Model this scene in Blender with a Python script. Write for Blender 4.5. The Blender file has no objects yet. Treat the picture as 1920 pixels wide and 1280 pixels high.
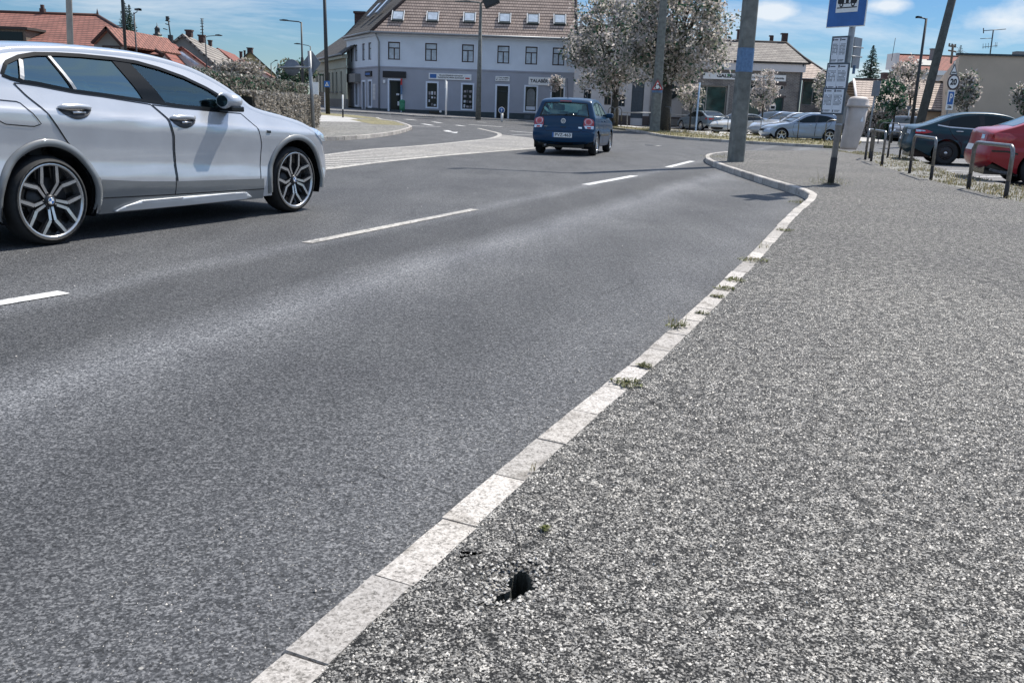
import bpy, bmesh, math, random
import numpy as np
from mathutils import Vector, Matrix, noise as mnoise
from mathutils.geometry import tessellate_polygon
random.seed(7)
RD = math.radians
scene = bpy.context.scene
COL = scene.collection

# ------------------------------------------------------------------ camera frame (surveyed once from the place)
F, CX, CY, CAMH, SL, DH = 1700., 960., 640., 1.25, .035, 440.
_dv = F*F/DH
_down = np.array([-SL*_dv, -_dv, -F]); _down /= np.linalg.norm(_down)
_Z = -_down
_Y = np.array([0, 0, -1.]); _Y = _Y-_Y.dot(_Z)*_Z; _Y /= np.linalg.norm(_Y)
_X = np.cross(_Y, _Z)
ROT = np.array([_X, _Y, _Z])
def ray(px, py): return ROT @ np.array([px-CX, CY-py, -F])
def sst(a, b, v):
    t = min(1., max(0., (v-a)/(b-a))); return t*t*(3-2*t)
def gz(x, y):
    """gentle rise of the ground towards the far left corner of the junction"""
    return sst(42, 80, y)*min(.75, max(0., (4.-x)*.026))
def W(px, py, Y):
    d = ray(px, py); t = Y/d[1]; return Vector((d[0]*t, Y, CAMH+d[2]*t))
def G(px, py, z=0.):
    d = ray(px, py); zz = z
    for k in range(12):
        t = (zz-CAMH)/d[2]; x, y = d[0]*t, d[1]*t
        zz = zz*.4+(z+gz(x, y))*.6
    return Vector((x, y, z+gz(x, y)))

# ------------------------------------------------------------------ tagging and object helpers
def tag(o, label=None, cat=None, group=None, kind=None):
    if label: o['label'] = label
    if cat: o['category'] = cat
    if group: o['group'] = group
    if kind: o['kind'] = kind
    return o
def empty(name, loc=(0, 0, 0), rz=0., label=None, cat=None, group=None):
    o = bpy.data.objects.new(name, None); COL.objects.link(o)
    o.location = loc; o.rotation_euler = (0, 0, rz); o.empty_display_size = .2
    return tag(o, label, cat, group)
class MB:
    def __init__(s): s.v, s.f, s.m, s.uv, s.sm = [], [], [], {}, []
    def vert(s, p): s.v.append(tuple(p)); return len(s.v)-1
    def face(s, pts, mi=0, uv=None, smooth=False):
        i0 = len(s.v)
        for p in pts: s.v.append(tuple(p))
        s.f.append(list(range(i0, i0+len(pts)))); s.m.append(mi); s.sm.append(smooth)
        if uv: s.uv[len(s.f)-1] = uv
        return s
    def idx(s, ids, mi=0, smooth=True):
        s.f.append(list(ids)); s.m.append(mi); s.sm.append(smooth)
    def box(s, c, size, rz=0., mi=0, M=None):
        hx, hy, hz = [k/2 for k in size]
        M = M or (Matrix.Translation(Vector(c)) @ Matrix.Rotation(rz, 4, 'Z'))
        P = [M @ Vector((x*hx, y*hy, z*hz)) for x in (-1, 1) for y in (-1, 1) for z in (-1, 1)]
        for q in ((0, 1, 3, 2), (4, 6, 7, 5), (0, 4, 5, 1), (2, 3, 7, 6), (0, 2, 6, 4), (1, 5, 7, 3)):
            s.face([P[k] for k in q], mi)
        return s
    def tube(s, pts, rad, n=8, mi=0, cap=True, squash=1.):
        pts = [Vector(p) for p in pts]
        if not isinstance(rad, (list, tuple)): rad = [rad]*len(pts)
        rings = []; up = None
        for i, p in enumerate(pts):
            d = (pts[min(i+1, len(pts)-1)]-pts[max(i-1, 0)]).normalized()
            if up is None:
                up = Vector((0, 0, 1)) if abs(d.z) < .9 else Vector((1, 0, 0))
            a = d.cross(up).normalized(); b = a.cross(d).normalized(); up = b
            rings.append([s.vert(p+a*math.cos(2*math.pi*k/n)*rad[i]+b*math.sin(2*math.pi*k/n)*rad[i]*squash) for k in range(n)])
        for i in range(len(rings)-1):
            for k in range(n):
                s.idx([rings[i][k], rings[i][(k+1) % n], rings[i+1][(k+1) % n], rings[i+1][k]], mi)
        if cap:
            s.idx(rings[0][::-1], mi, False); s.idx(rings[-1], mi, False)
        return s
    def prism(s, poly, M, th, mi=0, mi_side=None):
        """poly in local xy, extruded th along local +z"""
        mi_side = mi if mi_side is None else mi_side
        a = [M @ Vector((x, y, th)) for x, y in poly]; b = [M @ Vector((x, y, 0)) for x, y in poly]
        tr = tessellate_polygon([[Vector((x, y, 0)) for x, y in poly]])
        for t in tr:
            A, B, C_ = [Vector((*poly[k], 0)) for k in t]
            t = t if (B-A).cross(C_-A).z > 0 else t[::-1]
            s.face([a[k] for k in t], mi); s.face([b[k] for k in reversed(t)], mi)
        area = sum(poly[i][0]*poly[(i+1) % len(poly)][1]-poly[(i+1) % len(poly)][0]*poly[i][1] for i in range(len(poly)))
        n = len(poly)
        for i in range(n):
            j = (i+1) % n
            q = [b[i], b[j], a[j], a[i]]
            s.face(q if area > 0 else q[::-1], mi_side)
        return s
    def lathe(s, prof, M, n=24, mi=0, smooth=True):
        """prof = [(r, h)], axis local z"""
        rings = []
        for r, h in prof:
            rings.append([s.vert(M @ Vector((r*math.cos(2*math.pi*k/n), r*math.sin(2*math.pi*k/n), h))) for k in range(n)])
        for i in range(len(rings)-1):
            for k in range(n):
                s.idx([rings[i][k], rings[i][(k+1) % n], rings[i+1][(k+1) % n], rings[i+1][k]], mi, smooth)
        return s
    def build(s, name, mats, parent=None, bevel=0., weld=False):
        me = bpy.data.meshes.new(name)
        me.from_pydata(s.v, [], s.f)
        mats = mats if isinstance(mats, (list, tuple)) else [mats]
        for m in mats: me.materials.append(m)
        me.polygons.foreach_set('material_index', s.m)
        me.polygons.foreach_set('use_smooth', s.sm)
        if s.uv:
            ul = me.uv_layers.new(name='UVMap')
            for fi, uv in s.uv.items():
                p = me.polygons[fi]
                for k, li in enumerate(p.loop_indices): ul.data[li].uv = uv[k]
        me.update()
        o = bpy.data.objects.new(name, me); COL.objects.link(o)
        if weld or bevel:
            bm = bmesh.new(); bm.from_mesh(me); bmesh.ops.remove_doubles(bm, verts=bm.verts, dist=.0004); bm.to_mesh(me); bm.free()
        if bevel:
            mo = o.modifiers.new('bev', 'BEVEL'); mo.width = bevel; mo.segments = 2; mo.limit_method = 'ANGLE'; mo.angle_limit = RD(40)
        if parent: o.parent = parent
        return o
def frame(o, x, y):
    """matrix with local x, y axes as given; z = x cross y"""
    x = Vector(x).normalized(); y = Vector(y).normalized(); z = x.cross(y).normalized(); y = z.cross(x)
    M = Matrix.Identity(4)
    for i in range(3): M[i][0], M[i][1], M[i][2], M[i][3] = x[i], y[i], z[i], o[i]
    return M
_textn = [0]
def text(s, size, mat, parent, name='lettering', align='LEFT', width=None, ext=.002, bold=0.):
    cu = bpy.data.curves.new('t', 'FONT'); cu.body = s; cu.size = size; cu.align_x = align; cu.align_y = 'CENTER'
    cu.extrude = ext; cu.offset = bold; cu.resolution_u = 3
    to = bpy.data.objects.new('t', cu); COL.objects.link(to)
    bpy.context.view_layer.update()
    me = bpy.data.meshes.new_from_object(to.evaluated_get(bpy.context.evaluated_depsgraph_get()))
    bpy.data.objects.remove(to)
    xs = [v.co.x for v in me.vertices]
    if width and xs:
        k = width/(max(xs)-min(xs)); me.transform(Matrix.Diagonal((k, 1, 1, 1)))
    me.materials.clear(); me.materials.append(mat); me.name = name
    o = bpy.data.objects.new(name, me); COL.objects.link(o); o.parent = parent
    return o
def copy_tree(o, parent=None):
    c = o.copy(); COL.objects.link(c)
    if parent is not None: c.parent = parent
    for ch in list(o.children): copy_tree(ch, c)
    return c

# ------------------------------------------------------------------ materials
def newmat(name):
    m = bpy.data.materials.new(name); m.use_nodes = True
    nt = m.node_tree; b = nt.nodes['Principled BSDF']
    return m, nt, b
def N(nt, t, **kw):
    n = nt.nodes.new(t)
    for k, v in kw.items():
        if k in n.inputs: n.inputs[k].default_value = v
        else: setattr(n, k, v)
    return n
def ramp(nt, src, stops):
    r = nt.nodes.new('ShaderNodeValToRGB'); e = r.color_ramp.elements
    while len(e) < len(stops): e.new(.5)
    for k, (p, c) in enumerate(stops):
        e[k].position = p; e[k].color = (*c, 1) if len(c) == 3 else c
    nt.links.new(src, r.inputs[0]); return r
def mixc(nt, fac, a, b, mode='MIX'):
    m = nt.nodes.new('ShaderNodeMix'); m.data_type = 'RGBA'; m.blend_type = mode
    for sock, v in ((m.inputs[0], fac), (m.inputs[6], a), (m.inputs[7], b)):
        if hasattr(v, 'is_output'): nt.links.new(v, sock)
        else: sock.default_value = v if not isinstance(v, (tuple, list)) else (*v, 1)[:4]
    return m.outputs[2]
def pos(nt, scale=(1, 1, 1), rz=0.):
    g = nt.nodes.new('ShaderNodeNewGeometry'); mp = nt.nodes.new('ShaderNodeMapping')
    mp.vector_type = 'POINT'; mp.inputs['Scale'].default_value = scale; mp.inputs['Rotation'].default_value = (0, 0, rz)
    nt.links.new(g.outputs['Position'], mp.inputs['Vector']); return mp.outputs[0]
def noise_(nt, vec, scale, detail=3, rough=.55):
    n = N(nt, 'ShaderNodeTexNoise', Scale=scale, Detail=detail, Roughness=rough)
    if vec is not None: nt.links.new(vec, n.inputs['Vector'])
    return n.outputs[0]
def bump(nt, b, src, strength, dist):
    bn = N(nt, 'ShaderNodeBump', Strength=strength, Distance=dist)
    nt.links.new(src, bn.inputs['Height']); nt.links.new(bn.outputs[0], b.inputs['Normal']); return bn
def plain(name, c, rough=.6, metal=0., var=.18, scale=6., coat=0., bumpd=0., objc=False):
    """plain material with gentle large and small colour variation"""
    m, nt, b = newmat(name)
    tc = nt.nodes.new('ShaderNodeTexCoord')
    n1 = noise_(nt, tc.outputs['Object'], scale, 5, .6)
    r = ramp(nt, n1, [(.3, tuple(k*(1-var) for k in c)), (.7, tuple(min(1, k*(1+var)) for k in c))])
    nt.links.new(r.outputs[0], b.inputs['Base Color'])
    b.inputs['Roughness'].default_value = rough; b.inputs['Metallic'].default_value = metal
    b.inputs['Coat Weight'].default_value = coat; b.inputs['Coat Roughness'].default_value = .04
    if bumpd: bump(nt, b, noise_(nt, tc.outputs['Object'], scale*12, 3), .6, bumpd)
    return m
def glass(name, tint=(.35, .5, .55), dens=.05, ior=1.5):
    m = bpy.data.materials.new(name); m.use_nodes = True; nt = m.node_tree; nt.nodes.clear()
    out = nt.nodes.new('ShaderNodeOutputMaterial'); mx = nt.nodes.new('ShaderNodeMixShader')
    tr = nt.nodes.new('ShaderNodeBsdfTransparent'); tr.inputs[0].default_value = (*tint, 1)
    gl = nt.nodes.new('ShaderNodeBsdfGlossy'); gl.inputs['Roughness'].default_value = .02; gl.inputs[0].default_value = (.62, .92, 1, 1)
    fr = N(nt, 'ShaderNodeFresnel', IOR=ior)
    ad = N(nt, 'ShaderNodeMath', operation='ADD'); ad.inputs[1].default_value = dens; ad.use_clamp = True
    nt.links.new(fr.outputs[0], ad.inputs[0]); nt.links.new(ad.outputs[0], mx.inputs[0])
    nt.links.new(tr.outputs[0], mx.inputs[1]); nt.links.new(gl.outputs[0], mx.inputs[2]); nt.links.new(mx.outputs[0], out.inputs[0])
    return m
def paint(name, c, metal=.0, rough=.35, coat=1., spec=.5):
    m, nt, b = newmat(name)
    tc = nt.nodes.new('ShaderNodeTexCoord')
    n = noise_(nt, tc.outputs['Object'], 3., 4)
    r = ramp(nt, n, [(.3, tuple(k*.93 for k in c)), (.7, tuple(min(1, k*1.05) for k in c))])
    fl = noise_(nt, tc.outputs['Object'], 900., 1)
    nt.links.new(r.outputs[0], b.inputs['Base Color'])
    b.inputs['Roughness'].default_value = rough; b.inputs['Metallic'].default_value = metal
    b.inputs['Coat Weight'].default_value = coat; b.inputs['Coat Roughness'].default_value = .03; b.inputs['Specular IOR Level'].default_value = spec
    return m
def asphalt(name, dark, mid, light, stone, scale, streak=False, contrast=1., bumpd=.004, warm=(1, 1, 1), speck=.0, fine=False, island=0.):
    m, nt, b = newmat(name)
    P = pos(nt)
    vo = N(nt, 'ShaderNodeTexVoronoi', Scale=scale); vo.feature = 'F1'; nt.links.new(P, vo.inputs['Vector'])
    sep = nt.nodes.new('ShaderNodeSeparateColor'); nt.links.new(vo.outputs['Color'], sep.inputs[0])
    n2 = noise_(nt, P, scale*(.42 if not fine else .75), 3, .7)
    n4 = noise_(nt, P, scale*.16, 2, .6)
    a = N(nt, 'ShaderNodeMath', operation='MULTIPLY_ADD'); nt.links.new(sep.outputs[0], a.inputs[0]); a.inputs[1].default_value = .40 if not fine else .62
    nt.links.new(n2, a.inputs[2])
    a2 = N(nt, 'ShaderNodeMath', operation='MULTIPLY_ADD'); nt.links.new(n4, a2.inputs[0]); a2.inputs[1].default_value = .40 if not fine else .22; nt.links.new(a.outputs[0], a2.inputs[2])
    lo, hi = .975-.28/contrast, .975+.28/contrast
    ctr_ = (.5+.2+.20) if not fine else (.5+.31+.11)
    lo, hi = ctr_-.28/contrast, ctr_+.28/contrast
    r = ramp(nt, a2.outputs[0], [(max(0, (lo)/1.6), dark), (ctr_/1.6, mid), (min(1, hi/1.6), light)])
    sc = N(nt, 'ShaderNodeMath', operation='DIVIDE'); nt.links.new(a2.outputs[0], sc.inputs[0]); sc.inputs[1].default_value = 1.6
    nt.links.new(sc.outputs[0], r.inputs[0])
    col = r.outputs[0]
    big = noise_(nt, P, .55, 5, .6)
    rb = ramp(nt, big, [(.3, (.80, .80, .82)), (.7, (1.18, 1.17, 1.15))])
    col = mixc(nt, 1., col, rb.outputs[0], 'MULTIPLY')
    if fine:
        md = noise_(nt, P, 17., 6, .8); rm_ = ramp(nt, md, [(.36, (.22, .22, .22)), (.50, (.95, .95, .95)), (.63, (2.2, 2.17, 2.12))]); col = mixc(nt, 1., col, rm_.outputs[0], 'MULTIPLY')
    if streak:
        S = pos(nt, (1, 1, 1), RD(22)); sx = nt.nodes.new('ShaderNodeSeparateXYZ'); nt.links.new(S, sx.inputs[0])
        S2 = pos(nt, (.9, .16, 1), RD(22)); wn = noise_(nt, S2, 1., 4, .6)
        # worn wheel tracks and gritty bands along the lane
        ad = N(nt, 'ShaderNodeMath', operation='MULTIPLY_ADD'); nt.links.new(wn, ad.inputs[0]); ad.inputs[1].default_value = .5; nt.links.new(sx.outputs[0], ad.inputs[2])
        mr = N(nt, 'ShaderNodeMapRange'); nt.links.new(ad.outputs[0], mr.inputs[0]); mr.inputs[1].default_value = -5.75; mr.inputs[2].default_value = -.75
        g = lambda v: (v, v*.995, v*.985)
        rs = ramp(nt, mr.outputs[0], [(.08, g(.92)), (.20, g(1.)), (.255, g(1.45)), (.31, g(.80)), (.44, g(.72)), (.535, g(1.75)), (.60, g(1.25)), (.70, g(.92)), (.80, g(.90)), (.92, g(1.15))])
        st = noise_(nt, S2, 2.3, 4, .6); r3 = ramp(nt, st, [(.3, (.82, .82, .83)), (.7, (1.2, 1.19, 1.18))])
        col = mixc(nt, 1., col, mixc(nt, 1., rs.outputs[0], r3.outputs[0], 'MULTIPLY'), 'MULTIPLY')
        cr = N(nt, 'ShaderNodeTexVoronoi', Scale=.33); cr.feature = 'DISTANCE_TO_EDGE'
        wv = nt.nodes.new('ShaderNodeVectorMath'); wv.operation = 'MULTIPLY_ADD'
        nz = N(nt, 'ShaderNodeTexNoise', Scale=2.2, Detail=6); nt.links.new(P, nz.inputs['Vector'])
        nt.links.new(nz.outputs['Color'], wv.inputs[0]); wv.inputs[1].default_value = (.8, .8, 0); nt.links.new(P, wv.inputs[2])
        nt.links.new(wv.outputs[0], cr.inputs['Vector'])
        rc = ramp(nt, cr.outputs[0], [(0., (.72, .72, .74)), (.004, (.85, .85, .86)), (.007, (1, 1, 1))])
        col = mixc(nt, .45, col, mixc(nt, 1., col, rc.outputs[0], 'MULTIPLY'))
    if island:
        gi = nt.nodes.new('ShaderNodeNewGeometry'); ri = ramp(nt, gi.outputs['Random Per Island'], [(0., (1-island, 1-island, 1-island)), (.5, (1, .99, .97)), (1., (1+island*.5, 1+island*.5, 1+island*.5))]); col = mixc(nt, 1., col, ri.outputs[0], 'MULTIPLY')
        nd = noise_(nt, P, 7., 6, .7); rd_ = ramp(nt, nd, [(.30, (.42, .40, .37)), (.46, (1, 1, 1))]); col = mixc(nt, 1., col, rd_.outputs[0], 'MULTIPLY')
    if speck:
        v2 = N(nt, 'ShaderNodeTexVoronoi', Scale=4.2); nt.links.new(P, v2.inputs['Vector'])
        rs2 = ramp(nt, v2.outputs[0], [(0., (1, 1, 1)), (.020, (1, 1, 1)), (.03, (0, 0, 0))])
        col = mixc(nt, rs2.outputs[0], col, (speck, speck*.97, speck*.9))
    nt.links.new(col, b.inputs['Base Color'])
    b.inputs['Roughness'].default_value = .82; b.inputs['Specular IOR Level'].default_value = .35
    bump(nt, b, a2.outputs[0], .9, bumpd)
    return m
def tiles(name, c1, c2, mortar_lapshade, rows=.32, width=.24, gap=.035, bumpd=.05, wob=.3, courses=False):
    """roof tiles / bricks by UV in metres"""
    m, nt, b = newmat(name)
    uv = nt.nodes.new('ShaderNodeUVMap')
    br = nt.nodes.new('ShaderNodeTexBrick'); nt.links.new(uv.outputs[0], br.inputs['Vector'])
    br.inputs['Scale'].default_value = 1.; br.inputs['Brick Width'].default_value = width; br.inputs['Row Height'].default_value = rows
    br.inputs['Mortar Size'].default_value = gap; br.inputs['Mortar Smooth'].default_value = .3; br.inputs['Bias'].default_value = 0.
    br.inputs['Color1'].default_value = (*c1, 1); br.inputs['Color2'].default_value = (*c2, 1); br.inputs['Mortar'].default_value = (*mortar_lapshade, 1)
    n = noise_(nt, uv.outputs[0], .9, 6, .65)
    r = ramp(nt, n, [(.3, (1-wob, 1-wob, 1-wob)), (.7, (1+wob, 1+wob, 1+wob*.9))])
    colr = mixc(nt, 1., br.outputs[0], r.outputs[0], 'MULTIPLY')
    b.inputs['Roughness'].default_value = .85
    if courses:  # shade under each tile overlap, painted into the colour as dark lines
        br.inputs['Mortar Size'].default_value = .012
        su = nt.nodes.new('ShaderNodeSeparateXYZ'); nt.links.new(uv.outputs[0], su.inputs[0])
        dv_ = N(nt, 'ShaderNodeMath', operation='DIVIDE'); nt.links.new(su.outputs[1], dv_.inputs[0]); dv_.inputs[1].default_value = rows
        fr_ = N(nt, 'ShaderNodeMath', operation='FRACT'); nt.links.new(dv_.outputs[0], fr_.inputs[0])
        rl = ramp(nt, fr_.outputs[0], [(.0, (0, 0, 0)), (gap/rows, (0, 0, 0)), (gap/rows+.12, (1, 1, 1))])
        colr = mixc(nt, rl.outputs[0], mortar_lapshade, colr)
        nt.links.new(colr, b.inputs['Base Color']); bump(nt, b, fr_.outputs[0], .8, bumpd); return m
    nt.links.new(colr, b.inputs['Base Color'])
    inv = N(nt, 'ShaderNodeMath', operation='SUBTRACT'); inv.inputs[0].default_value = 1.; nt.links.new(br.outputs['Fac'], inv.inputs[1])
    bump(nt, b, inv.outputs[0], .8, bumpd)
    return m
def leafmat(name, c, var=.35, trans=.35):
    m, nt, b = newmat(name)
    oi = nt.nodes.new('ShaderNodeNewGeometry')
    r = ramp(nt, oi.outputs['Random Per Island'], [(0., tuple(k*(1-var) for k in c)), (.6, c), (1., tuple(min(1, k*(1+var)) for k in c))])
    nt.links.new(r.outputs[0], b.inputs['Base Color']); b.inputs['Roughness'].default_value = .55
    tl = nt.nodes.new('ShaderNodeBsdfTranslucent'); nt.links.new(r.outputs[0], tl.inputs[0])
    mx = nt.nodes.new('ShaderNodeMixShader'); mx.inputs[0].default_value = trans
    out = nt.nodes['Material Output']
    nt.links.new(b.outputs[0], mx.inputs[1]); nt.links.new(tl.outputs[0], mx.inputs[2]); nt.links.new(mx.outputs[0], out.inputs[0])
    return m
M = {}
M['road'] = asphalt('road_asphalt', (.016, .0172, .0188), (.058, .061, .066), (.19, .193, .198), None, 165., True, 1., .003, speck=.34)
M['walk'] = asphalt('pavement_asphalt', (.006, .006, .006), (.044, .043, .041), (.29, .28, .26), None, 200., False, 1.4, .008, fine=True)
M['lot'] = asphalt('parking_asphalt', (.05, .05, .052), (.13, .13, .132), (.30, .29, .28), None, 70., False, 1., .004)
M['flag'] = asphalt('pale_concrete', (.30, .29, .27), (.42, .41, .39), (.55, .54, .52), None, 40., False, 1., .002)
M['earth'] = asphalt('dry_earth', (.045, .045, .04), (.115, .112, .098), (.22, .21, .18), None, 22., False, 1., .01)
M['drygrass'] = asphalt('dry_turf', (.06, .06, .03), (.19, .17, .085), (.34, .30, .17), None, 18., False, 1., .015)
M['gravel'] = asphalt('grey_gravel', (.06, .06, .055), (.17, .165, .15), (.33, .32, .29), None, 26., False, 1.3, .012)
M['kerb'] = asphalt('kerb_concrete', (.15, .14, .125), (.46, .43, .395), (.60, .57, .53), None, 170., False, .8, .002, island=.3)
M['whiteline'] = asphalt('road_paint', (.22, .22, .22), (.66, .66, .64), (.80, .80, .78), None, 60., False, .85, .001)
M['wornline'] = asphalt('worn_road_paint', (.10, .098, .092), (.40, .38, .345), (.62, .60, .56), None, 40., False, .75, .001)
M['stones'] = leafmat('aggregate_stones', (.33, .315, .29), .95, .0)
M['hatchbase'] = asphalt('worn_hatch_ground', (.06, .06, .06), (.165, .158, .148), (.34, .33, .31), None, 40., False, .9, .002)
M['crack'] = plain('crack_dirt', (.012, .012, .011), .95)
M['hole'] = plain('hole_soil', (.07, .072, .06), .95, bumpd=.01, scale=20)
M['concrete_backlit'] = plain('pole_backlit_concrete', (.085, .09, .085), .9, var=.3, scale=5.)  # pole concrete with backlit shade put into its colour, for the leaning pole
M['concrete'] = plain('pole_concrete', (.17, .175, .16), .9, var=.35, scale=5., bumpd=.004)
M['concrete_lt'] = plain('pole_pale_concrete', (.36, .34, .31), .9, var=.2, scale=3.)
M['blueband'] = plain('blue_band_paint', (.11, .20, .34), .7, var=.25, scale=14.)
M['steel'] = plain('galvanised_steel', (.28, .29, .30), .5, .5, scale=9.)
M['darksteel'] = plain('dark_steel', (.045, .048, .05), .5, .4, scale=9.)
M['hoopsteel'] = plain('hoop_steel', (.20, .20, .195), .32, .75, scale=16., var=.3)
M['hoopbase'] = plain('hoop_rusty_foot', (.035, .032, .03), .8, .1, scale=16., var=.4)
M['black'] = plain('black_plastic', (.010, .011, .012), .16)
m_, nt_, b_ = newmat('black_trim'); b_.inputs['Base Color'].default_value = (.008, .010, .012, 1); b_.inputs['Roughness'].default_value = .25; b_.inputs['Specular IOR Level'].default_value = .12; M['trim'] = m_
M['rubber'] = plain('tyre_rubber', (.016, .017, .018), .8, scale=25, var=.3)
M['white'] = plain('white_paint', (.80, .80, .78), .5, var=.06)
M['black2'] = plain('black_letters', (.012, .012, .014), .6)
M['red'] = plain('sign_red', (.48, .03, .03), .5)
M['blue'] = plain('sign_blue', (.03, .13, .38), .45, var=.12)
M['signback'] = plain('sign_back_grey', (.19, .21, .24), .55, .3, var=.12)
M['wood'] = plain('weathered_wood', (.16, .13, .10), .85, scale=14., var=.4)
M['bark'] = plain('tree_bark', (.055, .05, .04), .9, scale=12., var=.4, bumpd=.02)
M['leaf_pale'] = leafmat('leaf_pale', (.58, .525, .49), .35, .5)
M['leaf_mid'] = leafmat('leaf_mid', (.24, .25, .19), .5, .45)
M['leaf_dark'] = leafmat('leaf_dark', (.032, .10, .055), .5)
M['leaf_hedge'] = leafmat('leaf_hedge', (.17, .165, .135), .6)
M['leaf_hedge_lt'] = leafmat('leaf_hedge_light', (.34, .31, .27), .5)
M['leaf_conifer'] = leafmat('needle_dark', (.022, .045, .03), .5, .15)
M['straw'] = leafmat('straw', (.26, .22, .12), .5)
M['weed'] = leafmat('weed_green', (.15, .16, .06), .5)
M['hedgecore'] = plain('hedge_core', (.02, .02, .015), 1.)
M['glassdark'] = None
m_, nt_, b_ = newmat('dark_window_glass'); b_.inputs['Base Color'].default_value = (.012, .020, .024, 1); b_.inputs['Roughness'].default_value = .06; b_.inputs['Specular IOR Level'].default_value = .22; M['glassdark'] = m_
M['curtain'] = plain('curtained_pane', (.46, .52, .58), .25, var=.25, scale=2.5, coat=.6)
M['carglass'] = glass('car_glass_front', (.70, .92, .95), .06)
M['carglass_d'] = glass('car_glass_privacy', (.05, .16, .20), .16)
M['chrome'] = plain('chrome', (.7, .7, .7), .12, 1., var=.05)
M['alloy'] = plain('wheel_alloy', (.58, .58, .58), .25, .85, var=.08)
M['alloy_dark'] = plain('wheel_alloy_dark', (.03, .03, .032), .4, .4)
M['lampclear'] = plain('clear_lamp_lens', (.55, .62, .70), .08, .5, coat=1., var=.4, scale=30)
M['lampred'] = plain('red_lamp_lens', (.42, .015, .02), .12, coat=1., var=.25, scale=25)
M['interior'] = plain('car_interior', (.03, .032, .035), .8)
M['seat'] = plain('car_seat_fabric', (.07, .072, .078), .85)
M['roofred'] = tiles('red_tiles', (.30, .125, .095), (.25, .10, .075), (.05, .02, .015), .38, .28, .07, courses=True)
M['roofred2'] = tiles('dull_red_tiles', (.27, .085, .06), (.22, .07, .05), (.08, .03, .02), .4, .5, .03)
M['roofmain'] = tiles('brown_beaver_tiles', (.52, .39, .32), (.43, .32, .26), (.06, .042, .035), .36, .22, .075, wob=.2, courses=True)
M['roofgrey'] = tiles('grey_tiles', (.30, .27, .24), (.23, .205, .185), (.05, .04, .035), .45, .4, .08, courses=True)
M['roofdark'] = tiles('dark_tiles', (.075, .065, .058), (.055, .05, .045), (.02, .018, .016), .35, .4, .04)
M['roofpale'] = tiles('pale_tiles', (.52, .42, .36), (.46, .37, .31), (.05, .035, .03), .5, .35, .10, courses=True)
M['brick'] = tiles('grey_brick', (.22, .19, .17), (.14, .125, .12), (.30, .29, .28), .1, .28, .018, .01, .35)
M['stone'] = tiles('red_stone', (.28, .18, .155), (.20, .12, .11), (.10, .08, .075), .25, .5, .02, .01, .4)
M['plasterblue'] = plain('render_upper_blue', (.66, .71, .77), .9, var=.06, scale=.8)
M['plastergrey'] = plain('render_lower_grey', (.36, .375, .42), .9, var=.07, scale=.9)
M['plinth'] = plain('plinth_teal', (.045, .062, .068), .8, var=.2, scale=2.)
M['surround'] = plain('window_surround', (.70, .76, .84), .8, var=.05)
M['cream'] = plain('cream_render', (.40, .40, .32), .9, var=.08, scale=.7)
M['whitewall'] = plain('white_render', (.62, .59, .58), .9, var=.07, scale=.8)
M['beige'] = plain('beige_render', (.52, .42, .32), .9, var=.10, scale=.5)
M['greywall'] = plain('grey_render', (.23, .225, .215), .9, var=.1, scale=.5)
M['yellow'] = plain('yellow_render', (.50, .40, .20), .9, var=.08)
M['brownframe'] = plain('brown_window_frame', (.045, .025, .02), .5)
M['copper'] = plain('green_copper', (.20, .34, .27), .7, var=.3)
M['darkgreen'] = plain('bin_green', (.03, .20, .10), .5)
M['greydoor'] = plain('grey_door_paint', (.075, .095, .115), .6)
M['binbeige'] = plain('bin_beige_plastic', (.52, .46, .42), .6, var=.12, scale=5.)
M['chimney'] = plain('chimney_brick', (.075, .045, .04), .9, var=.3)
M['solar'] = plain('solar_glass', (.28, .30, .36), .2, .3, var=.4, scale=2)
M['paper'] = plain('timetable_paper', (.70, .73, .78), .5, var=.05)
M['ink'] = plain('timetable_print', (.03, .035, .05), .6)
# ------------------------------------------------------------------ ground sheets
def cut_grid(bm, xs, ys, zs=()):
    for x in xs:
        bmesh.ops.bisect_plane(bm, geom=bm.verts[:]+bm.edges[:]+bm.faces[:], plane_co=(x, 0, 0), plane_no=(1, 0, 0), dist=1e-5)
    for y in ys:
        bmesh.ops.bisect_plane(bm, geom=bm.verts[:]+bm.edges[:]+bm.faces[:], plane_co=(0, y, 0), plane_no=(0, 1, 0), dist=1e-5)
def flat_poly(outer, holes=()):
    loops = [[Vector((p[0], p[1], 0)) for p in l] for l in [outer, *holes]]
    allp = [p for l in loops for p in l]
    bm = bmesh.new(); vs = [bm.verts.new(p) for p in allp]
    for t in tessellate_polygon(loops):
        a, b, c = [allp[k] for k in t]
        if abs((b-a).cross(c-a).z) < 1e-9: continue
        if (b-a).cross(c-a).z < 0: t = t[::-1]
        try: bm.faces.new([vs[k] for k in t])
        except ValueError: pass
    bmesh.ops.remove_doubles(bm, verts=bm.verts, dist=1e-5)
    return bm
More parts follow.
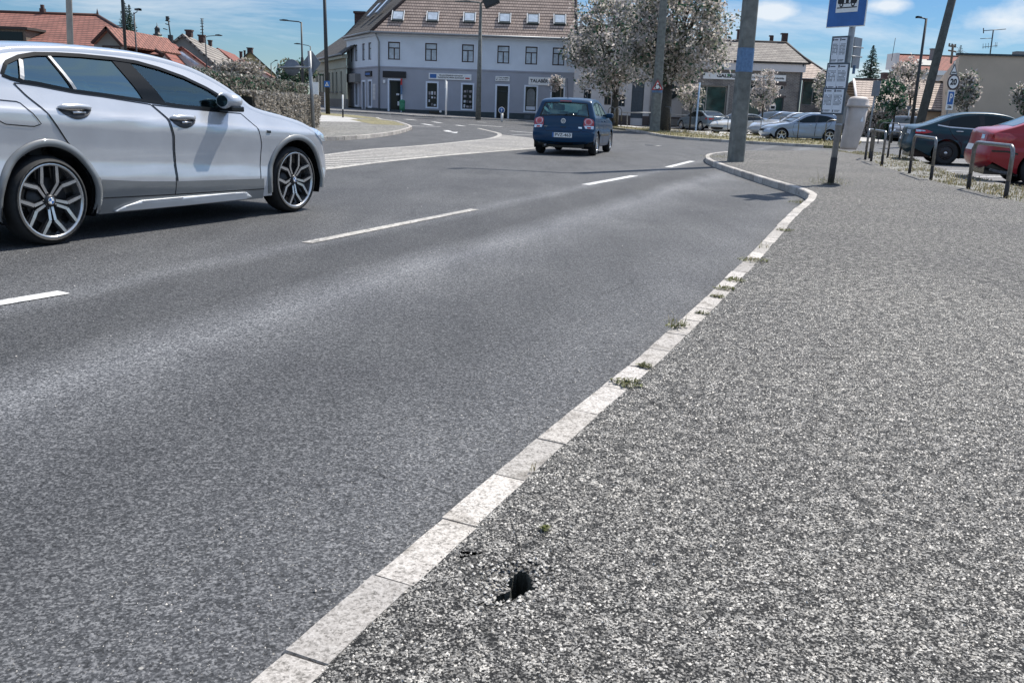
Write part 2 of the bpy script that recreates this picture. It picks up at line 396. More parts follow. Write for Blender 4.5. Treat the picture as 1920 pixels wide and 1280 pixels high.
def sheet(name, outer, mat, z, holes=(), edge=0., kind='structure', parent=None, step=5., square=None):
    bm = flat_poly(outer, holes)
    if square:
        cx, cy, hs = square; cut_grid(bm, (cx-hs, cx+hs), (cy-hs, cy+hs))
        bmesh.ops.delete(bm, geom=[f for f in bm.faces if abs(f.calc_center_median().x-cx) < hs and abs(f.calc_center_median().y-cy) < hs], context='FACES')
    ys = [p[1] for p in outer]; xs = [p[0] for p in outer]
    if max(ys) > 42:
        y0 = max(40, min(ys)); gy = [40+step*k for k in range(60) if y0 < 40+step*k < min(max(ys), 130)]
        gx = [-80+step*k for k in range(60) if min(xs) < -80+step*k < max(xs) and -40 < -80+step*k < 8]
        cut_grid(bm, gx, gy)
    if edge:
        r = bmesh.ops.extrude_edge_only(bm, edges=[e for e in bm.edges if e.is_boundary])
        low = [v for v in r['geom'] if isinstance(v, bmesh.types.BMVert)]
        for v in low: v.co.z -= edge
    for v in bm.verts: v.co.z += z+gz(v.co.x, v.co.y)
    bmesh.ops.recalc_face_normals(bm, faces=bm.faces)
    if sum(f.normal.z for f in bm.faces) < 0: bmesh.ops.reverse_faces(bm, faces=bm.faces)
    me = bpy.data.meshes.new(name); bm.to_mesh(me); bm.free(); me.materials.append(mat)
    o = bpy.data.objects.new(name, me); COL.objects.link(o)
    if kind: o['kind'] = kind
    if parent: o.parent = parent
    return o
def PG(*pts, z=0.): return [tuple(G(x, y, z))[:2] for x, y in pts]
def catmull(P, n=6):
    P = [Vector((p[0], p[1])) for p in P]; out = []
    for i in range(len(P)-1):
        a, b, c, d = P[max(i-1, 0)], P[i], P[i+1], P[min(i+2, len(P)-1)]
        for k in range(n):
            t = k/n
            out.append(.5*((2*b)+(c-a)*t+(2*a-5*b+4*c-d)*t*t+(3*b-a-3*c+d)*t**3))
    out.append(P[-1]); return [tuple(p) for p in out]
def resample(P, d):
    P = [Vector(p) for p in P]; out = [P[0]]; acc = 0.
    for a, b in zip(P, P[1:]):
        L = (b-a).length
        while acc+L >= d:
            a = a+(b-a)*((d-acc)/L); out.append(a); L = (b-a).length; acc = 0.
        acc += L
    return out
def offset(P, w):
    out = []
    for i, p in enumerate(P):
        a, b = Vector(P[max(i-1, 0)]), Vector(P[min(i+1, len(P)-1)])
        d = (b-a).normalized(); out.append((p[0]+d.y*w, p[1]-d.x*w))
    return out
def line(pts, w, z=.008, mb=None, dashed=None):
    """painted line along world points"""
    Q = resample(pts, .5)+[Vector(pts[-1])] if dashed is None else [Vector(p) for p in pts]
    l, r = offset(Q, -w/2), offset(Q, w/2)
    for i in range(len(Q)-1):
        q = [l[i], r[i], r[i+1], l[i+1]]
        mb.face([(x, y, z+gz(x, y)) for x, y in q])

# wide ground with one rise, reaching the horizon
gm = MB(); xs = [-3000, -400, -150, -80, -60]+[-50+5*k for k in range(13)]+[20, 40, 80, 150, 400, 3000]; ys = [-60, -10, 20, 40]+[45+5*k for k in range(12)]+[120, 160, 300, 800, 3500]
for i in range(len(xs)-1):
    for j in range(len(ys)-1):
        gm.face([(x, y, gz(x, y)-.05) for x, y in ((xs[i], ys[j]), (xs[i+1], ys[j]), (xs[i+1], ys[j+1]), (xs[i], ys[j+1]))])
o = gm.build('ground', M['earth'], weld=True); o['kind'] = 'structure'
o = sheet('road', [(-70, -12), (6.2, -12), (7.5, 10), (9.2, 17), (12.5, 28), (45, 34), (60, 60), (60, 115), (-70, 115)], M['road'], 0.)

# right pavement with its kerb, and the hole broken into it
KR = [(-2.6, -3.9), (-1.55, -1.1)]+[tuple(G(*p, .12))[:2] for p in ((455, 1280), (695, 1075), (915, 893), (1050, 782), (1240, 630), (1400, 480), (1478, 400), (1515, 369), (1500, 354), (1420, 330), (1345, 306), (1322, 294), (1338, 286.5), (1400, 282))]
KR = catmull(KR, 8)
SEG = resample(KR, .12)
walk_edge = [tuple(G(*p, .12))[:2] for p in ((1560, 282), (1618, 291), (1650, 311), (1745, 338), (1885, 372))]
hole = [tuple(G(x, y, .12))[:2] for x, y in ((931, 1125), (938, 1104), (957, 1100), (955, 1082), (964, 1068), (975, 1062), (987, 1069), (994, 1078), (992, 1090), (1000, 1100), (984, 1108), (965, 1116))]
WALKB = offset([tuple(p) for p in SEG], .114)
walk_outer = WALKB+walk_edge+[(7.25, 11), (6.6, 4), (6.2, -4), (-2, -4.2)]
# the broken rim: fine ring of the surface that sags towards the hole
hc = Vector((sum(p[0] for p in hole)/len(hole), sum(p[1] for p in hole)/len(hole)))
hr = []
for i, p in enumerate(hole):
    q = Vector(hole[(i+1) % len(hole)])
    for k in range(4):
        hr.append(Vector(p).lerp(q, k/4)+Vector((random.uniform(-.006, .006), random.uniform(-.006, .006))))
HS = .15
hr = [hc+(p-hc)*1.12 for p in hr]
rim = MB(); nr = len(hr); rings = []
for j in range(9):
    ring = []
    for k, p in enumerate(hr):
        d = (p-hc); t = j/8
        ang = math.atan2(d.y, d.x); sq = HS/max(abs(math.cos(ang)), abs(math.sin(ang)))
        q = p.lerp(hc+Vector((math.cos(ang), math.sin(ang)))*sq, t)
        side = max(0, .55+.45*math.cos(ang-RD(150)))
        sag = (1-t)**2*.022*side+.004*mnoise.noise(Vector((q.x*60, q.y*60, 0)))*(1 if j < 8 else 0)
        ring.append(rim.vert((q.x, q.y, .12-sag)))
    rings.append(ring)
for sx, sy in ((1, 1), (-1, 1), (-1, -1), (1, -1)):
    c_ = hc+Vector((sx*HS, sy*HS)); near = sorted(rings[-1], key=lambda i: (Vector(rim.v[i][:2])-c_).length)[:2]
    rim.idx([near[0], near[1], rim.vert((c_.x, c_.y, .12))])
for j in range(8):
    for k in range(nr):
        rim.idx([rings[j][k], rings[j][(k+1) % nr], rings[j+1][(k+1) % nr], rings[j+1][k]][::-1])
holeo = sheet('pavement', walk_outer, M['walk'], .12, square=(hc.x, hc.y, HS))
o = rim.build('pavement_broken_rim', M['walk']); o['kind'] = 'structure'
bm = bmesh.new(); bm.from_mesh(o.data)
for f in bm.faces:
    f.normal_update()
    if f.normal.z < 0: f.normal_flip()
bm.to_mesh(o.data); bm.free()
hb = MB(); prev = rings[0]; top = [hb.vert((*hr[k], rim.v[rings[0][k]][2])) for k in range(nr)]
for j, (s, dz) in enumerate(((1.04, -.05), (1.16, -.12), (.9, -.22))):
    cur = [hb.vert((hc.x+(p.x-hc.x)*s+random.uniform(-.004, .004), hc.y+(p.y-hc.y)*s+random.uniform(-.004, .004), .12+dz)) for p in hr]
    for k in range(nr): hb.idx([top[k], top[(k+1) % nr], cur[(k+1) % nr], cur[k]], 0, False)
    top = cur
hb.idx(top, 0, False)
o = hb.build('pothole_pit', M['hole']); o['kind'] = 'structure'

def kerb(name, pts, stone=.36, w=.114, h=.12, z0=0., jit=.006, gap=.009, mat=None, phase=None):
    k = MB(); n = 0
    if phase:
        pts = resample(pts, .02); kk = min(range(len(pts)), key=lambda i: (pts[i]-Vector(phase)).length); pts = pts[kk % int(round(stone/.02)):]
    Q = resample(pts, stone)
    for a, b in zip(Q, Q[1:]):
        d = (b-a).normalized(); nrm = Vector((d.y, -d.x)); L = (b-a).length
        a2 = a+d*gap/2; b2 = b-d*gap/2
        dz = random.uniform(-jit, jit)*.3; j = random.uniform(-jit, jit)
        zz = lambda p, q: (p.x, p.y, q+gz(p.x, p.y))
        nb = 5 if a.y < 12 else 1
        for t in range(nb):
            s, e = a2.lerp(b2, t/nb), a2.lerp(b2, (t+1)/nb)
            wob = lambda p: .0035*mnoise.noise(Vector((p.x*9, p.y*9, 3.)))
            f0, f1 = s+nrm*(j+wob(s)), e+nrm*(j+wob(e))
            g0, g1 = f0+nrm*.012, f1+nrm*.012
            r0, r1 = f0+nrm*(w+.004), f1+nrm*(w+.004)
            H = z0+h+dz+.004
            k.face([zz(f0, z0-.04), zz(f1, z0-.04), zz(f1, H-.014), zz(f0, H-.014)][::-1])
            k.face([zz(f0, H-.014), zz(f1, H-.014), zz(g1, H), zz(g0, H)][::-1])
            k.face([zz(g0, H), zz(g1, H), zz(r1, H-.003), zz(r0, H-.003)][::-1])
            k.face([zz(r0, H-.003), zz(r1, H-.003), zz(r1, z0-.04), zz(r0, z0-.04)][::-1])
            if t == 0: k.face([zz(f0, z0-.04), zz(f0, H-.014), zz(g0, H), zz(r0, H-.003), zz(r0, z0-.04)][::-1])
            if t == nb-1: k.face([zz(f1, z0-.04), zz(f1, H-.014), zz(g1, H), zz(r1, H-.003), zz(r1, z0-.04)])
    o = k.build(name, mat or M['kerb']); o['kind'] = 'structure'
    bm = bmesh.new(); bm.from_mesh(o.data); bmesh.ops.remove_doubles(bm, verts=bm.verts, dist=.0005); bmesh.ops.recalc_face_normals(bm, faces=bm.faces); bm.to_mesh(o.data); bm.free()
    return o
kerb('kerb', [tuple(p) for p in SEG], stone=.36, phase=tuple(G(695, 1075, .12))[:2])
# dark joint bed right under the kerb stones
kb = MB(); SQ = [tuple(p) for p in SEG]; a_, b_ = offset(SQ, .006), offset(SQ, .114)
for i in range(len(SQ)-1): kb.face([(*a_[i], .095), (*b_[i], .095), (*b_[i+1], .095), (*a_[i+1], .095)])
o = kb.build('kerb_joint', M['hole']); o['kind'] = 'structure'

# grassy verge with the hoops and the car park beyond
wr = [(6.2, -4), (6.6, 4), (7.25, 11)]+walk_edge[::-1]
vo_ = offset(wr, 1.45)
sheet('verge', wr+vo_[::-1], M['gravel'], .10, edge=.1)
sheet('car_park', [(7.65, -4), (8.05, 4), (8.7, 11), (9.2, 14.9)]+[tuple(p) for p in offset(walk_edge[::-1], 1.2)[1:]]+[(14.5, 33), (22, 35), (46, 36), (46, -4)], M['lot'], .004)
lm = MB()
for px0, py0, px1, py1 in ((1740, 319, 1905, 327), (1815, 333, 1890, 333), (1890, 345, 1935, 352)):
    line([G(px0, py0)[:2], G(px1, py1)[:2]], .12, .012, lm)
o = lm.build('parking_line', M['whiteline']); o['kind'] = 'structure'

# far verge with hoops before the second car park
fv = PG((1130, 240), (1190, 247), (1250, 258), (1300, 263), (1368, 267.5), (1452, 272.5), (1560, 278.5), (1600, 279), (1615, 268), (1560, 265), (1450, 260), (1380, 256), (1290, 250), (1225, 242), (1160, 236), (1140, 236))
sheet('far_verge', fv, M['drygrass'], .11, edge=.12)
sheet('far_path', PG((1140, 238), (1200, 243), (1262, 250), (1330, 258), (1420, 264), (1452, 266), (1452, 262), (1420, 259.5), (1330, 253), (1250, 245), (1160, 237)), M['flag'], .118)
kerb('far_verge_kerb', catmull(PG((1140, 240.5), (1190, 247), (1250, 258), (1300, 263), (1368, 267.5), (1452, 272.5), (1560, 278.5)), 4), .6, .14, .12)
sheet('rear_car_park', PG((1160, 235.5), (1225, 241.5), (1290, 249.5), (1380, 255.5), (1450, 259.5), (1560, 264.5), (1640, 266), (1760, 262), (1760, 247), (1240, 229), (1140, 232)), M['flag'], .015)

# pavement in front of the blue house and the white house
FP = catmull(PG((560, 205.5), (597, 207.8), (680, 212.5), (755, 217), (790, 219.8), (893, 224), (1004, 229.5), (1070, 234.5), (1140, 240)), 4)
back = [(27, 78), (-6, 83), (-40, 125)]
sheet('far_pavement', FP+[(6.5, 70), (27, 70)]+back, M['lot'], .11, edge=.12)
kerb('far_pavement_kerb', FP, .8, .16, .11)

# traffic island on the left with kerb, turf and a pale path
IS = PG((330, 276), (480, 268), (560, 265.5), (600, 264), (650, 262), (700, 257.5), (740, 251), (762, 244.5), (766, 241), (757, 236.5), (740, 230.5), (711, 227), (704, 224), (660, 218.8), (597, 214), (560, 211.5))
sheet('traffic_island', IS+[(-45, 95), (-45, 22)], M['gravel'], .12, edge=.13)
kerb('traffic_island_kerb', catmull(IS[:11], 5), .5, .16, .125)
kerb('island_nose_kerb', catmull(IS[10:13], 4), .5, .2, .125)
sheet('island_path', PG((560, 216), (600, 219.5), (650, 222.5), (700, 234), (640, 233), (560, 232)), M['flag'], .124)
sheet('island_turf', PG((560, 212.3), (597, 214.4), (660, 219.3), (703, 224.5), (714, 228.5), (660, 224), (600, 219.3), (560, 215.8)), M['drygrass'], .125)
sheet('island_turf_strip', PG((655, 228), (708, 228), (738, 231.5), (754, 237), (760, 240), (700, 238)), M['drygrass'], .126)

# ------------------------------------------------------------------ road markings
mk = MB(); mw_ = MB()
def quadline(a, b, w=.14, mb=None): line([G(*a)[:2], G(*b)[:2]], w, .006, mb or mk)
for a, b, w in (((-30, 574), (120, 549), .13), ((1098, 347), (1190, 330), .16), ((1252, 314), (1298, 302.5), .16)):
    quadline(a, b, w)
quadline((575, 456), (890, 393), .12, mw_)
OUT = catmull(PG((540, 297), (611, 291), (690, 281), (790, 273.6), (865, 266.2), (915, 260.6), (933, 256), (937, 252.5), (930, 248.7), (897, 241)), 6)
LOW = catmull(PG((540, 325), (609, 317.6), (720, 303.5), (840, 291.5), (1000, 278.8), (1060, 274)), 6)
TOP = catmull(PG((937, 252.8), (970, 256.5), (1000, 260), (1060, 266)), 4)
for L, w in ((OUT, .2), (LOW, .2), (TOP, .16)): line(L, w, .006, mw_)
area = OUT[:43]+TOP+LOW[::-1]
sheet('hatched_area', [tuple(p) for p in area], M['hatchbase'], .0025, step=2.5)
def inside(p, poly):
    c = False; j = len(poly)-1
    for i in range(len(poly)):
        if (poly[i][1] > p[1]) != (poly[j][1] > p[1]) and p[0] < (poly[j][0]-poly[i][0])*(p[1]-poly[i][1])/(poly[j][1]-poly[i][1])+poly[i][0]: c = not c
        j = i
    return c
for k in range(64):
    y0 = 15+k*.62; run = None; xs_ = [-12+.1*i for i in range(190)]
    for x in xs_:
        q = (x, y0-.06*x); ok = inside(q, area)
        if ok and run is None: run = q
        if (not ok or x == xs_[-1]) and run is not None:
            if q[0]-run[0] > .5: line([run, (q[0]-.1, q[1])], .25, .0045, mw_)
            run = None
for a, b, w in (((760, 223.8), (780, 226), .3), ((792, 232.5), (811, 235.5), .3), ((770, 236.3), (826, 238), .3), ((812, 228.7), (827, 231), .3), ((856, 235), (871, 237), .3), ((879, 234), (942, 238.3), .3), ((957, 246), (1000, 249.5), .2), ((960, 253.3), (998, 253.5), .2), ((1010, 246), (1060, 250), .2), ((895, 229), (912, 230), .3)):
    quadline(a, b, w)
# lane arrow
mk.face([(p.x, p.y, .006+gz(p.x, p.y)) for p in (G(846, 249.6), G(858, 247.4), G(857, 249.9))][::-1])
quadline((836, 246.5), (852, 248.5), .3); quadline((836, 244.8), (842, 246.3), .3)
o2 = mw_.build('worn_road_marking', M['wornline']); o2['kind'] = 'structure'
o = mk.build('road_marking', M['whiteline']); o['kind'] = 'structure'
bm = bmesh.new(); bm.from_mesh(o2.data)
for f in bm.faces:
    f.normal_update()
    if f.normal.z < 0: f.normal_flip()
bm.to_mesh(o2.data); bm.free()
bm = bmesh.new(); bm.from_mesh(o.data)
for f in bm.faces:
    f.normal_update()
    if f.normal.z < 0: f.normal_flip()
bm.to_mesh(o.data); bm.free()
o = MB().lathe([(0.001, .012), (.32, .012), (.33, 0.)], Matrix.Translation(G(1225, 273)), 24).build('manhole_cover', M['darksteel'])
tag(o, 'dark round manhole cover in the asphalt right of the blue hatchback', 'manhole cover')

# exposed aggregate of the worn pavement near the camera
rng = np.random.default_rng(5)
def aggregate(name, n, x0, x1, y0, y1, smin, smax, z, fade, mat, keep, lab):
    x = rng.uniform(x0, x1, n); y = rng.uniform(y0, y1, n)
    ky = np.array([p[1] for p in SQ[:int(len(SQ)*.6)]]); kx = np.array([p[0] for p in SQ[:int(len(SQ)*.6)]])
    k = np.interp(y, ky, kx); ok = keep(x, y, k) & (rng.random(n) < np.clip(1.15-(y-y0)/(y1-y0)*fade, .0, 1))
    d = np.hypot(x-hc.x, y-hc.y); th = np.arctan2(y-hc.y, x-hc.x); ha = sorted((math.atan2(p.y-hc.y, p.x-hc.x), (p-hc).length) for p in hr); hA = np.array([h[0] for h in ha]); hR = np.array([h[1] for h in ha])
    ok &= d > np.interp(th, hA, hR, period=2*math.pi)+.003
    x, y, d = x[ok], y[ok], d[ok]; n = len(x); s = rng.uniform(smin, smax, n); a0 = rng.uniform(0, 6.283, n)
    V = np.zeros((n, 7, 3)); F_ = []
    for j in range(5):
        r = s*rng.uniform(.65, 1.1, n); a = a0+j*1.2566+rng.uniform(-.35, .35, n)
        V[:, j, 0] = x+r*np.cos(a); V[:, j, 1] = y+r*np.sin(a); V[:, j, 2] = z-.0015
    ox, oy = rng.uniform(-.3, .3, n)*s, rng.uniform(-.3, .3, n)*s; h = s*rng.uniform(.25, .75, n)
    V[:, 5] = np.stack([x+ox, y+oy, z+h], 1); V[:, 6] = np.stack([x+ox*.2-s*.35*np.cos(a0), y+oy*.2-s*.35*np.sin(a0), z+h*.85], 1)
    base = np.arange(n)[:, None]*7
    tri = np.array([[0, 1, 5], [1, 2, 5], [2, 6, 5], [2, 3, 6], [3, 4, 6], [4, 0, 6], [0, 5, 6]])
    T = (base[:, :, None]+tri[None]).reshape(-1, 3)
    me = bpy.data.meshes.new(name); me.vertices.add(n*7); me.vertices.foreach_set('co', V.reshape(-1)); me.loops.add(len(T)*3); me.loops.foreach_set('vertex_index', T.reshape(-1).astype(np.int32))
    me.polygons.add(len(T)); me.polygons.foreach_set('loop_start', np.arange(0, len(T)*3, 3, dtype=np.int32)); me.update(calc_edges=True); me.materials.append(mat)
    o = bpy.data.objects.new(name, me); COL.objects.link(o); return tag(o, lab, 'stones', kind='stuff')
aggregate('aggregate', 150000, -.6, 3.4, 1.3, 7., .0032, .0068, .12, 1., M['stones'], lambda x, y, k: (x > k+.125) & (x < .55*y+.75), 'fine pale and dark stones showing in the worn pavement asphalt')
aggregate('road_aggregate', 26000, -2.2, 1.4, 1.3, 6., .002, .0045, .0, 1., M['stones'], lambda x, y, k: (x < k-.01) & (x > k-.75) & (x > -.62*y-.3), 'coarse stones showing in the road asphalt beside the kerb')
# cracks round the pothole and across the road
ck = MB()
def crack(px, w, z):
    pts = resample([tuple(G(x, y, z))[:2] for x, y in px], .012); pts = [(p.x+.006*mnoise.noise(Vector((p.x*70, p.y*70, 1))), p.y+.006*mnoise.noise(Vector((p.x*70, p.y*70, 7)))) for p in pts]
    n = len(pts); ws = [w*(.35+.65*abs(mnoise.noise(Vector((p[0]*25, p[1]*25, 3)))))*min(1, .3+4*min(i, n-1-i)/n) for i, p in enumerate(pts)]
    for i in range(n-1):
        a, b = Vector(pts[i]), Vector(pts[i+1]); d = (b-a).normalized(); q = Vector((d.y, -d.x))
        ck.face([(*(a-q*ws[i]/2), z+.0025), (*(a+q*ws[i]/2), z+.0025), (*(b+q*ws[i+1]/2), z+.0025), (*(b-q*ws[i+1]/2), z+.0025)])
for px, w in (([(992, 992), (1012, 1000), (1022, 1008), (1050, 1012), (1082, 1040)], .007), ([(892, 1082), (925, 1060), (962, 1048), (978, 1056)], .006), ([(955, 968), (966, 1000), (974, 1030), (976, 1056)], .004), ([(1003, 1098), (1032, 1090), (1050, 1075)], .005), ([(985, 1000), (1004, 1006), (1020, 1008)], .008), ([(905, 1145), (935, 1128)], .005), ([(1190, 735), (1235, 760), (1262, 790)], .006)): crack(px, w, .12)
for px, w in (([(620, 872), (690, 882), (745, 900), (772, 905)], .005), ([(1150, 448), (1185, 452), (1225, 450)], .012), ([(1100, 560), (1150, 545), (1190, 528)], .006), ([(905, 955), (850, 930), (800, 905)], .005)): crack(px, w, .001)
o = ck.build('surface_crack', M['crack']); o['kind'] = 'structure'
# ------------------------------------------------------------------ weeds and dry grass
def blades(mb, c, n, h, spread, lean=.6, wid=.006, mi=(0,)):
    for k in range(n):
        a = random.uniform(0, 6.283); r = spread*math.sqrt(random.random())
        p = Vector((c[0]+r*math.cos(a), c[1]+r*math.sin(a), c[2])); hh = h*random.uniform(.35, 1.); b = random.uniform(0, 6.283); ln = random.uniform(.1, lean)*hh
        d = Vector((math.cos(b), math.sin(b), 0)); s = Vector((-d.y, d.x, 0))*wid*random.uniform(.6, 1.4)
        m1 = p+d*ln*.35+Vector((0, 0, hh*.6)); t = p+d*ln+Vector((0, 0, hh*random.uniform(.75, 1.)))
        q = random.choice(mi)
        mb.face([p-s, p+s, m1+s*.7, m1-s*.7], q); mb.face([m1-s*.7, m1+s*.7, t], q)
def weed(px, py, n, h, spread, label, leafy=True, z=.125, kind=None):
    c = G(px, py, z); mb = MB()
    blades(mb, c, n//2, h*.7, spread, 1.3, .0022, (0, 1, 1))
    if n > 30: blades(mb, c, 5, h*1.5, spread*.6, .6, .0018, (1,))
    if leafy:
        for k in range(n*2):
            a = random.uniform(0, 6.28); r = spread*1.5*math.sqrt(random.random()); p = c+Vector((r*math.cos(a), r*math.sin(a), random.uniform(.003, h*.25)))
            u = Vector((random.uniform(-1, 1), random.uniform(-1, 1), random.uniform(-.4, .6))).normalized(); v = u.cross(Vector((.3, .2, 1))).normalized()
            s = random.uniform(.004, .011); mb.face([p-u*s*1.6, p-v*s*.7, p+u*s*1.6, p+v*s*.7], 0)
    return tag(mb.build('weed', [M['weed'], M['straw']]), label, 'weed' if not kind else 'grass', 'weeds along the kerb joint' if not kind else None, kind)
weed(1268, 612, 36, .10, .05, 'big spiky weed with long stalks at the broken gap in the kerb')
weed(1176, 718, 60, .03, .05, 'flat dark green weed spreading over the kerb, second nearest clump')
weed(1208, 686, 34, .022, .025, 'small low weed behind the kerb just beyond the flat green one')
weed(1316, 587, 22, .025, .025, 'tiny green weed tuft on the kerb edge just past the big spiky weed')
weed(1346, 556, 34, .03, .03, 'brownish weed tuft behind a dark kerb joint')
weed(1358, 541, 44, .035, .05, 'low yellow green weed patch on the kerb midway to the bus stop', True)
weed(1378, 525, 44, .035, .05, 'yellowish weed patch lying just beyond the low yellow green one', True)
weed(1412, 488, 70, .05, .085, 'broad dark weed mat across the kerb stones farther along')
weed(1432, 465, 26, .11, .05, 'thin upright weed stalks standing on the pale far kerb stones', False)
weed(1472, 432, 40, .05, .06, 'low weed clump on the kerb below the bus stop bend')
weed(1496, 380, 70, .10, .10, 'grass clump in the gutter at the inner bend of the kerb', True, .02)
weed(997, 882, 8, .055, .012, 'single thin dry stalk at the kerb edge nearest the pothole', False)
weed(1024, 990, 6, .012, .008, 'minute green sprout in the crack above the pothole', True)
weed(1350, 296, 120, .22, .5, 'dry grass fringe beside the foot of the blue banded pole', kind='stuff')
weed(1556, 345, 130, .32, .30, 'tall straggly grass around the foot of the bus stop post', kind='stuff')
gb = MB()
for k in range(5500):
    t = random.random(); i = random.randint(2, len(wr)-2); a, b = Vector(wr[i]), Vector(wr[i+1]); c, d = Vector(vo_[i]), Vector(vo_[i+1])
    s = random.random(); p = a.lerp(b, t).lerp(c.lerp(d, t), s)
    if mnoise.noise(Vector((p.x*1.3, p.y*1.3, 0))) < -.15: continue
    blades(gb, (p.x, p.y, .1), 2, random.uniform(.02, .11), .06, 1.2, .006, (0, 0, 0, 1))
o = gb.build('verge_grass', [M['straw'], M['weed']]); tag(o, 'dry straw grass on the strip with the steel hoops', 'grass', kind='stuff')
gb = MB(); bp = [Vector(p) for p in fv]
for k in range(5500):
    p = (random.uniform(5, 17), random.uniform(30, 66))
    if inside(p, fv): blades(gb, (*p, .11), 3, random.uniform(.05, .2), .15, 1.1, .012, (0, 0, 0, 1))
o = gb.build('far_verge_grass', [M['straw'], M['weed']]); tag(o, 'dry grass on the far strip before the parked cars', 'grass', kind='stuff')
st = MB()
for k in range(260):
    x, y = random.uniform(-7, 4), 2+16*random.random()**1.5
    kx = np.interp(y, [p[1] for p in SQ[:90]], [p[0] for p in SQ[:90]]) if y < 11 else 3
    if x > kx-.05: continue
    s = random.uniform(.003, .009); c = Vector((x, y, s*.5))
    q = [c+Vector((random.uniform(.6, 1)*s*math.cos(a), random.uniform(.6, 1)*s*math.sin(a), 0)) for a in (0, 1.2, 2.5, 3.7, 5.)]
    t = c+Vector((0, 0, s*.8))
    for i in range(5): st.face([q[i], q[(i+1) % 5], t])
o = st.build('loose_grit', M['kerb']); tag(o, 'scattered pale grit on the road', 'grit', kind='stuff')
# ------------------------------------------------------------------ cars
US = [0, .2, .4, .58, .72, .82, .88, .92, .955, .98, .993, 1.]
US = [-u for u in US[:0:-1]]+US
class Car:
    """a car shell: rear axle on the ground is the origin, +x forward, +y left"""
    def __init__(s, name, prof, Wd, wheels, R, arch_r, ytab, tumble0, slope=0., zb=.22, ck=.075, ce=(.16, .14), ds=.06, grid=.08, paint=None, keys=None, scale=1.):
        s.P = catmull(prof, 10); s.P = [tuple(p) for p in resample(s.P, ds)]
        s.keys = keys or {}
        n = len(s.P); x0, x1 = min(p[0] for p in s.P), max(p[0] for p in s.P)
        s.x0, s.x1, s.W, s.ytab, s.slope, s.t0, s.grid, s.zb = x0, x1, Wd, ytab, slope, tumble0, grid, zb
        s.nrm, s.c, s.e = [], [], []
        for i in range(n):
            a, b = Vector(s.P[max(i-1, 0)]), Vector(s.P[min(i+1, n-1)]); d = (b-a).normalized()
            s.nrm.append(Vector((-d.y, d.x)))
            p = s.P[i]
            s.e.append(.02+ce[0]*(1-sst(0, .55, p[0]-x0))+ce[1]*(1-sst(0, .6, x1-p[0])))
            s.c.append(ck)
        s.E = [Vector(s.P[i])-s.nrm[i]*(s.c[i]+s.e[i]) for i in range(n)]
        s.arches = [(x, R, arch_r) for x in wheels]; s.R = R
        bot = []
        xe, xs_ = s.E[-1].x, s.E[0].x
        for (xc, zc, r) in sorted(s.arches, reverse=True):
            dx = math.sqrt(r*r-(zc-zb)**2); a0 = math.atan2(zb-zc, dx); a1 = math.pi-a0
            bot += [(xc+r*math.cos(a0+(a1-a0)*k/22), zc+r*math.sin(a0+(a1-a0)*k/22)) for k in range(23)]
        L_ = [Vector(p) for p in s.E]; i = 0
        while i < len(L_)-3:            # cut the little loops that the inset makes at tight bumper corners
            hit = None
            for j in range(min(len(L_)-2, i+30), i+1, -1):
                a, b, c_, d = L_[i], L_[i+1], L_[j], L_[j+1]; r, q = b-a, d-c_; den = r.x*q.y-r.y*q.x
                if abs(den) < 1e-12: continue
                t = ((c_.x-a.x)*q.y-(c_.y-a.y)*q.x)/den; u = ((c_.x-a.x)*r.y-(c_.y-a.y)*r.x)/den
                if 0 <= t <= 1 and 0 <= u <= 1: hit = (j, a+r*t); break
            if hit: L_[i+1:hit[0]+1] = [hit[1]]
            i += 1
        xr_ = max(a[0] for a in s.arches)+arch_r; xl_ = min(a[0] for a in s.arches)-arch_r
        while L_[-1].y < zb+.01 or (L_[-1].x < xr_+.01 and L_[-1].y < R): L_.pop()
        while L_[0].y < zb+.01 or (L_[0].x > xl_-.01 and L_[0].y < R): L_.pop(0)
        s.side_poly = [tuple(p) for p in L_]+bot
        s.paint = paint
        s.root = None
    def w(s, x, z):
        zz = z+s.slope*(x-1.3)
        y = s.W+np.interp(zz, [t[0] for t in s.ytab], [t[1] for t in s.ytab])
        y -= .035*max(0, (.45-(x-s.x0))/.45)**2+.06*max(0, (.6-(s.x1-x))/.6)**2
        return float(y)
    def sp(s, x, z, side, off=0.): return Vector((x, side*(s.w(x, z)+off), z))
    def drape(s, name, poly, mat, side, off=.0, holes=(), parent=None, grid=None, thick=0.):
        bm = flat_poly(poly, holes); g = grid or s.grid
        xs = [p[0] for p in poly]; ys = [p[1] for p in poly]
        cut_grid(bm, np.arange(math.ceil(min(xs)/g)*g+1e-4, max(xs), g), np.arange(math.ceil(min(ys)/g)*g+1e-4, max(ys), g))
        if side > 0: bmesh.ops.reverse_faces(bm, faces=bm.faces)
        nor = []
        for v in bm.verts:
            x, z = v.co.x, v.co.y; v.co = s.sp(x, z, side, off)
            h = .02; nx = -(s.w(x+h, z)-s.w(x-h, z))/(2*h); nz = -(s.w(x, z+h)-s.w(x, z-h))/(2*h)
            nor.append(Vector((nx, side, nz)).normalized())
        # flat (x,z) loops turn into (x,side*y,z): keep outward winding
        bm.normal_update()
        if bm.faces and sum(f.normal.y for f in bm.faces)*side < 0: bmesh.ops.reverse_faces(bm, faces=bm.faces)
        if thick:
            r = bmesh.ops.extrude_edge_only(bm, edges=[e for e in bm.edges if e.is_boundary])
            for v in r['geom']:
                if isinstance(v, bmesh.types.BMVert): v.co.y -= side*thick
        for f in bm.faces: f.smooth = True
        me = bpy.data.meshes.new(name); bm.to_mesh(me); bm.free(); me.materials.append(mat)
        if not thick: me.normals_split_custom_set_from_vertices(nor)
        o = bpy.data.objects.new(name, me); COL.objects.link(o); o.parent = parent or s.root
        return o
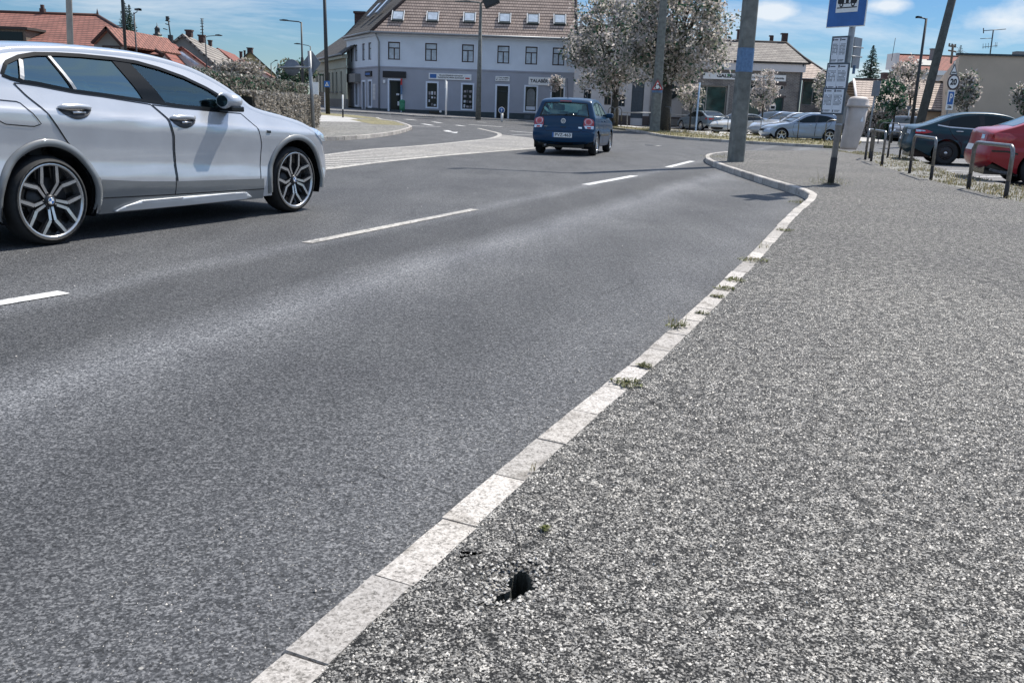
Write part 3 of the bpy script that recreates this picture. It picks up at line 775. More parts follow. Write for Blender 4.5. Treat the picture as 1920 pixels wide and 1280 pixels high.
    def strip(s, name, pts, width, mat, side, off, parent=None, closed=False, mb=None):
        own = mb is None; mb = mb or MB()
        if closed: pts = list(pts)+[pts[0]]
        Q = resample([tuple(p) for p in pts], .035)+[Vector(pts[-1])]
        l, r = offset(Q, -width/2), offset(Q, width/2)
        for i in range(len(Q)-1):
            f = [s.sp(*p, side, off) for p in (l[i], r[i], r[i+1], l[i+1])]
            mb.face(f if side > 0 else f[::-1])
        if own: return mb.build(name, mat, parent or s.root)
    def shell(s, i, u, off=0.):
        i0 = min(int(i), len(s.P)-2); f = i-i0
        def at(k):
            d = s.e[k]*u*u+s.c[k]*(1-(max(0, 1-abs(u)**5))**(1/5.))-off
            q = Vector(s.P[k])-s.nrm[k]*d
            return Vector((q.x, u*s.w(*s.E[k]), q.y))
        return at(i0).lerp(at(i0+1), f)
    def find(s, x, z): return min(range(len(s.P)), key=lambda k: (s.P[k][0]-x)**2+(s.P[k][1]-z)**2)
    def rear_i(s, z, front=False):
        n = len(s.P); rng = range(n-1, 0, -1) if front else range(n-1)
        for k in rng:
            a, b = (s.P[k], s.P[k-1]) if front else (s.P[k], s.P[k+1])
            if (a[1]-z)*(b[1]-z) <= 0 and a[1] != b[1]:
                t = (z-a[1])/(b[1]-a[1]); return k-t if front else k+t
        return 0
    def end(s, y, z, front=False, off=.004):
        i = s.rear_i(z, front); k = int(i); w = s.w(*s.E[k]); return s.shell(i, max(-1, min(1, y/w)), off)
    def decal(s, name, poly, mat, front=False, off=.004, grid=.06, parent=None):
        """patch on the tail or nose: poly in (y, z)"""
        bm = flat_poly(poly); ys = [p[0] for p in poly]; zs = [p[1] for p in poly]
        cut_grid(bm, np.arange(min(ys)+grid, max(ys), grid), np.arange(min(zs)+grid, max(zs), grid))
        for v in bm.verts: v.co = s.end(v.co.x, v.co.y, front, off)
        bm.normal_update()
        if bm.faces and (sum(f.normal.x for f in bm.faces) > 0) != front: bmesh.ops.reverse_faces(bm, faces=bm.faces)
        for f in bm.faces: f.smooth = True
        me = bpy.data.meshes.new(name); bm.to_mesh(me); bm.free(); me.materials.append(mat)
        o = bpy.data.objects.new(name, me); COL.objects.link(o); o.parent = parent or s.root; return o
    def top_patch(s, name, ia, ib, ua, mat, off, parent=None):
        mb = MB(); us = [u for u in US if abs(u) <= ua+1e-6]; ids = [[mb.vert(s.shell(i, u, off)) for u in us] for i in range(ia, ib+1)]
        for a in range(len(ids)-1):
            for b in range(len(us)-1): mb.idx([ids[a][b], ids[a][b+1], ids[a+1][b+1], ids[a+1][b]][::-1])
        o = mb.build(name, mat, parent or s.root); return fixn(o)
    def make(s, root, dlo, glazed, rear_glass, windshield, ua=.88):
        """body shell; dlo = side window outline; glazed = see-through cabin"""
        s.root = root
        mb = MB(); ids = [[mb.vert(s.shell(i, u)) for u in US] for i in range(len(s.P))]
        holes = []
        for a, b in (rear_glass, windshield):
            ia, ib = s.find(*a), s.find(*b); holes.append((min(ia, ib), max(ia, ib)))
        for i in range(len(s.P)-1):
            for k in range(len(US)-1):
                um = max(abs(US[k]), abs(US[k+1]))
                if glazed and um <= ua+1e-6 and any(h[0] <= i < h[1] for h in holes): continue
                mb.idx([ids[i][k], ids[i][k+1], ids[i+1][k+1], ids[i+1][k]][::-1])
        body = mb.build('body', s.paint, root); fixn(body)
        for side in (1, -1): s.drape('side_panel', s.side_poly, s.paint, side, 0., [dlo] if glazed else [], body)
        for h, nm in zip(holes, ('rear_window', 'windscreen')):
            gm = s.top_patch(nm, h[0], h[1], ua, M['carglass'] if glazed else M['glassdark'], -.006 if glazed else .004)
            # black ceramic border
            bd = MB(); wv = .035
            for i in range(h[0], h[1]):
                for sg in (-1, 1):
                    q = [s.shell(i, sg*ua*1.0, .003), s.shell(i+1, sg*ua, .003), s.shell(i+1, sg*(ua-.045), .003), s.shell(i, sg*(ua-.045), .003)]
                    bd.face(q if sg < 0 else q[::-1])
            us = [u for u in US if abs(u) <= ua+1e-6]
            for ii, sgn in ((h[0], 1), (h[1], -1)):
                for k in range(len(us)-1):
                    q = [s.shell(ii, us[k], .003), s.shell(ii, us[k+1], .003), s.shell(ii+sgn*.75, us[k+1], .003), s.shell(ii+sgn*.75, us[k], .003)]
                    bd.face(q[::-1] if sgn > 0 else q)
            fixn(bd.build('window_seal', M['black'], gm))
        # dark underbody, wheel housings and cabin
        ub = MB(); xm, xM = s.x0+.22, s.x1-.25
        ub.box(((xm+xM)/2, 0, s.zb+.07), (xM-xm, 2*s.W-.55, .2))
        xa = [a[0] for a in s.arches]
        ub.box(((xa[0]+xa[1])/2, 0, s.zb+.06), (xa[1]-xa[0]-2*s.arches[0][2]-.02, 2*s.W-.2, .1))
        for (xc, zc, r) in s.arches:
            for side in (1, -1):
                for k in range(22):
                    a, b = math.pi*(-.12+1.24*k/22), math.pi*(-.12+1.24*(k+1)/22)
                    P = lambda t, y: (xc+(r+.002)*math.cos(t), side*y, zc+(r+.002)*math.sin(t))
                    y1 = s.w(xc, .6)-.008; ub.face([P(a, y1), P(b, y1), P(b, y1-.36), P(a, y1-.36)])
                ub.face([(xc+r*math.cos(math.pi*(-.12+1.24*k/16)), side*(s.W-.34), zc+r*math.sin(math.pi*(-.12+1.24*k/16))) for k in range(17)])
        ub.build('underbody', M['black'], root)
        if glazed:
            inn = MB(); z0 = s.zb+.2
            inn.box(((xa[0]+xa[1])/2, 0, z0), (xa[1]-xa[0]+.6, 2*s.W-.4, .06))
            inn.build('cabin_floor', M['interior'], root)
            for side in (1, -1): s.drape('door_lining', s.side_poly, M['interior'], side, -.05, [dlo], root, grid=.2)
        for side in (1, -1):
            pass
        return body
    def wheels(s, style='five', rim=.22, spokes=5, width=.21, tuck=.02, rimmat=None, badge=False):
        for (xc, zc, r) in s.arches:
            for side in (1, -1):
                y = side*(s.w(xc, .5)-tuck); M0 = frame((xc, y, s.R), (side, 0, 0), (0, 0, 1))
                # local z = x cross y -> (side,0,0)x(0,0,1) = (0,-side,0): flip so it looks outward
                M0 = frame((xc, y, s.R), (-side, 0, 0), (0, 0, 1))
                R = s.R
                t = MB().lathe([(rim, -.02), (rim+.004, .0), (rim+.03, .008), (R-.055, .010), (R-.025, -.004), (R-.006, -.03), (R, -.06), (R, -width+.05), (R-.02, -width), (rim, -width)], M0, 40)
                tyre = t.build('wheel', M['rubber'], s.root)
                rm = MB(); mats = [M['alloy_dark'] if style == 'steel' else rimmat or M['alloy'], M['alloy_dark'], M['black'], M['alloy']]
                rm.lathe([(rim+.006, .002), (rim-.002, .006), (rim-.014, .004), (rim-.02, -.02), (rim-.035, -width+.03)], M0, 40, 0)
                rm.lathe([(0.001, -.085), (rim-.02, -.085)], M0, 24, 2); rm.lathe([(.001, -.068), (rim*.62, -.068), (rim*.62, -.08)], M0, 24, 1)
                def bar(p, q, w0, w1, h0, h1, mi=0, dep=.03):
                    p, q = Vector((p[0], p[1])), Vector((q[0], q[1])); d = (q-p).normalized(); nn = Vector((-d.y, d.x))
                    A = [(*(p+nn*w0/2), h0), (*(p-nn*w0/2), h0), (*(q-nn*w1/2), h1), (*(q+nn*w1/2), h1)]; B = [(x, y2, h-dep) for x, y2, h in A]
                    A = [M0 @ Vector(a) for a in A]; B = [M0 @ Vector(a) for a in B]
                    rm.face(A[::-1] if False else A, mi)
                    for k in range(4): rm.face([A[k], A[(k+1) % 4], B[(k+1) % 4], B[k]], 1)
                pol = lambda r_, a: (r_*math.cos(a), r_*math.sin(a))
                if style == 'steel':
                    rm.lathe([(.05, -.01), (rim*.55, .0), (rim*.7, -.02), (rim-.012, -.03)], M0, 32, 1)
                    for k in range(12):
                        a = k*math.pi/6; c = M0 @ Vector((*pol(rim*.74, a), -.018))
                        rm.lathe([(.001, .004), (.02, .002)], Matrix.Translation(c) @ M0.to_3x3().to_4x4(), 8, 2)
                    rm.lathe([(.001, .006), (.045, .003), (.05, -.02)], M0, 16, 3)
                else:
                    for k in range(spokes):
                        a = math.pi/2+k*2*math.pi/spokes+(math.pi if style == 'y' else 0)
                        if style == 'y':
                            for sg in (1, -1):
                                ca, sa = math.cos(a), math.sin(a); q = lambda r_, o: (r_*ca-o*sa, r_*sa+o*ca)
                                p0, p1, p2, p3 = q(.045, sg*.016), q(.16, sg*.024), pol(.215, a+sg*.29), pol(rim, a+sg*.40)
                                bar(p0, p1, .022, .026, -.03, -.012); bar(p1, p2, .028, .028, -.012, -.006); bar(p2, p3, .028, .024, -.006, .0)
                                bar(p1, p2, .05, .05, -.02, -.016, 1); bar(p2, p3, .05, .05, -.016, -.01, 1)
                        elif style == 'v':
                            for sg in (1, -1): bar(pol(.03, a), pol(rim, a+sg*.26), .045, .03, -.025, .0)
                        else: bar(pol(.03, a), pol(rim, a), .075, .05, -.025, .0)
                    rm.lathe([(.001, -.012), (.035, -.012), (.05, -.02), (.055, -.06)], M0, 20, 1 if style == 'y' else 0)
                    for k in range(5):
                        c = M0 @ Vector((*pol(.062, k*1.2566+.6), -.03)); rm.lathe([(.001, .006), (.012, .004), (.012, -.03)], Matrix.Translation(c) @ M0.to_3x3().to_4x4(), 8, 1)
                fixn(rm.build('rim', mats, tyre), False)
                if badge:
                    bg = MB(); bg.lathe([(.001, -.010), (.030, -.010)], M0, 24, 0); bg.lathe([(.024, -.0085), (.030, -.0085), (.031, -.011)], M0, 24, 3)
                    for k in range(4):
                        pts = [(0, 0)]+[pol(.023, k*math.pi/2+j*math.pi/12) for j in range(7)]
                        bg.face([M0 @ Vector((*p, -.008)) for p in pts], 1 if k % 2 == 0 else 2)
                    bg.build('hub_badge', [M['black'], M['white'], M['blue'], M['chrome']], tyre)
def fixn(o, smooth=True):
    bm = bmesh.new(); bm.from_mesh(o.data); bmesh.ops.recalc_face_normals(bm, faces=bm.faces)
    if smooth:
        c = sum((v.co for v in bm.verts), Vector())/max(1, len(bm.verts))
        if sum((f.calc_center_median()-c).dot(f.normal)*f.calc_area() for f in bm.faces) < 0: bmesh.ops.reverse_faces(bm, faces=bm.faces)
    bm.to_mesh(o.data); bm.free(); return o
def place(root, contact, az, side, half):
    """put the rear wheel of the visible side (side +1 left, -1 right) on a ground point; az from +Y to the right in degrees"""
    a = RD(az); d = Vector((math.sin(a), math.cos(a))); l = Vector((-d.y, d.x))
    c = Vector(contact[:2])-l*side*half
    root.location = (c.x, c.y, contact[2]); root.rotation_euler = (0, 0, RD(90)-a)
def seat(mb, x, y, z=.45, h=.62):
    mb.box((x, y, z+.1), (.5, .48, .16)); M_ = Matrix.Translation((x-.28, y, z+.12+h/2)) @ Matrix.Rotation(RD(-14), 4, 'Y'); mb.box(None, (.13, .46, h), M=M_)
    M_ = Matrix.Translation((x-.37, y, z+.22+h)) @ Matrix.Rotation(RD(-10), 4, 'Y'); mb.box(None, (.09, .26, .17), M=M_)

YT = [(.15, -.07), (.26, -.03), (.40, -.002), (.50, 0), (.62, -.018), (.75, -.016), (.92, .0), (1.0, -.003), (1.05, -.033), (1.2, -.098), (1.27, -.115), (1.35, -.155), (1.65, -.33)]
# ---- silver SUV on the left
silver = paint('silver_paint', (.50, .515, .54), .3, .22)
M['alloy_step'] = plain('brushed_step', (.62, .63, .64), .35, .4, var=.05)
clad = paint('grey_cladding', (.15, .158, .16), .0, .45)
prof = [(-.72, .30), (-.95, .36), (-1.0, .55), (-.99, .80), (-.95, 1.0), (-.85, 1.12), (-.70, 1.27), (-.52, 1.43), (-.33, 1.545), (-.05, 1.615), (.3, 1.645), (.6, 1.658), (.95, 1.658), (1.3, 1.65), (1.65, 1.615), (2.0, 1.54), (2.3, 1.42), (2.50, 1.30), (2.64, 1.205), (2.8, 1.158), (3.1, 1.105), (3.4, 1.04), (3.65, .965), (3.82, .87), (3.92, .74), (3.97, .60), (3.98, .46), (3.95, .34), (3.84, .22), (3.7, .2)]
suv = empty('silver_suv', label='large silver SUV with double five spoke wheels driving past on the left edge', cat='car')
c = Car('suv', prof, .95, (.065, 3.23), .365, .445, YT, 1.25, .055, .22, .065, (.16, .11), .055, .05, silver)
dlo = [(-.20, 1.355), (-.12, 1.45), (.03, 1.505), (.19, 1.535), (.42, 1.547), (.66, 1.551), (1.0, 1.545), (1.27, 1.53), (1.52, 1.487), (1.79, 1.42), (2.05, 1.325), (2.27, 1.215), (2.27, 1.15), (2.22, 1.11), (1.63, 1.145), (1.24, 1.18), (.71, 1.23), (.42, 1.253), (.1, 1.30), (-.04, 1.312), (-.13, 1.33)]
c.make(suv, dlo, True, ((-.84, 1.13), (-.36, 1.53)), ((1.62, 1.62), (2.55, 1.27)))
for sd in (1, -1):
    g1 = [(-.175, 1.357), (-.10, 1.44), (.015, 1.485), (-.045, 1.325), (-.12, 1.338)]
    g2 = [(.07, 1.495), (.30, 1.525), (.42, 1.262), (.12, 1.308), (-.02, 1.325)]
    g3 = [(.34, 1.53), (.66, 1.538), (.985, 1.53), (1.17, 1.20), (.71, 1.243), (.47, 1.262)]
    g4 = [(1.185, 1.518), (1.27, 1.508), (1.52, 1.468), (1.79, 1.398), (2.03, 1.307), (2.22, 1.205), (2.22, 1.13), (1.63, 1.16), (1.43, 1.178)]
    for g, mt in ((g1, 'carglass_d'), (g2, 'carglass_d'), (g3, 'carglass_d'), (g4, 'carglass')): c.drape('side_window', g, M[mt], sd, -.012)
    c.drape('window_trim', dlo, M['trim'], sd, -.004, [g1, g2, g3, g4])
    c.strip('window_trim', dlo, .030, M['trim'], sd, .003, closed=True)
    c.strip('pillar_trim', [(.325, 1.53), (.455, 1.262)], .03, M['steel'], sd, .002)
    c.strip('pillar_trim', [(.035, 1.485), (-.03, 1.33)], .035, M['steel'], sd, .002)
    rd = [(-.115, 1.295), (-.04, 1.2), (.06, 1.11), (.16, .97), (.27, .82), (.44, .68), (.545, .52), (.555, .34), (1.39, .32), (1.415, .45), (1.415, .65), (1.405, .87), (1.355, 1.04), (1.225, 1.155), (.71, 1.21), (.42, 1.234), (.1, 1.278), (-.04, 1.292)]
    fd = [(1.245, 1.152), (1.375, 1.04), (1.425, .87), (1.435, .65), (1.435, .45), (1.41, .32), (2.56, .30), (2.61, .41), (2.65, .77), (2.60, .94), (2.42, 1.085), (2.24, 1.092), (1.63, 1.125)]
    for poly, hx, hz in ((rd, .37, 1.105), (fd, 1.565, 1.025)):
        d = c.drape('door', poly, silver, sd, .004)
        c.strip('door_seam', poly, .011, M['black'], sd, .0052, d, closed=True)
        cup = [(hx-.165+.33*t, hz-.008-.075*math.sin(math.pi*t)**.8) for t in [k/10 for k in range(11)]]
        c.drape('handle_cup', cup+[(hx+.165, hz+.01), (hx-.165, hz+.01)], M['alloy_dark'], sd, .0062, parent=d)
        hb_ = MB(); pts = []
        for t in [k/10 for k in range(11)]:
            p = c.sp(hx-.17+.34*t, hz+.012+.012*math.sin(math.pi*t), sd, .012+.035*math.sin(math.pi*min(1, max(0, t)))**.5); pts.append(p)
        hb_.tube(pts, [.006]+[.017]*9+[.006], 8, squash=1.2); hb_.build('handle', silver, d)
        hl = MB(); hl.tube([c.sp(hx-.05, hz-.028, sd, .018), c.sp(hx+.08, hz-.026, sd, .018)], .011, 8); hl.build('handle_trim', M['chrome'], d)
    c.drape('sill_cladding', [(.555, .515), (1.0, .475), (1.40, .452), (2.0, .432), (2.60, .412), (2.66, .41), (2.66, .20), (.545, .21), (.575, .36)], clad, sd, .007)
    for x_ in (1.40,): c.strip('cladding_seam', [(x_+.012, .45), (x_, .32)], .009, M['black'], sd, .009)
    c.strip('cladding_seam', [(.575, .352), (1.4, .326), (2.66, .30)], .009, M['black'], sd, .009)
    c.drape('side_step', [(.70, .222), (.80, .262), (.98, .302), (1.5, .300), (2.2, .290), (2.36, .285), (2.45, .232), (2.40, .215), (1.5, .212)], M['alloy_step'], sd, .035, thick=.03, grid=.03)
    for (xc, zc, r), a0, a1 in zip(c.arches, (-14, -14), (196, 194)):
        ringm = MB(); rr_ = ((r-.004, -.01), (r-.003, .014), (r+.02, .018), (r+.052, .014), (r+.058, .002)); G_ = []
        for k in range(61):
            t_ = RD(a0+(a1-a0)*k/60); G_.append([ringm.vert(c.sp(xc+q*math.cos(t_), zc+q*math.sin(t_), sd, o_)) for q, o_ in rr_])
        for k in range(60):
            if xc+r*math.cos(RD(a0+(a1-a0)*k/60)) > 3.84: continue
            for j in range(4): ringm.idx([G_[k][j], G_[k][j+1], G_[k+1][j+1], G_[k+1][j]])
        fixn(ringm.build('arch_cladding', clad, suv))
    c.drape('headlight', [(3.52, .945), (3.64, .92), (3.74, .86), (3.775, .78), (3.70, .785), (3.60, .86)], M['lampclear'], sd, .006)
    c.drape('tail_lamp', [(-.86, .98), (-.55, 1.0), (-.50, .93), (-.86, .88)], M['lampred'], sd, .006)
    c.strip('fuel_flap', [(-.36, 1.17), (-.13, 1.155), (-.04, 1.06), (.02, .985), (-.05, .965), (-.30, .985), (-.36, 1.02)], .008, M['black'], sd, .003, closed=True)
    c.drape('fender_badge', [(2.73, .915), (2.80, .91), (2.795, .885), (2.735, .888)], M['black'], sd, .006)
    c.strip('bumper_seam', [(-.95, .70), (-.62, .66), (-.40, .70)], .008, M['black'], sd, .003)
    mir = MB(); Mm = Matrix.Translation(c.sp(2.17, 1.205, sd, .13)) @ Matrix.Rotation(RD(8*sd), 4, 'Z')
    prof_m = [(.001, -.10), (.045, -.095), (.075, -.07), (.09, -.02), (.092, .03), (.085, .075), (.07, .092), (.06, .094)]
    B = Mm @ frame((0, 0, 0), (0, 1, 0), (0, 0, 1)) @ Matrix.Diagonal((1.35, .92, -1.05, 1))
    mir.lathe(prof_m, B, 20, 0); mir.lathe([(.06, .094), (.001, .085)], B, 20, 1)
    mo = mir.build('mirror', [silver, M['glassdark']], suv); fixn(mo)
    ms = MB(); ms.box(Mm @ Vector((0, -.005*sd, -.075)), (.17, .23, .055)); ms.box(c.sp(2.17, 1.135, sd, .02), (.10, .16, .045)); ms.build('mirror_base', M['black'], mo, bevel=.012)
sb = MB()
for x_, y_ in ((1.45, -.4), (1.45, .4)): seat(sb, x_, y_, .52, .62)
sb.box((.45, 0, .62), (.5, 1.3, .2)); sb.box((.18, 0, .95), (.14, 1.3, .55)); sb.box((.12, -.36, 1.27), (.1, .26, .15)); sb.box((.12, .36, 1.27), (.1, .26, .15))
sb.build('seat', M['seat'], suv, bevel=.04)
db = MB(); db.box((2.35, 0, .98), (.5, 1.5, .26)); db.build('dashboard', M['interior'], suv, bevel=.05)
sw = MB(); Ms = Matrix.Translation((1.98, .4, 1.02)) @ Matrix.Rotation(RD(-65), 4, 'Y')
sw.tube([Ms @ Vector((.18*math.cos(t*.3307), .18*math.sin(t*.3307), 0)) for t in range(20)], .016, 6); sw.build('steering_wheel', M['black'], suv)
c.wheels('y', .305, 5, .225, .012, None, True)
place(suv, G(92, 461), 25., -1, .93)

# ---- blue hatchback ahead
blue = paint('navy_paint', (.0, .034, .088), .0, .35, .3, .25)
YH = [(.15, -.07), (.25, -.03), (.45, 0), (.62, .0), (.64, -.014), (.80, -.012), (.92, -.02), (.99, -.05), (1.1, -.09), (1.45, -.22)]
prof = [(-.60, .25), (-.70, .30), (-.735, .42), (-.735, .56), (-.715, .645), (-.665, .685), (-.655, .76), (-.645, .86), (-.62, .965), (-.56, 1.08), (-.48, 1.22), (-.395, 1.355), (-.33, 1.405), (-.2, 1.435), (.1, 1.458), (.5, 1.466), (.9, 1.45), (1.2, 1.40), (1.5, 1.28), (1.8, 1.12), (2.05, .985), (2.18, .95), (2.5, .90), (2.85, .81), (3.05, .70), (3.15, .54), (3.16, .38), (3.05, .24), (2.95, .22)]
hb5 = empty('blue_hatchback', label='dark blue hatchback seen from behind on the road, plate PVZ-463', cat='car')
c = Car('hatch', prof, .825, (0., 2.46), .295, .355, YH, .95, .02, .22, .055, (.10, .16), .05, .07, blue)
dl = [(-.28, 1.06), (-.20, 1.27), (-.02, 1.335), (.5, 1.365), (.95, 1.345), (1.25, 1.27), (1.55, 1.12), (1.72, 1.01), (1.66, .985), (.8, .995), (.1, 1.01), (-.22, 1.03)]
c.make(hb5, dl, True, ((-.61, 1.0), (-.40, 1.345)), ((1.02, 1.43), (2.0, 1.01)), .82)
for sd in (1, -1):
    ga = [(-.25, 1.06), (-.18, 1.255), (-.02, 1.315), (.24, 1.335), (.24, 1.025), (-.2, 1.045)]
    gb_ = [(.29, 1.34), (.5, 1.348), (.78, 1.34), (.84, 1.01), (.29, 1.022)]
    gc = [(.90, 1.33), (.95, 1.328), (1.23, 1.257), (1.53, 1.105), (1.66, 1.015), (1.62, 1.0), (.93, 1.008)]
    for g in (ga, gb_, gc): c.drape('side_window', g, M['carglass'], sd, -.01)
    c.drape('window_trim', dl, M['trim'], sd, -.003, [ga, gb_, gc])
    for poly, hx in (([(.02, .98), (.1, .75), (.33, .58), (.36, .3), (.88, .28), (.90, .7), (.86, .985)], .62), ([(.88, .98), (.925, .7), (.90, .28), (1.95, .28), (2.03, .6), (1.98, .90), (1.72, .965)], 1.12)):
        d = c.drape('door', poly, blue, sd, .003); c.strip('door_seam', poly, .009, M['black'], sd, .0045, d, closed=True)
        hm = MB(); hm.tube([c.sp(hx-.09, .865, sd, .012), c.sp(hx-.05, .868, sd, .03), c.sp(hx+.06, .868, sd, .03), c.sp(hx+.1, .865, sd, .012)], .014, 8); hm.build('handle', blue, d)
    c.strip('side_moulding', [(.42, .52), (1.9, .50)], .045, M['black'], sd, .01)
    mm = MB(); mm.box(c.sp(1.66, 1.02, sd, .10), (.12, .2, .13)); mm.build('mirror', blue, hb5, bevel=.035)
    # round tail lamp above its clear strip
    ang = [k*math.pi/14 for k in range(28)]; yc = .645*sd
    lam = c.decal('tail_lamp', [(yc+.118*sx, .86+.098*sz) for sx, sz in [(-1*sd, .55), (-1*sd, -1.), (-.6*sd, -1.55), (1.15*sd, -1.5), (1.2*sd, .3), (.9*sd, .95), (.2*sd, 1.15), (-.7*sd, 1.05)]][::1], M['lampred'], off=.006)
    rg = MB()
    def disc(r0, r1, o, mi):
        for k in range(28):
            a, b = k*math.pi/14, (k+1)*math.pi/14
            q = [c.end(yc+r*math.cos(t), .872+r*.98*math.sin(t), False, o) for r, t in ((r0, a), (r1, a), (r1, b), (r0, b))]
            rg.face(q, mi)
    disc(.052, .085, .010, 0); disc(.008, .052, .012, 1); disc(.085, .094, .012, 2)
    fixn(rg.build('tail_lamp_ring', [paint('lamp_pink', (.60, .10, .10), 0, .2), M['lampred'], M['chrome']], lam), False)
    c.decal('reverse_lamp', [(yc-.10*sd, .765), (yc+.135*sd, .765), (yc+.135*sd, .712), (yc-.07*sd, .708)], M['lampclear'], off=.012, parent=lam)
    c.decal('reflector', [(yc-.02*sd, .745), (yc+.08*sd, .745), (yc+.08*sd, .715), (yc-.02*sd, .712)], M['lampred'], off=.014, parent=lam)
# tailgate shut lines, bumper step, plate, emblem, badges, wiper and aerial
sm = MB()
def endline(pts, w_, off=.003):
    Q = resample(pts, .03)+[Vector(pts[-1])]; l, r = offset(Q, -w_/2), offset(Q, w_/2)
    for i in range(len(Q)-1): sm.face([c.end(*p, False, off) for p in (l[i], r[i], r[i+1], l[i+1])])
endline([(-.56, .99), (-.50, .80), (-.48, .66), (-.40, .615), (.40, .615), (.48, .66), (.50, .80), (.56, .99)], .01)
endline([(-.80, .655), (-.50, .65)], .012); endline([(.80, .655), (.50, .65)], .012)
fixn(sm.build('tailgate_seam', M['black'], hb5), False)
c.decal('bumper_lower', [(-.62, .335), (.62, .335), (.58, .265), (-.58, .265)], M['black'], off=.004)
c.decal('tailgate_handle', [(-.075, .725), (.075, .725), (.06, .70), (-.06, .70)], M['black'], off=.005)
pl = c.decal('number_plate', [(-.26, .455), (.26, .455), (.26, .57), (-.26, .57)], M['white'], off=.016)
c.decal('plate_strip', [(.215, .455), (.26, .455), (.26, .57), (.215, .57)], M['blue'], off=.018, parent=pl)
Mr = frame(c.end(.19, .512, False, .0215), (0, -1, 0), (0, 0, 1))
text('PVZ-463', .112, M['black2'], pl, width=.41, ext=.001, bold=.0015).data.transform(Mr)
em = MB(); e0 = c.end(0, .865, False, .012); Me = frame(e0, (0, -1, 0), (-.12, 0, 1))
em.lathe([(.001, .0), (.062, .0)], Me, 28, 1); em.lathe([(.05, .002), (.052, .008), (.060, .008), (.064, .0)], Me, 28, 0)
def ebar(a, b, w_=.010):
    a, b = Vector(a), Vector(b); d = (b-a).normalized(); n = Vector((-d.y, d.x))*w_/2
    em.face([Me @ Vector((*q, .006)) for q in (a-n, b-n, b+n, a+n)], 0)
for q in (((-.028, .044), (-.003, .010)), ((.028, .044), (.003, .010)), ((-.046, .022), (-.022, -.040)), ((.046, .022), (.022, -.040)), ((-.022, -.040), (0, .002)), ((.022, -.040), (0, .002))): ebar(*q)
em.build('emblem', [M['white'], M['signback']], hb5)
Mr = frame(c.end(.50, .725, False, .010), (0, -1, 0), (0, 0, 1)); text('POLO', .045, M['chrome'], hb5, 'badge_lettering', width=.15, ext=.001).data.transform(Mr)
c.decal('badge', [(-.49, .70), (-.40, .70), (-.40, .735), (-.49, .735)], M['chrome'], off=.008)
wp = MB(); wp.tube([c.end(0, 1.005, False, .02), c.end(-.1, 1.03, False, .03), c.end(-.34, 1.035, False, .02)], .008, 6); wp.build('rear_wiper', M['black'], hb5)
ae = MB(); ae.tube([(-.16, .0, 1.44), (-.19, 0, 1.47), (-.36, 0, 1.93)], [.012, .008, .004], 6); ae.build('aerial', M['black'], hb5)
br = MB(); br.box((-.43, 0, 1.365), (.03, .3, .02)); br.build('brake_lamp', M['lampred'], hb5)
ex = MB(); ex.tube([(-.70, .45, .25), (-.3, .45, .27)], .022, 8); ex.build('exhaust_pipe', M['steel'], hb5)
sb = MB()
for y_ in (-.36, .36): seat(sb, 1.05, y_, .40, .58)
sb.box((.28, 0, .5), (.45, 1.2, .2)); sb.box((.05, 0, .78), (.13, 1.2, .5))
for y_ in (-.38, .38): sb.box((.02, y_, 1.08), (.09, .26, .15))
sb.build('seat', paint('seat_light', (.34, .36, .38), 0, .9), hb5, bevel=.035)
db = MB(); db.box((1.75, 0, .88), (.4, 1.3, .2)); db.build('dashboard', M['interior'], hb5, bevel=.04)
c.wheels('v', .19, 6, .19, .02)
hb5.scale = (1.06, 1.06, 1.06)
g_ = G(1062, 289.3); hb5.location = g_; hb5.rotation_euler = (0, 0, RD(90-13.6))

# ---- simpler parked cars
def parked(name, label, prof, Wd, wb, R, pm, dlo, glasses, rearg, wind, az, contact, side, style='five', spokes=5, rim=.2, scale=1., slope=.02, doors=(), lamps=(), yt=YH, group='parked cars'):
    r = empty(name, label=label, cat='car', group=group)
    c = Car(name, prof, Wd, (0., wb), R, R+.055, yt, .95, slope, .22, .06, (.14, .16), .08, .12, pm)
    c.make(r, dlo, False, rearg, wind, .84)
    for sd in (1, -1):
        fr = c.drape('window_frame', dlo, M['black'], sd, .003)
        for g in glasses: c.drape('side_window', g, M['glassdark'], sd, .006)
        for poly, hx, hz in doors:
            d = c.drape('door', poly, pm, sd, .003); c.strip('door_seam', poly, .014, M['black'], sd, .0045, d, closed=True)
            hm = MB(); hm.tube([c.sp(hx-.1, hz, sd, .01), c.sp(hx-.05, hz, sd, .03), c.sp(hx+.06, hz, sd, .03), c.sp(hx+.1, hz, sd, .01)], .016, 6); hm.build('handle', M['chrome'], d)
        for nm, poly, mt in lamps: c.drape(nm, poly, M[mt], sd, .007)
    c.wheels(style, rim, spokes, .2, .02); place(r, contact, az, side, Wd*scale); r.scale = (scale,)*3
    c.root = r
    return r, c
sedan = [(-.90, .28), (-1.06, .36), (-1.12, .52), (-1.10, .66), (-1.06, .78), (-1.03, .98), (-.98, 1.06), (-.85, 1.085), (-.6, 1.11), (-.3, 1.22), (.05, 1.37), (.4, 1.45), (.8, 1.475), (1.2, 1.465), (1.55, 1.40), (1.95, 1.22), (2.25, 1.05), (2.4, .99), (2.8, .93), (3.2, .84), (3.5, .72), (3.64, .56), (3.66, .4), (3.55, .24), (3.4, .22)]
sdlo = [(-.35, 1.08), (-.05, 1.22), (.3, 1.335), (.75, 1.385), (1.2, 1.37), (1.5, 1.30), (1.8, 1.16), (2.03, 1.03), (1.6, .99), (.6, 1.02), (0, 1.05)]
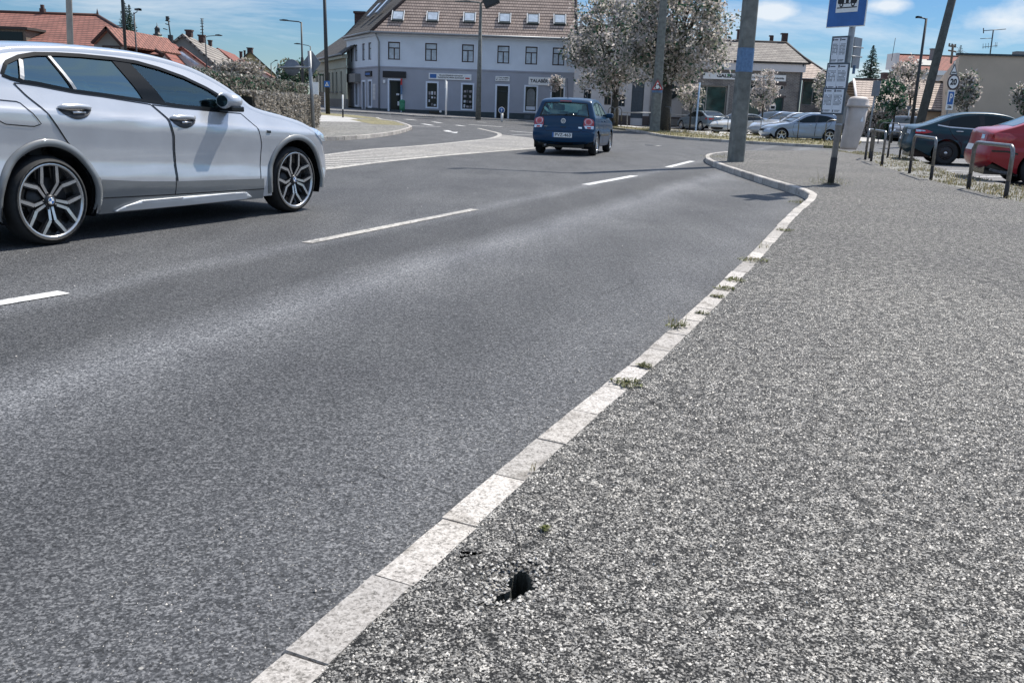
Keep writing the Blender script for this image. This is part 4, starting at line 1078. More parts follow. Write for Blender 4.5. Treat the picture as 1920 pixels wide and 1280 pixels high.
sgl = [[(-.02, 1.075), (.02, 1.22), (.33, 1.325), (.74, 1.37), (.80, 1.03), (.6, 1.037)], [(.88, 1.37), (1.2, 1.353), (1.48, 1.287), (1.77, 1.15), (1.96, 1.045), (1.6, 1.008), (.92, 1.028)]]
sdoors = [([(-.02, 1.035), (.12, .80), (.36, .60), (.40, .32), (.88, .30), (.88, .75), (.85, 1.0), (.6, 1.006)], .28, .93), ([(.88, .998), (.905, .75), (.905, .30), (2.05, .30), (2.12, .6), (2.1, .95), (1.6, .975)], 1.18, .92)]
navy2 = paint('dark_navy_paint', (.002, .034, .048), .0, .35, .4, .3)
r, c = parked('navy_saloon', 'dark navy saloon parked tail first behind the steel hoops', sedan, .92, 2.85, .33, navy2, sdlo, sgl, ((-.58, 1.12), (.15, 1.40)), ((1.3, 1.45), (2.3, 1.03)), 104., G(1770, 310), -1, 'steel', 12, .21, 1.06, .03, sdoors,
    [('tail_lamp', [(-.86, .96), (-.55, .94), (-.40, .885), (-.62, .84), (-.86, .84)], 'lampred'), ('reverse_lamp', [(-.85, .945), (-.62, .93), (-.60, .90), (-.85, .885)], 'lampclear')])
for sd in (1, -1): c.strip('window_chrome', [(-.3, 1.085), (0, 1.04), (.6, 1.012), (1.6, .985)], .03, M['chrome'], sd, .012)
c.decal('tail_lamp', [(.42, .95), (.70, .95), (.70, .83), (.47, .84)], M['lampred'], off=.006); c.decal('tail_lamp', [(-.70, .83), (-.70, .95), (-.42, .95), (-.47, .84)][::-1], M['lampclear'], off=.006)
c.decal('number_plate', [(-.26, .66), (.26, .66), (.26, .77), (-.26, .77)], M['white'], off=.01)
redp = paint('red_paint', (.30, .008, .016), .0, .3, .5, .35)
r, c = parked('red_car', 'red saloon parked tail first behind the nearest steel hoop', sedan, .90, 2.75, .325, redp, sdlo, sgl, ((-.58, 1.12), (.15, 1.40)), ((1.3, 1.45), (2.3, 1.03)), 104., G(1944, 352), -1, 'five', 9, .22, 1.09, .03, sdoors,
    [('tail_lamp', [(-.86, .98), (-.62, .98), (-.48, .90), (-.60, .80), (-.86, .80)], 'lampred')])
for sg in (1, -1):
    c.decal('tail_lamp', [(sg*.40, .97), (sg*.70, .97), (sg*.70, .81), (sg*.44, .82)], M['lampred'], off=.006)
    c.decal('reverse_lamp', [(sg*.5, .95), (sg*.62, .95), (sg*.62, .87), (sg*.5, .87)], M['lampclear'], off=.01)
c.decal('number_plate', [(-.26, .64), (.26, .64), (.26, .75), (-.26, .75)], M['white'], off=.01)
c.strip('bumper_trim', [(-.88, .64), (-.6, .64), (-.42, .60)], .03, M['black'], -1, .008)
c.strip('bumper_trim', [(-.86, .30), (-.75, .27), (-.5, .24)], .05, M['chrome'], -1, .010)
hatch = [(-.60, .26), (-.72, .33), (-.76, .45), (-.75, .62), (-.70, .78), (-.66, .95), (-.55, 1.15), (-.40, 1.36), (-.25, 1.45), (.1, 1.50), (.6, 1.515), (1., 1.49), (1.35, 1.40), (1.75, 1.2), (2.1, 1.02), (2.25, .97), (2.7, .90), (3.1, .80), (3.35, .66), (3.45, .5), (3.45, .36), (3.35, .24), (3.2, .22)]
hdlo = [(-.30, 1.14), (-.1, 1.30), (.2, 1.37), (.6, 1.41), (1.0, 1.39), (1.3, 1.30), (1.65, 1.13), (1.9, 1.0), (1.5, .99), (.7, 1.02), (.0, 1.08)]
hgl = [[(-.02, 1.10), (.1, 1.33), (.6, 1.385), (.72, 1.038)], [(.82, 1.385), (1.0, 1.37), (1.28, 1.28), (1.62, 1.115), (1.82, 1.01), (1.5, 1.008), (.85, 1.032)]]
hdoors = [([(-.05, 1.05), (.12, .80), (.38, .58), (.42, .32), (.82, .30), (.82, .75), (.76, .995)], .25, .93), ([(.80, .995), (.845, .75), (.845, .30), (1.95, .30), (2.05, .6), (2.0, .93), (1.5, .965)], 1.1, .90)]
skyp = paint('pale_blue_paint', (.36, .43, .50), .2, .3)
r, c = parked('pale_blue_car', 'pale blue car cut off by the right edge beside the red car', hatch, .86, 2.55, .31, skyp, hdlo, hgl, ((-.62, 1.03), (-.42, 1.33)), ((1.1, 1.47), (2.05, 1.05)), 104., (11.5, 16.6, .004), -1, 'five', 7, .2, 1., .03, hdoors, [('tail_lamp', [(-.54, .95), (-.36, .95), (-.32, .78), (-.54, .78)], 'lampred')])
p = c.decal('number_plate', [(-.14, .50), (.14, .50), (.14, .70), (-.14, .70)], M['white'], off=.012)
for k in range(3):
    for j in range(3): c.decal('plate_mark', [(-.10+.075*j, .53+.055*k), (-.05+.075*j, .53+.055*k), (-.05+.075*j, .565+.055*k), (-.10+.075*j, .565+.055*k)], M['ink'], off=.015, parent=p)
c.decal('bumper_grille', [(-.7, .42), (.7, .42), (.66, .30), (-.66, .30)], M['black'], off=.006)
leafp = paint('light_silver_paint', (.27, .33, .42), .2, .3)
leaf = [(x, z*1.02) for x, z in hatch]
r, c = parked('silver_hatchback', 'light silver hatchback parked side on beyond the concrete pole', leaf, .89, 2.62, .33, leafp, hdlo, hgl, ((-.62, 1.03), (-.42, 1.33)), ((1.1, 1.47), (2.05, 1.05)), -95., (15.65, 47., .015), 1, 'five', 5, .23, .95, .03, hdoors,
    [('headlight', [(2.85, .83), (3.15, .77), (3.22, .70), (3.0, .72)], 'lampclear'), ('tail_lamp', [(-.54, .95), (-.30, 1.02), (-.28, .97), (-.54, .85)], 'lampred')])
c.decal('grille', [(-.36, .62), (.36, .62), (.26, .40), (-.26, .40)], M['black'], front=True, off=.006); c.decal('number_plate', [(-.26, .40), (.26, .40), (.26, .50), (-.26, .50)], M['white'], front=True, off=.012)
for sg in (1, -1): c.decal('headlight', [(sg*.45, .70), (sg*.78, .74), (sg*.80, .64), (sg*.55, .61)], M['lampclear'], front=True, off=.006)
greyp = paint('blue_grey_paint', (.13, .17, .20), .3, .3)
r, c = parked('grey_saloon', 'blue grey saloon parked near the tree, its tail towards the road', sedan, .92, 2.8, .33, greyp, sdlo, sgl, ((-.58, 1.12), (.15, 1.40)), ((1.3, 1.45), (2.3, 1.03)), -20., G(1312, 245.5, .015), 1, 'five', 10, .24, .98, .03, sdoors,
    [('tail_lamp', [(-.86, .95), (-.60, .93), (-.60, .84), (-.86, .84)], 'lampred')])
for sg in (1, -1): c.decal('tail_lamp', [(sg*.42, .95), (sg*.80, .95), (sg*.80, .83), (sg*.46, .84)], M['lampred'], off=.006)
whitep = paint('ivory_paint', (.52, .51, .47), .1, .35)
r, c = parked('ivory_car', 'ivory car parked nose out, half hidden behind the concrete pole', sedan, .90, 2.7, .31, whitep, sdlo, sgl, ((-.58, 1.12), (.15, 1.40)), ((1.3, 1.45), (2.3, 1.03)), -128., (15.2, 58.8, .015), 1, 'five', 7, .2, .9, .03, sdoors)
c.decal('grille', [(-.55, .50), (.55, .50), (.48, .32), (-.48, .32)], M['black'], front=True, off=.006)
for sg in (1, -1): c.decal('headlight', [(sg*.5, .70), (sg*.78, .72), (sg*.80, .62), (sg*.55, .60)], M['lampclear'], front=True, off=.006)
r, c = parked('blue_car', 'blue car roof showing between the concrete pole and the silver hatchback', hatch, .88, 2.6, .31, paint('mid_blue_paint', (.06, .12, .24), .2, .3), hdlo, hgl, ((-.62, 1.03), (-.42, 1.33)), ((1.1, 1.47), (2.05, 1.05)), -118., (18.2, 62., .015), 1, 'five', 7, .2, 1.02, .03, hdoors)
r, c = parked('grey_estate', 'grey car parked with its windscreen showing right behind the silver hatchback', hatch, .88, 2.6, .31, paint('white_car_paint', (.34, .37, .41), 0., .3), hdlo, hgl, ((-.62, 1.03), (-.42, 1.33)), ((1.1, 1.47), (2.05, 1.05)), -112., (17.0, 54.6, .015), 1, 'five', 7, .2, .98, .03, hdoors)
r, c = parked('dark_suv', 'dark car facing out behind the hanging litter bin', hatch, .92, 2.6, .34, paint('dark_slate_paint', (.03, .04, .055), .2, .3), hdlo, hgl, ((-.62, 1.03), (-.42, 1.33)), ((1.1, 1.47), (2.05, 1.05)), -158., (25.1, 58.5, .015), 1, 'five', 7, .2, 1., .03, hdoors)
c.decal('grille', [(-.5, .62), (.5, .62), (.42, .40), (-.42, .40)], M['black'], front=True, off=.006); c.decal('number_plate', [(-.26, .42), (.26, .42), (.26, .52), (-.26, .52)], M['white'], front=True, off=.012)
for sg in (1, -1): c.decal('headlight', [(sg*.5, .74), (sg*.80, .77), (sg*.82, .66), (sg*.55, .64)], M['lampclear'], front=True, off=.006)
# ------------------------------------------------------------------ poles, lamps, signs
def lamp(name, base, h, r, arms, label, mat='darksteel', head=.7, rtop=None, zoff=0., group='street lamps', cat='street lamp', joint=None):
    o = empty(name, base, 0, label, cat, group)
    m = MB(); rt = rtop or r*.6
    if joint: m.tube([(0, 0, -.1), (0, 0, h*joint), (0, 0, h*joint+.05), (0, 0, h)], [r, r*.95, rt, rt*.9], 12)
    else: m.tube([(0, 0, -.1), (0, 0, h)], [r, rt], 12)
    m.build('pole', M[mat], o)
    for dx, dy, dz in arms:
        a = MB(); d = Vector((dx, dy, 0)); L = d.length; d.normalize()
        a.tube([(0, 0, h-.05), (d.x*.15, d.y*.15, h+dz*.3), (d.x*L, d.y*L, h+dz)], rt*.6, 8); am = a.build('arm', M[mat], o)
        hd = MB(); s = Vector((-d.y, d.x, 0)); up = Vector((0, 0, 1))
        p0 = Vector((d.x*L, d.y*L, h+dz))-d*.1
        for a_, b_, w0, w1, t0, t1 in ((0, .25, .06, .15, .05, .07), (.25, head, .15, .10, .07, .03)):
            A = [p0+d*a_+s*w0+up*t0, p0+d*a_-s*w0+up*t0, p0+d*a_-s*w0-up*t0*.4, p0+d*a_+s*w0-up*t0*.4]
            B = [p0+d*b_+s*w1+up*t1, p0+d*b_-s*w1+up*t1, p0+d*b_-s*w1-up*t1*.4, p0+d*b_+s*w1-up*t1*.4]
            for k in range(4): hd.face([A[k], A[(k+1) % 4], B[(k+1) % 4], B[k]])
            hd.face(A[::-1]); hd.face(B)
        hd.build('lamp_head', M[mat], o)
    return o
def hgt(px, py, Y): return W(px, py, Y).z
# concrete pole with the blue band; its lamp arm hangs over the road
b = G(1379, 303, .12)
o = empty('concrete_pole', b, RD(12), 'thick concrete pole with a painted blue band on the pavement', 'utility pole')
m = MB(); P = 8.3
def taper(mb, z0, z1, w0, w1, d0, d1, mi=0, ch=.25, wob=0):
    ring = lambda z, w, d: [Vector((x*w/2, y*d/2, z)) for x, y in ((-1, -1+ch), (-1+ch, -1), (1-ch, -1), (1, -1+ch), (1, 1-ch), (1-ch, 1), (-1+ch, 1), (-1, 1-ch))]
    n = max(1, int((z1-z0)/.4)); prev = None
    for k in range(n+1):
        t = k/n; r = ring(z0+(z1-z0)*t, w0+(w1-w0)*t, d0+(d1-d0)*t)
        if prev:
            for q in range(8): mb.face([prev[q], prev[(q+1) % 8], r[(q+1) % 8], r[q]], mi)
        else: mb.face(r[::-1], mi)
        prev = r
    mb.face(prev, mi)
taper(m, -.2, P, .35, .29, .30, .25); m.build('shaft', M['concrete'], o)
zb0, zb1 = hgt(1386, 135, b.y)-b.z, hgt(1388, 90, b.y)-b.z
m = MB(); f = lambda z: .35+(.29-.35)*(z+.2)/(P+.2)
taper(m, zb0, zb1, f(zb0)+.008, f(zb1)+.008, f(zb0)*.86+.008, f(zb1)*.86+.008); m.build('blue_band', M['blueband'], o)
m = MB(); a = Vector((-2.1, .56, 0)); a.rotate(Matrix.Rotation(RD(-12), 3, 'Z'))
m.tube([(0, 0, P-.3), a*.1+Vector((0, 0, P+.1)), a+Vector((0, 0, P+.35))], .065, 8); m.build('lamp_arm', M['steel'], o)
m = MB(); d = a.normalized(); m.lathe([(.001, -.1), (.05, -.08), (.11, .1), (.12, .35), (.08, .55), (.001, .6)], frame(a+Vector((0, 0, P+.37)), d.cross(Vector((0, 0, 1))), Vector((0, 0, 1)).cross(d.cross(Vector((0, 0, 1))))*1), 16); hd_ = m.build('lamp_head', M['steel'], o)
# concrete pole in the tree, blue ring, roundabout warning triangle
b = G(1227, 247, .1)
o = empty('tree_pole', b, 0, 'concrete pole standing against the tree trunks with a roundabout warning triangle', 'utility pole')
ts = b.y
m = MB(); taper(m, -.2, 11., .58, .30, .5, .3, 0, .3); m.build('shaft', M['concrete'], o)
zl, zh = hgt(1232, 174, ts)-b.z, hgt(1232, 169, ts)-b.z
m = MB(); taper(m, zl, zh, .545, .54, .47, .466, 0, .3); m.build('blue_band', M['blueband'], o)
A_, B_, C_ = W(1221.5, 169, ts-.4)-b, W(1243, 169, ts-.4)-b, W(1233.5, 150, ts-.4)-b
m = MB(); cx_ = (A_+B_+C_)/3
tri = lambda k, off, mi, mb: mb.face([cx_+(p-cx_)*k+Vector((0, -off, 0)) for p in (A_, B_, C_)], mi)
tri(1., 0, 0, m); tri(.70, .012, 1, m)
for k in range(3):
    for a0 in range(6):
        t0, t1 = RD(k*120+a0*14), RD(k*120+(a0+1)*14)
        q = [cx_+Vector((r*math.cos(t), -.02, r*math.sin(t)-.02)) for r, t in ((.11, t0), (.16, t0), (.16, t1), (.11, t1))]; m.face(q, 2)
    t1 = RD(k*120+100); m.face([cx_+Vector((r*math.cos(t), -.021, r*math.sin(t)-.02)) for r, t in ((.07, RD(k*120+84)), (.20, RD(k*120+84)), (.135, t1+.12))], 2)
m.build('warning_sign', [M['red'], M['white'], M['black2']], o)
# bus stop post with sign and timetables
b = G(1557, 346, .12)
o = empty('bus_stop', b, 0, 'bus stop post with blue bus sign and three stacked timetable boards', 'bus stop')
lean = Vector((.020, 0, 1)).normalized()
at_ = lambda z: Vector((lean.x*z, 0, z))
m = MB(); m.tube([at_(-.1), at_(4.1)], .052, 16); m.build('post', M['steel'], o)
m = MB(); m.tube([at_(-.02), at_(.46)], .056, 16); m.lathe([(.16, .0), (.14, .012), (.056, .03)], Matrix.Identity(4), 16); m.build('post_foot', M['hoopbase'], o)
m = MB(); m.tube([at_(.99), at_(1.04)], .06, 12); m.build('clamp', M['steel'], o)
dx = Vector((.60, -.80, 0)); nx = Vector((-.80, -.60, 0))
def board(name, pxc, pyc, w, h, mats, th=.03, fwd=.075, tilt=0.):
    c = W(pxc, pyc, b.y)-b; z = c.z; base = at_(z)
    # lateral shift along the board so that it sits where it hangs
    s = (c-base).dot(Vector((1, 0, 0)))/dx.x
    ctr = base+dx*s+nx*fwd
    Mb = frame(ctr, dx, Vector((0, 0, 1))+Vector((lean.x, 0, 0))*.6)
    m = MB(); m.box(None, (w, h, th), M=Mb); return m.build(name, mats, o, bevel=.006), Mb
sg, Ms = board('bus_sign', 1600, -10, .74, 1.03, M['white'], .02, .07)
m = MB(); m.prism([(-.355, -.50), (.355, -.50), (.355, .50), (-.355, .50)], Ms @ Matrix.Translation((0, 0, .0105)), .004); m.build('sign_field', M['blue'], sg)
m = MB(); m.prism([(-.21, -.28), (.21, -.28), (.21, .34), (-.21, .34)], Ms @ Matrix.Translation((0, 0, .015)), .003); m.build('sign_panel', M['white'], sg)
m = MB(); T = Ms @ Matrix.Translation((0, -.115, .0185))
m.prism([(-.17, -.03), (.17, -.03), (.18, .0), (.18, .20), (.16, .235), (-.17, .235), (-.185, .21), (-.185, .0)], T, .003)
for x in (-.11, .11): m.prism([(x+.036*math.cos(k*.5236), -.045+.036*math.sin(k*.5236)) for k in range(12)], T, .0035)
m.prism([(-.19, -.098), (.19, -.098), (.19, -.082), (-.19, -.082)], T, .003); m.build('bus_pictogram', M['black2'], sg)
m = MB(); T = Ms @ Matrix.Translation((0, -.115, .0225))
for x in (-.155, -.085, -.015, .055, .125): m.prism([(x, .09), (x+.05, .09), (x+.05, .2), (x, .2)], T, .002)
for x in (-.06, .03): m.prism([(x, -.02), (x+.03, -.02), (x+.03, .06), (x, .06)], T, .002)
for x in (-.11, .11): m.prism([(x+.016*math.cos(k*.7854), -.045+.016*math.sin(k*.7854)) for k in range(8)], T, .002)
m.build('pictogram_window', M['white'], sg)
def timetable(pxc, pyc, w, h, pages):
    fr, Mb = board('timetable_board', pxc, pyc, w, h, M['greydoor'])
    for k in range(pages):
        pw = (w-.05)/pages; x0 = -w/2+.025+k*pw
        m = MB(); T = Mb @ Matrix.Translation((0, 0, .0155)); m.prism([(x0+.002, -h/2+.03), (x0+pw-.002, -h/2+.03), (x0+pw-.002, h/2-.03), (x0+.002, h/2-.03)], T, .002); pg = m.build('timetable_page', M['paper'], fr)
        m = MB(); T = Mb @ Matrix.Translation((0, 0, .0180))
        R_ = lambda a, b_, c_, d_: m.prism([(x0+pw*a, -h/2+h*b_), (x0+pw*c_, -h/2+h*b_), (x0+pw*c_, -h/2+h*d_), (x0+pw*a, -h/2+h*d_)], T, .001)
        R_(.05, .83, .18, .92); R_(.25, .85, .75, .885)
        for q in range(9):
            yy = .70-q*.05
            if yy > .3:
                for j in range(6):
                    if random.random() < .85: R_(.10+j*.13, yy, .10+j*.13+.085, yy+.026)
        R_(.06, .09, .15, .18); R_(.25, .15, .8, .17); R_(.25, .11, .7, .13)
        m.build('timetable_print', M['ink'], pg)
timetable(1583, 94.5, .33, .46, 2); timetable(1578, 145, .44, .47, 2); timetable(1571, 190, .44, .45, 2)
bk = MB(); c = W(1606, 100, b.y+.25)-b; bk.box(None, (.36, .5, .02), M=frame(c, (.62, .78, 0), (0, 0, 1))); bk.build('rear_board', M['signback'], o)
bk = MB(); c = W(1601, 131, b.y+.1)-b; bk.box(None, (.05, .14, .01), M=frame(c, (.6, -.8, 0), (.02, 0, 1))); bk.build('sticker', M['blueband'], o)
bk = MB()
for z in (2.15, 2.3): bk.tube([at_(z), at_(z)+Vector((.3, .2, 0))], .012, 6)
bk.build('bracket', M['steel'], o)
# litter bin hung on a slat behind the post
o = empty('litter_bin', b+Vector((.36, .22, .66)), 0, 'beige plastic litter bin hanging on the bus stop post', 'litter bin')
m = MB(); n = 20
def oval(cx, cy, cz, a, bb, e=3.): return [(cx+a*math.copysign(abs(math.cos(t))**(2/e), math.cos(t)), cy+bb*math.copysign(abs(math.sin(t))**(2/e), math.sin(t)), cz) for t in [2*math.pi*k/n for k in range(n)]]
lv = [(-.07, -.0, .165, .13), (.0, .0, .19, .15), (.40, .0, .205, .17), (.80, .0, .215, .18)]
sh = lambda z: .012*z
rings = [[m.vert(p) for p in oval(-.04+.055*z*1.0+(.03 if z > 0 else -.02), cy, z, a, bb)] for z, cy, a, bb in lv]
for i in range(3):
    for k in range(n): m.idx([rings[i][k], rings[i][(k+1) % n], rings[i+1][(k+1) % n], rings[i+1][k]])
m.idx(rings[0][::-1], 0, False); m.idx(rings[-1], 0, False); m.build('bin_body', M['binbeige'], o)
m = MB(); rings = [[m.vert(p) for p in oval(.035, 0, z, a, bb)] for z, a, bb in ((.79, .235, .195), (.83, .24, .2), (.835, .225, .19), (.93, .215, .18), (.985, .17, .14), (1.0, .10, .08))]
for i in range(5):
    for k in range(n): m.idx([rings[i][k], rings[i][(k+1) % n], rings[i+1][(k+1) % n], rings[i+1][k]])
m.idx(rings[-1], 0, False); m.idx(rings[0][::-1], 0, False); fixn(m.build('bin_lid', M['binbeige'], o))
m = MB(); m.box((-.27, -.06, .62), (.05, .04, .34)); m.box((-.23, -.05, .78), (.1, .03, .03)); m.build('bin_hanger', M['steel'], o)
o.scale = (.77, .80, .84)
m = MB(); m.face([(.06, -.186, .50), (.13, -.184, .50), (.12, -.186, .58), (.10, -.188, .60), (.075, -.188, .55)]); m.build('sticker', M['paper'], o)
# steel hoops
def hoop(name, a, b2, h, r, label, group, rc=.16):
    a, b2 = Vector(a), Vector(b2); ctr = (a+b2)/2; o_ = ctr.copy(); d = (b2-a); L = d.length; d.normalize(); pts = [a-o_+Vector((0, 0, -.05)), a-o_+Vector((0, 0, h*.3)), a-o_+Vector((0, 0, h-rc))]
    for k in range(1, 6): t = RD(18*k); pts.append(a-o_+d*(rc-rc*math.cos(t))+Vector((0, 0, h-rc+rc*math.sin(t))))
    for k in range(1, 6): t = RD(90-18*k); pts.append(b2-o_-d*(rc-rc*math.cos(t))+Vector((0, 0, h-rc+rc*math.sin(t))))
    pts += [b2-o_+Vector((0, 0, h*.3)), b2-o_+Vector((0, 0, -.05))]
    hp = empty(name, o_, 0, label, 'bicycle stand', group)
    m = MB(); m.tube(pts[1:-1], r, 10); m.build('rail', M['hoopsteel'], hp)
    for q in (0, -1):
        m = MB(); p = pts[q]; e = pts[1 if q == 0 else -2]; m.tube([p, e+Vector((0, 0, .02))], r*1.06, 10); m.build('foot', M['hoopbase'], hp)
    return hp
GZ = .10
for a, b2, h, r, lab in (((1815, 355), (1885, 372), .82, .034, 'nearest steel hoop stand, in front of the red car'),
                         ((1705, 325), (1745, 338), .83, .032, 'steel hoop stand in front of the navy saloon'),
                         ((1633, 304), (1653, 311), .86, .032, 'steel hoop stand nearest the litter bin'),
                         ((1664, 296), (1686, 298), .80, .03, 'steel hoop stand left of the navy saloon tail, behind the others'),
                         ((1622, 301), (1630, 297.5), .86, .032, 'steel hoop stand seen almost edge on right beside the litter bin')):
    hoop('steel_hoop', G(*a, GZ), G(*b2, GZ), h, r, lab, 'hoop stands along the car park')
for a, b2, h, lab in (((1334.5, 247.8), (1363, 251.3), 1.0, 'thin dark hoop stand in front of the ivory car'), ((1392, 253.5), (1424.6, 256), 1.05, 'thin dark hoop stand in front of the silver hatchback bonnet'),
                      ((1459, 259.5), (1494.5, 264), 1.1, 'thin dark hoop stand in front of the silver hatchback doors'), ((1545.5, 267.5), (1575, 268.5), 1.05, 'thin dark hoop stand just left of the bus stop boards'),
                      ((1646, 268), (1684, 270), 1.0, 'low hoop stand far behind the litter bin in the car park')):
    hoop('thin_hoop', G(*a, .1), G(*b2, .1), h, .024, lab, 'hoop stands on the far strip', .22)
for a, b2, h, lab in (((1139, 237), (1152, 237.5), 1.35, 'tall black hoop left around the left tree trunk'), ((1150, 238.5), (1164, 239), 1.35, 'tall black hoop right around the left tree trunk'),
                      ((1146, 236), (1158, 236.3), 1.35, 'tall black hoop behind the left tree trunk'), ((1241, 245), (1254.5, 246.5), 1.45, 'tall black hoop beside the right tree trunk')):
    hoop('tree_guard', G(*a, .1), G(*b2, .1), h, .035, lab, 'black hoops guarding the trees', .28)
m = MB(); pr_ = [G(1176, 238, .1), G(1176, 238, .1)+Vector((0, 0, 1.0))]
m.tube([W(1164, 211, 70), W(1230, 212, 70)], .04, 8); m.tube([W(1176, 211, 70), G(1176, 237, .1)], .03, 6); m.tube([W(1256, 215, 70), W(1340, 219, 69)], .04, 8); m.tube([W(1385, 219, 69), W(1385, 240, 69)], .03, 6)
tag(m.build('hand_rail', M['steel']), 'long grey hand rail in front of the white house', 'railing')

# lamps and poles to the left and in the background
def upole(name, px, py, pxt, pyt, Y, r, label, mat, rt=None, group=None, cat='utility pole'):
    a, t = W(px, py, Y), W(pxt, pyt, Y); a.z = gz(a.x, a.y); k = (t-W(px, py, Y))
    top = W(px, py, Y); d = (t-top)/max(.01, (t.z-top.z)); base = top-d*(top.z-a.z); top2 = base+d*9.5
    o = empty(name, base, 0, label, cat, group); m = MB(); m.tube([Vector((0, 0, -.1)), top2-base], [r, rt or r*.75], 14); m.build('pole', M[mat], o); return o
upole('concrete_mast', 131.5, 80, 129, 0, 30, .105, 'pale round concrete mast behind the silver SUV roof', 'concrete_lt', .08)
upole('dark_mast', 235, 90, 229.5, 0, 38, .065, 'dark slim mast in front of the red roof, left of a small lamp', 'darksteel', .055)
upole('dark_mast', 614.5, 200, 608.5, 0, 62, .15, 'tall black mast before the cream house carrying a pedestrian crossing sign', 'darksteel', .09)
upole('leaning_pole', 1727, 222, 1785, 0, 46, .22, 'thick leaning concrete pole beside the parked navy saloon', 'concrete_backlit', .17)
# pedestrian crossing sign on the tall mast
c = W(613, 158, 61.6); q = W(623, 158, 61.6).x-W(603, 158, 61.6).x
o = empty('crossing_sign', c, 0, 'blue square pedestrian crossing sign on the black mast', 'traffic sign')
m = MB(); s = q*.27; m.box((0, 0, 0), (2*s, .03, 2.1*s)); m.build('sign_plate', M['blue'], o)
m = MB(); m.face([(-.65*s, -.02, -.6*s), (.65*s, -.02, -.6*s), (0, -.02, .75*s)]); m.build('sign_triangle', M['white'], o)
m = MB(); m.face([(-.25*s, -.025, -.5*s), (-.08*s, -.025, -.5*s), (.02*s, -.025, -.05*s), (-.1*s, -.025, .1*s)]); m.face([(.1*s, -.025, -.5*s), (.28*s, -.025, -.5*s), (.12*s, -.025, .1*s), (-.02*s, -.025, .1*s)])
m.prism([(.08*s*math.cos(k*.7854), .08*s*math.sin(k*.7854)+.2*s) for k in range(8)], frame((0, -.024, 0), (1, 0, 0), (0, 0, 1)), .003); m.build('walking_figure', M['black2'], o)
def streetlamp(px, pyb, pyt, Y, armpx, armpy, r, label, mat='darksteel', joint=None, name='street_lamp', ptx=None):
    base = W(px, pyb, Y); top = W(ptx or px, pyt, Y); z0 = gz(base.x, Y); e = W(armpx, armpy, Y)
    b_ = Vector((top.x, Y, z0)); h = top.z-z0
    return lamp(name, b_, h, r, [(e.x-top.x, 0, e.z-top.z)], label, mat, head=min(.8, abs(e.x-top.x)*.55), joint=joint)
streetlamp(251, 93, 24, 44, 257, 19, .05, 'slim lamp post with a short head in front of the red hip roof')
streetlamp(385, 130, 69, 60, 407, 67, .06, 'lamp post with an arm to the right before the grey gable')
streetlamp(508, 138, 119, 92, 517, 114, .07, 'small far lamp post before the orange roof')
streetlamp(567, 150, 42, 62, 537, 39, .10, 'tall lamp post with a long arm to the left above the round sign', 'darksteel', .62, ptx=565)
streetlamp(582, 120, 87, 78, 561, 83, .07, 'smaller lamp post with an arm to the left behind the diamond sign')
streetlamp(1709, 222, 35, 50, 1724, 33.5, .10, 'slim lamp post with a short arm to the left beside the leaning pole', 'darksteel', ptx=1737)
b = G(896.5, 222.5, .11)
h_ = W(903, 6, b.y).z-b.z
o = lamp('street_lamp', b, h_, .21, [(.75, -.6, .25), (-.9, .3, .1)], 'tall thick grey lamp post before the blue house with a big head at the top', 'concrete', 1.2, .10)
m = MB(); m.box(None, (1.15, .9, .8), M=Matrix.Translation((.75, -.5, h_+.15)) @ Matrix.Rotation(RD(-24), 4, 'Y')); m.build('floodlight', M['darksteel'], o, bevel=.06)
o.rotation_euler = (0, RD(.0), 0)

# no entry style signs seen from behind on the island
b = G(588, 243, .12); Y = b.y
o = empty('sign_post', b, 0, 'leaning grey post at the hedge with round and diamond signs seen from behind', 'traffic sign')
top = W(580, 96, Y)-b
m = MB(); m.tube([Vector((0, 0, -.1)), top], .07, 10); m.build('post', M['steel'], o)
m = MB(); m.tube([W(525, 126.5, Y-.05)-b, W(582, 126.5, Y-.05)-b], .045, 8); m.build('cross_arm', M['steel'], o)
c = W(547, 127, Y)-b; r_ = (W(562, 127, Y)-W(532, 127, Y)).x/2
m = MB(); m.lathe([(.001, .0), (r_, .0), (r_, .03), (.001, .03)], frame(c+Vector((0, .05, 0)), (1, 0, 0), (0, 0, 1)), 28); fixn(m.build('round_sign', M['signback'], o))
c = W(583, 118, Y)-b; s = (W(600, 118, Y)-W(566, 118, Y)).x/2
m = MB(); m.prism([(-s, 0), (-s*.05, -s*1.25), (s*.05, -s*1.25), (s, 0), (s*.05, s*1.25), (-s*.05, s*1.25)], frame(c+Vector((0, .16, 0)), (1, 0, 0), (0, 0, 1)), .02); m.build('diamond_sign', M['signback'], o)
# notice board and fence post by the hedge
b = G(594, 233, .12)
o = empty('fence_post', b, 0, 'brown timber post at the hedge end with a white notice on it', 'post')
h0 = W(594, 182, b.y).z-b.z
m = MB(); m.box((0, 0, h0/2), (.22, .2, h0)); m.build('post', M['wood'], o, bevel=.01)
m = MB(); w1 = (W(599, 170, b.y)-W(588, 170, b.y)).x; m.box((0, -.12, W(594, 168, b.y).z-b.z), (w1, .04, (W(594, 155, b.y)-W(594, 182, b.y)).z)); m.build('notice', M['white'], o)
for k in range(9):
    pass
b = G(604.5, 208, .11); b = Vector((W(604.5, 200, 72).x, 72, gz(W(604.5, 200, 72).x, 72)))
o = empty('notice_board', b, 0, 'wooden slatted notice board with a white edge before the cream house', 'notice board')
zt, zb_ = W(604, 173, 72).z-b.z, W(604, 197, 72).z-b.z; w1 = (W(610, 180, 72)-W(598, 180, 72)).x
m = MB()
for k in range(6): m.box((0, 0, zb_+(zt-zb_)*(k+.5)/6), (w1*.8, .06, (zt-zb_)/6-.03))
m.build('slat_panel', M['wood'], o)
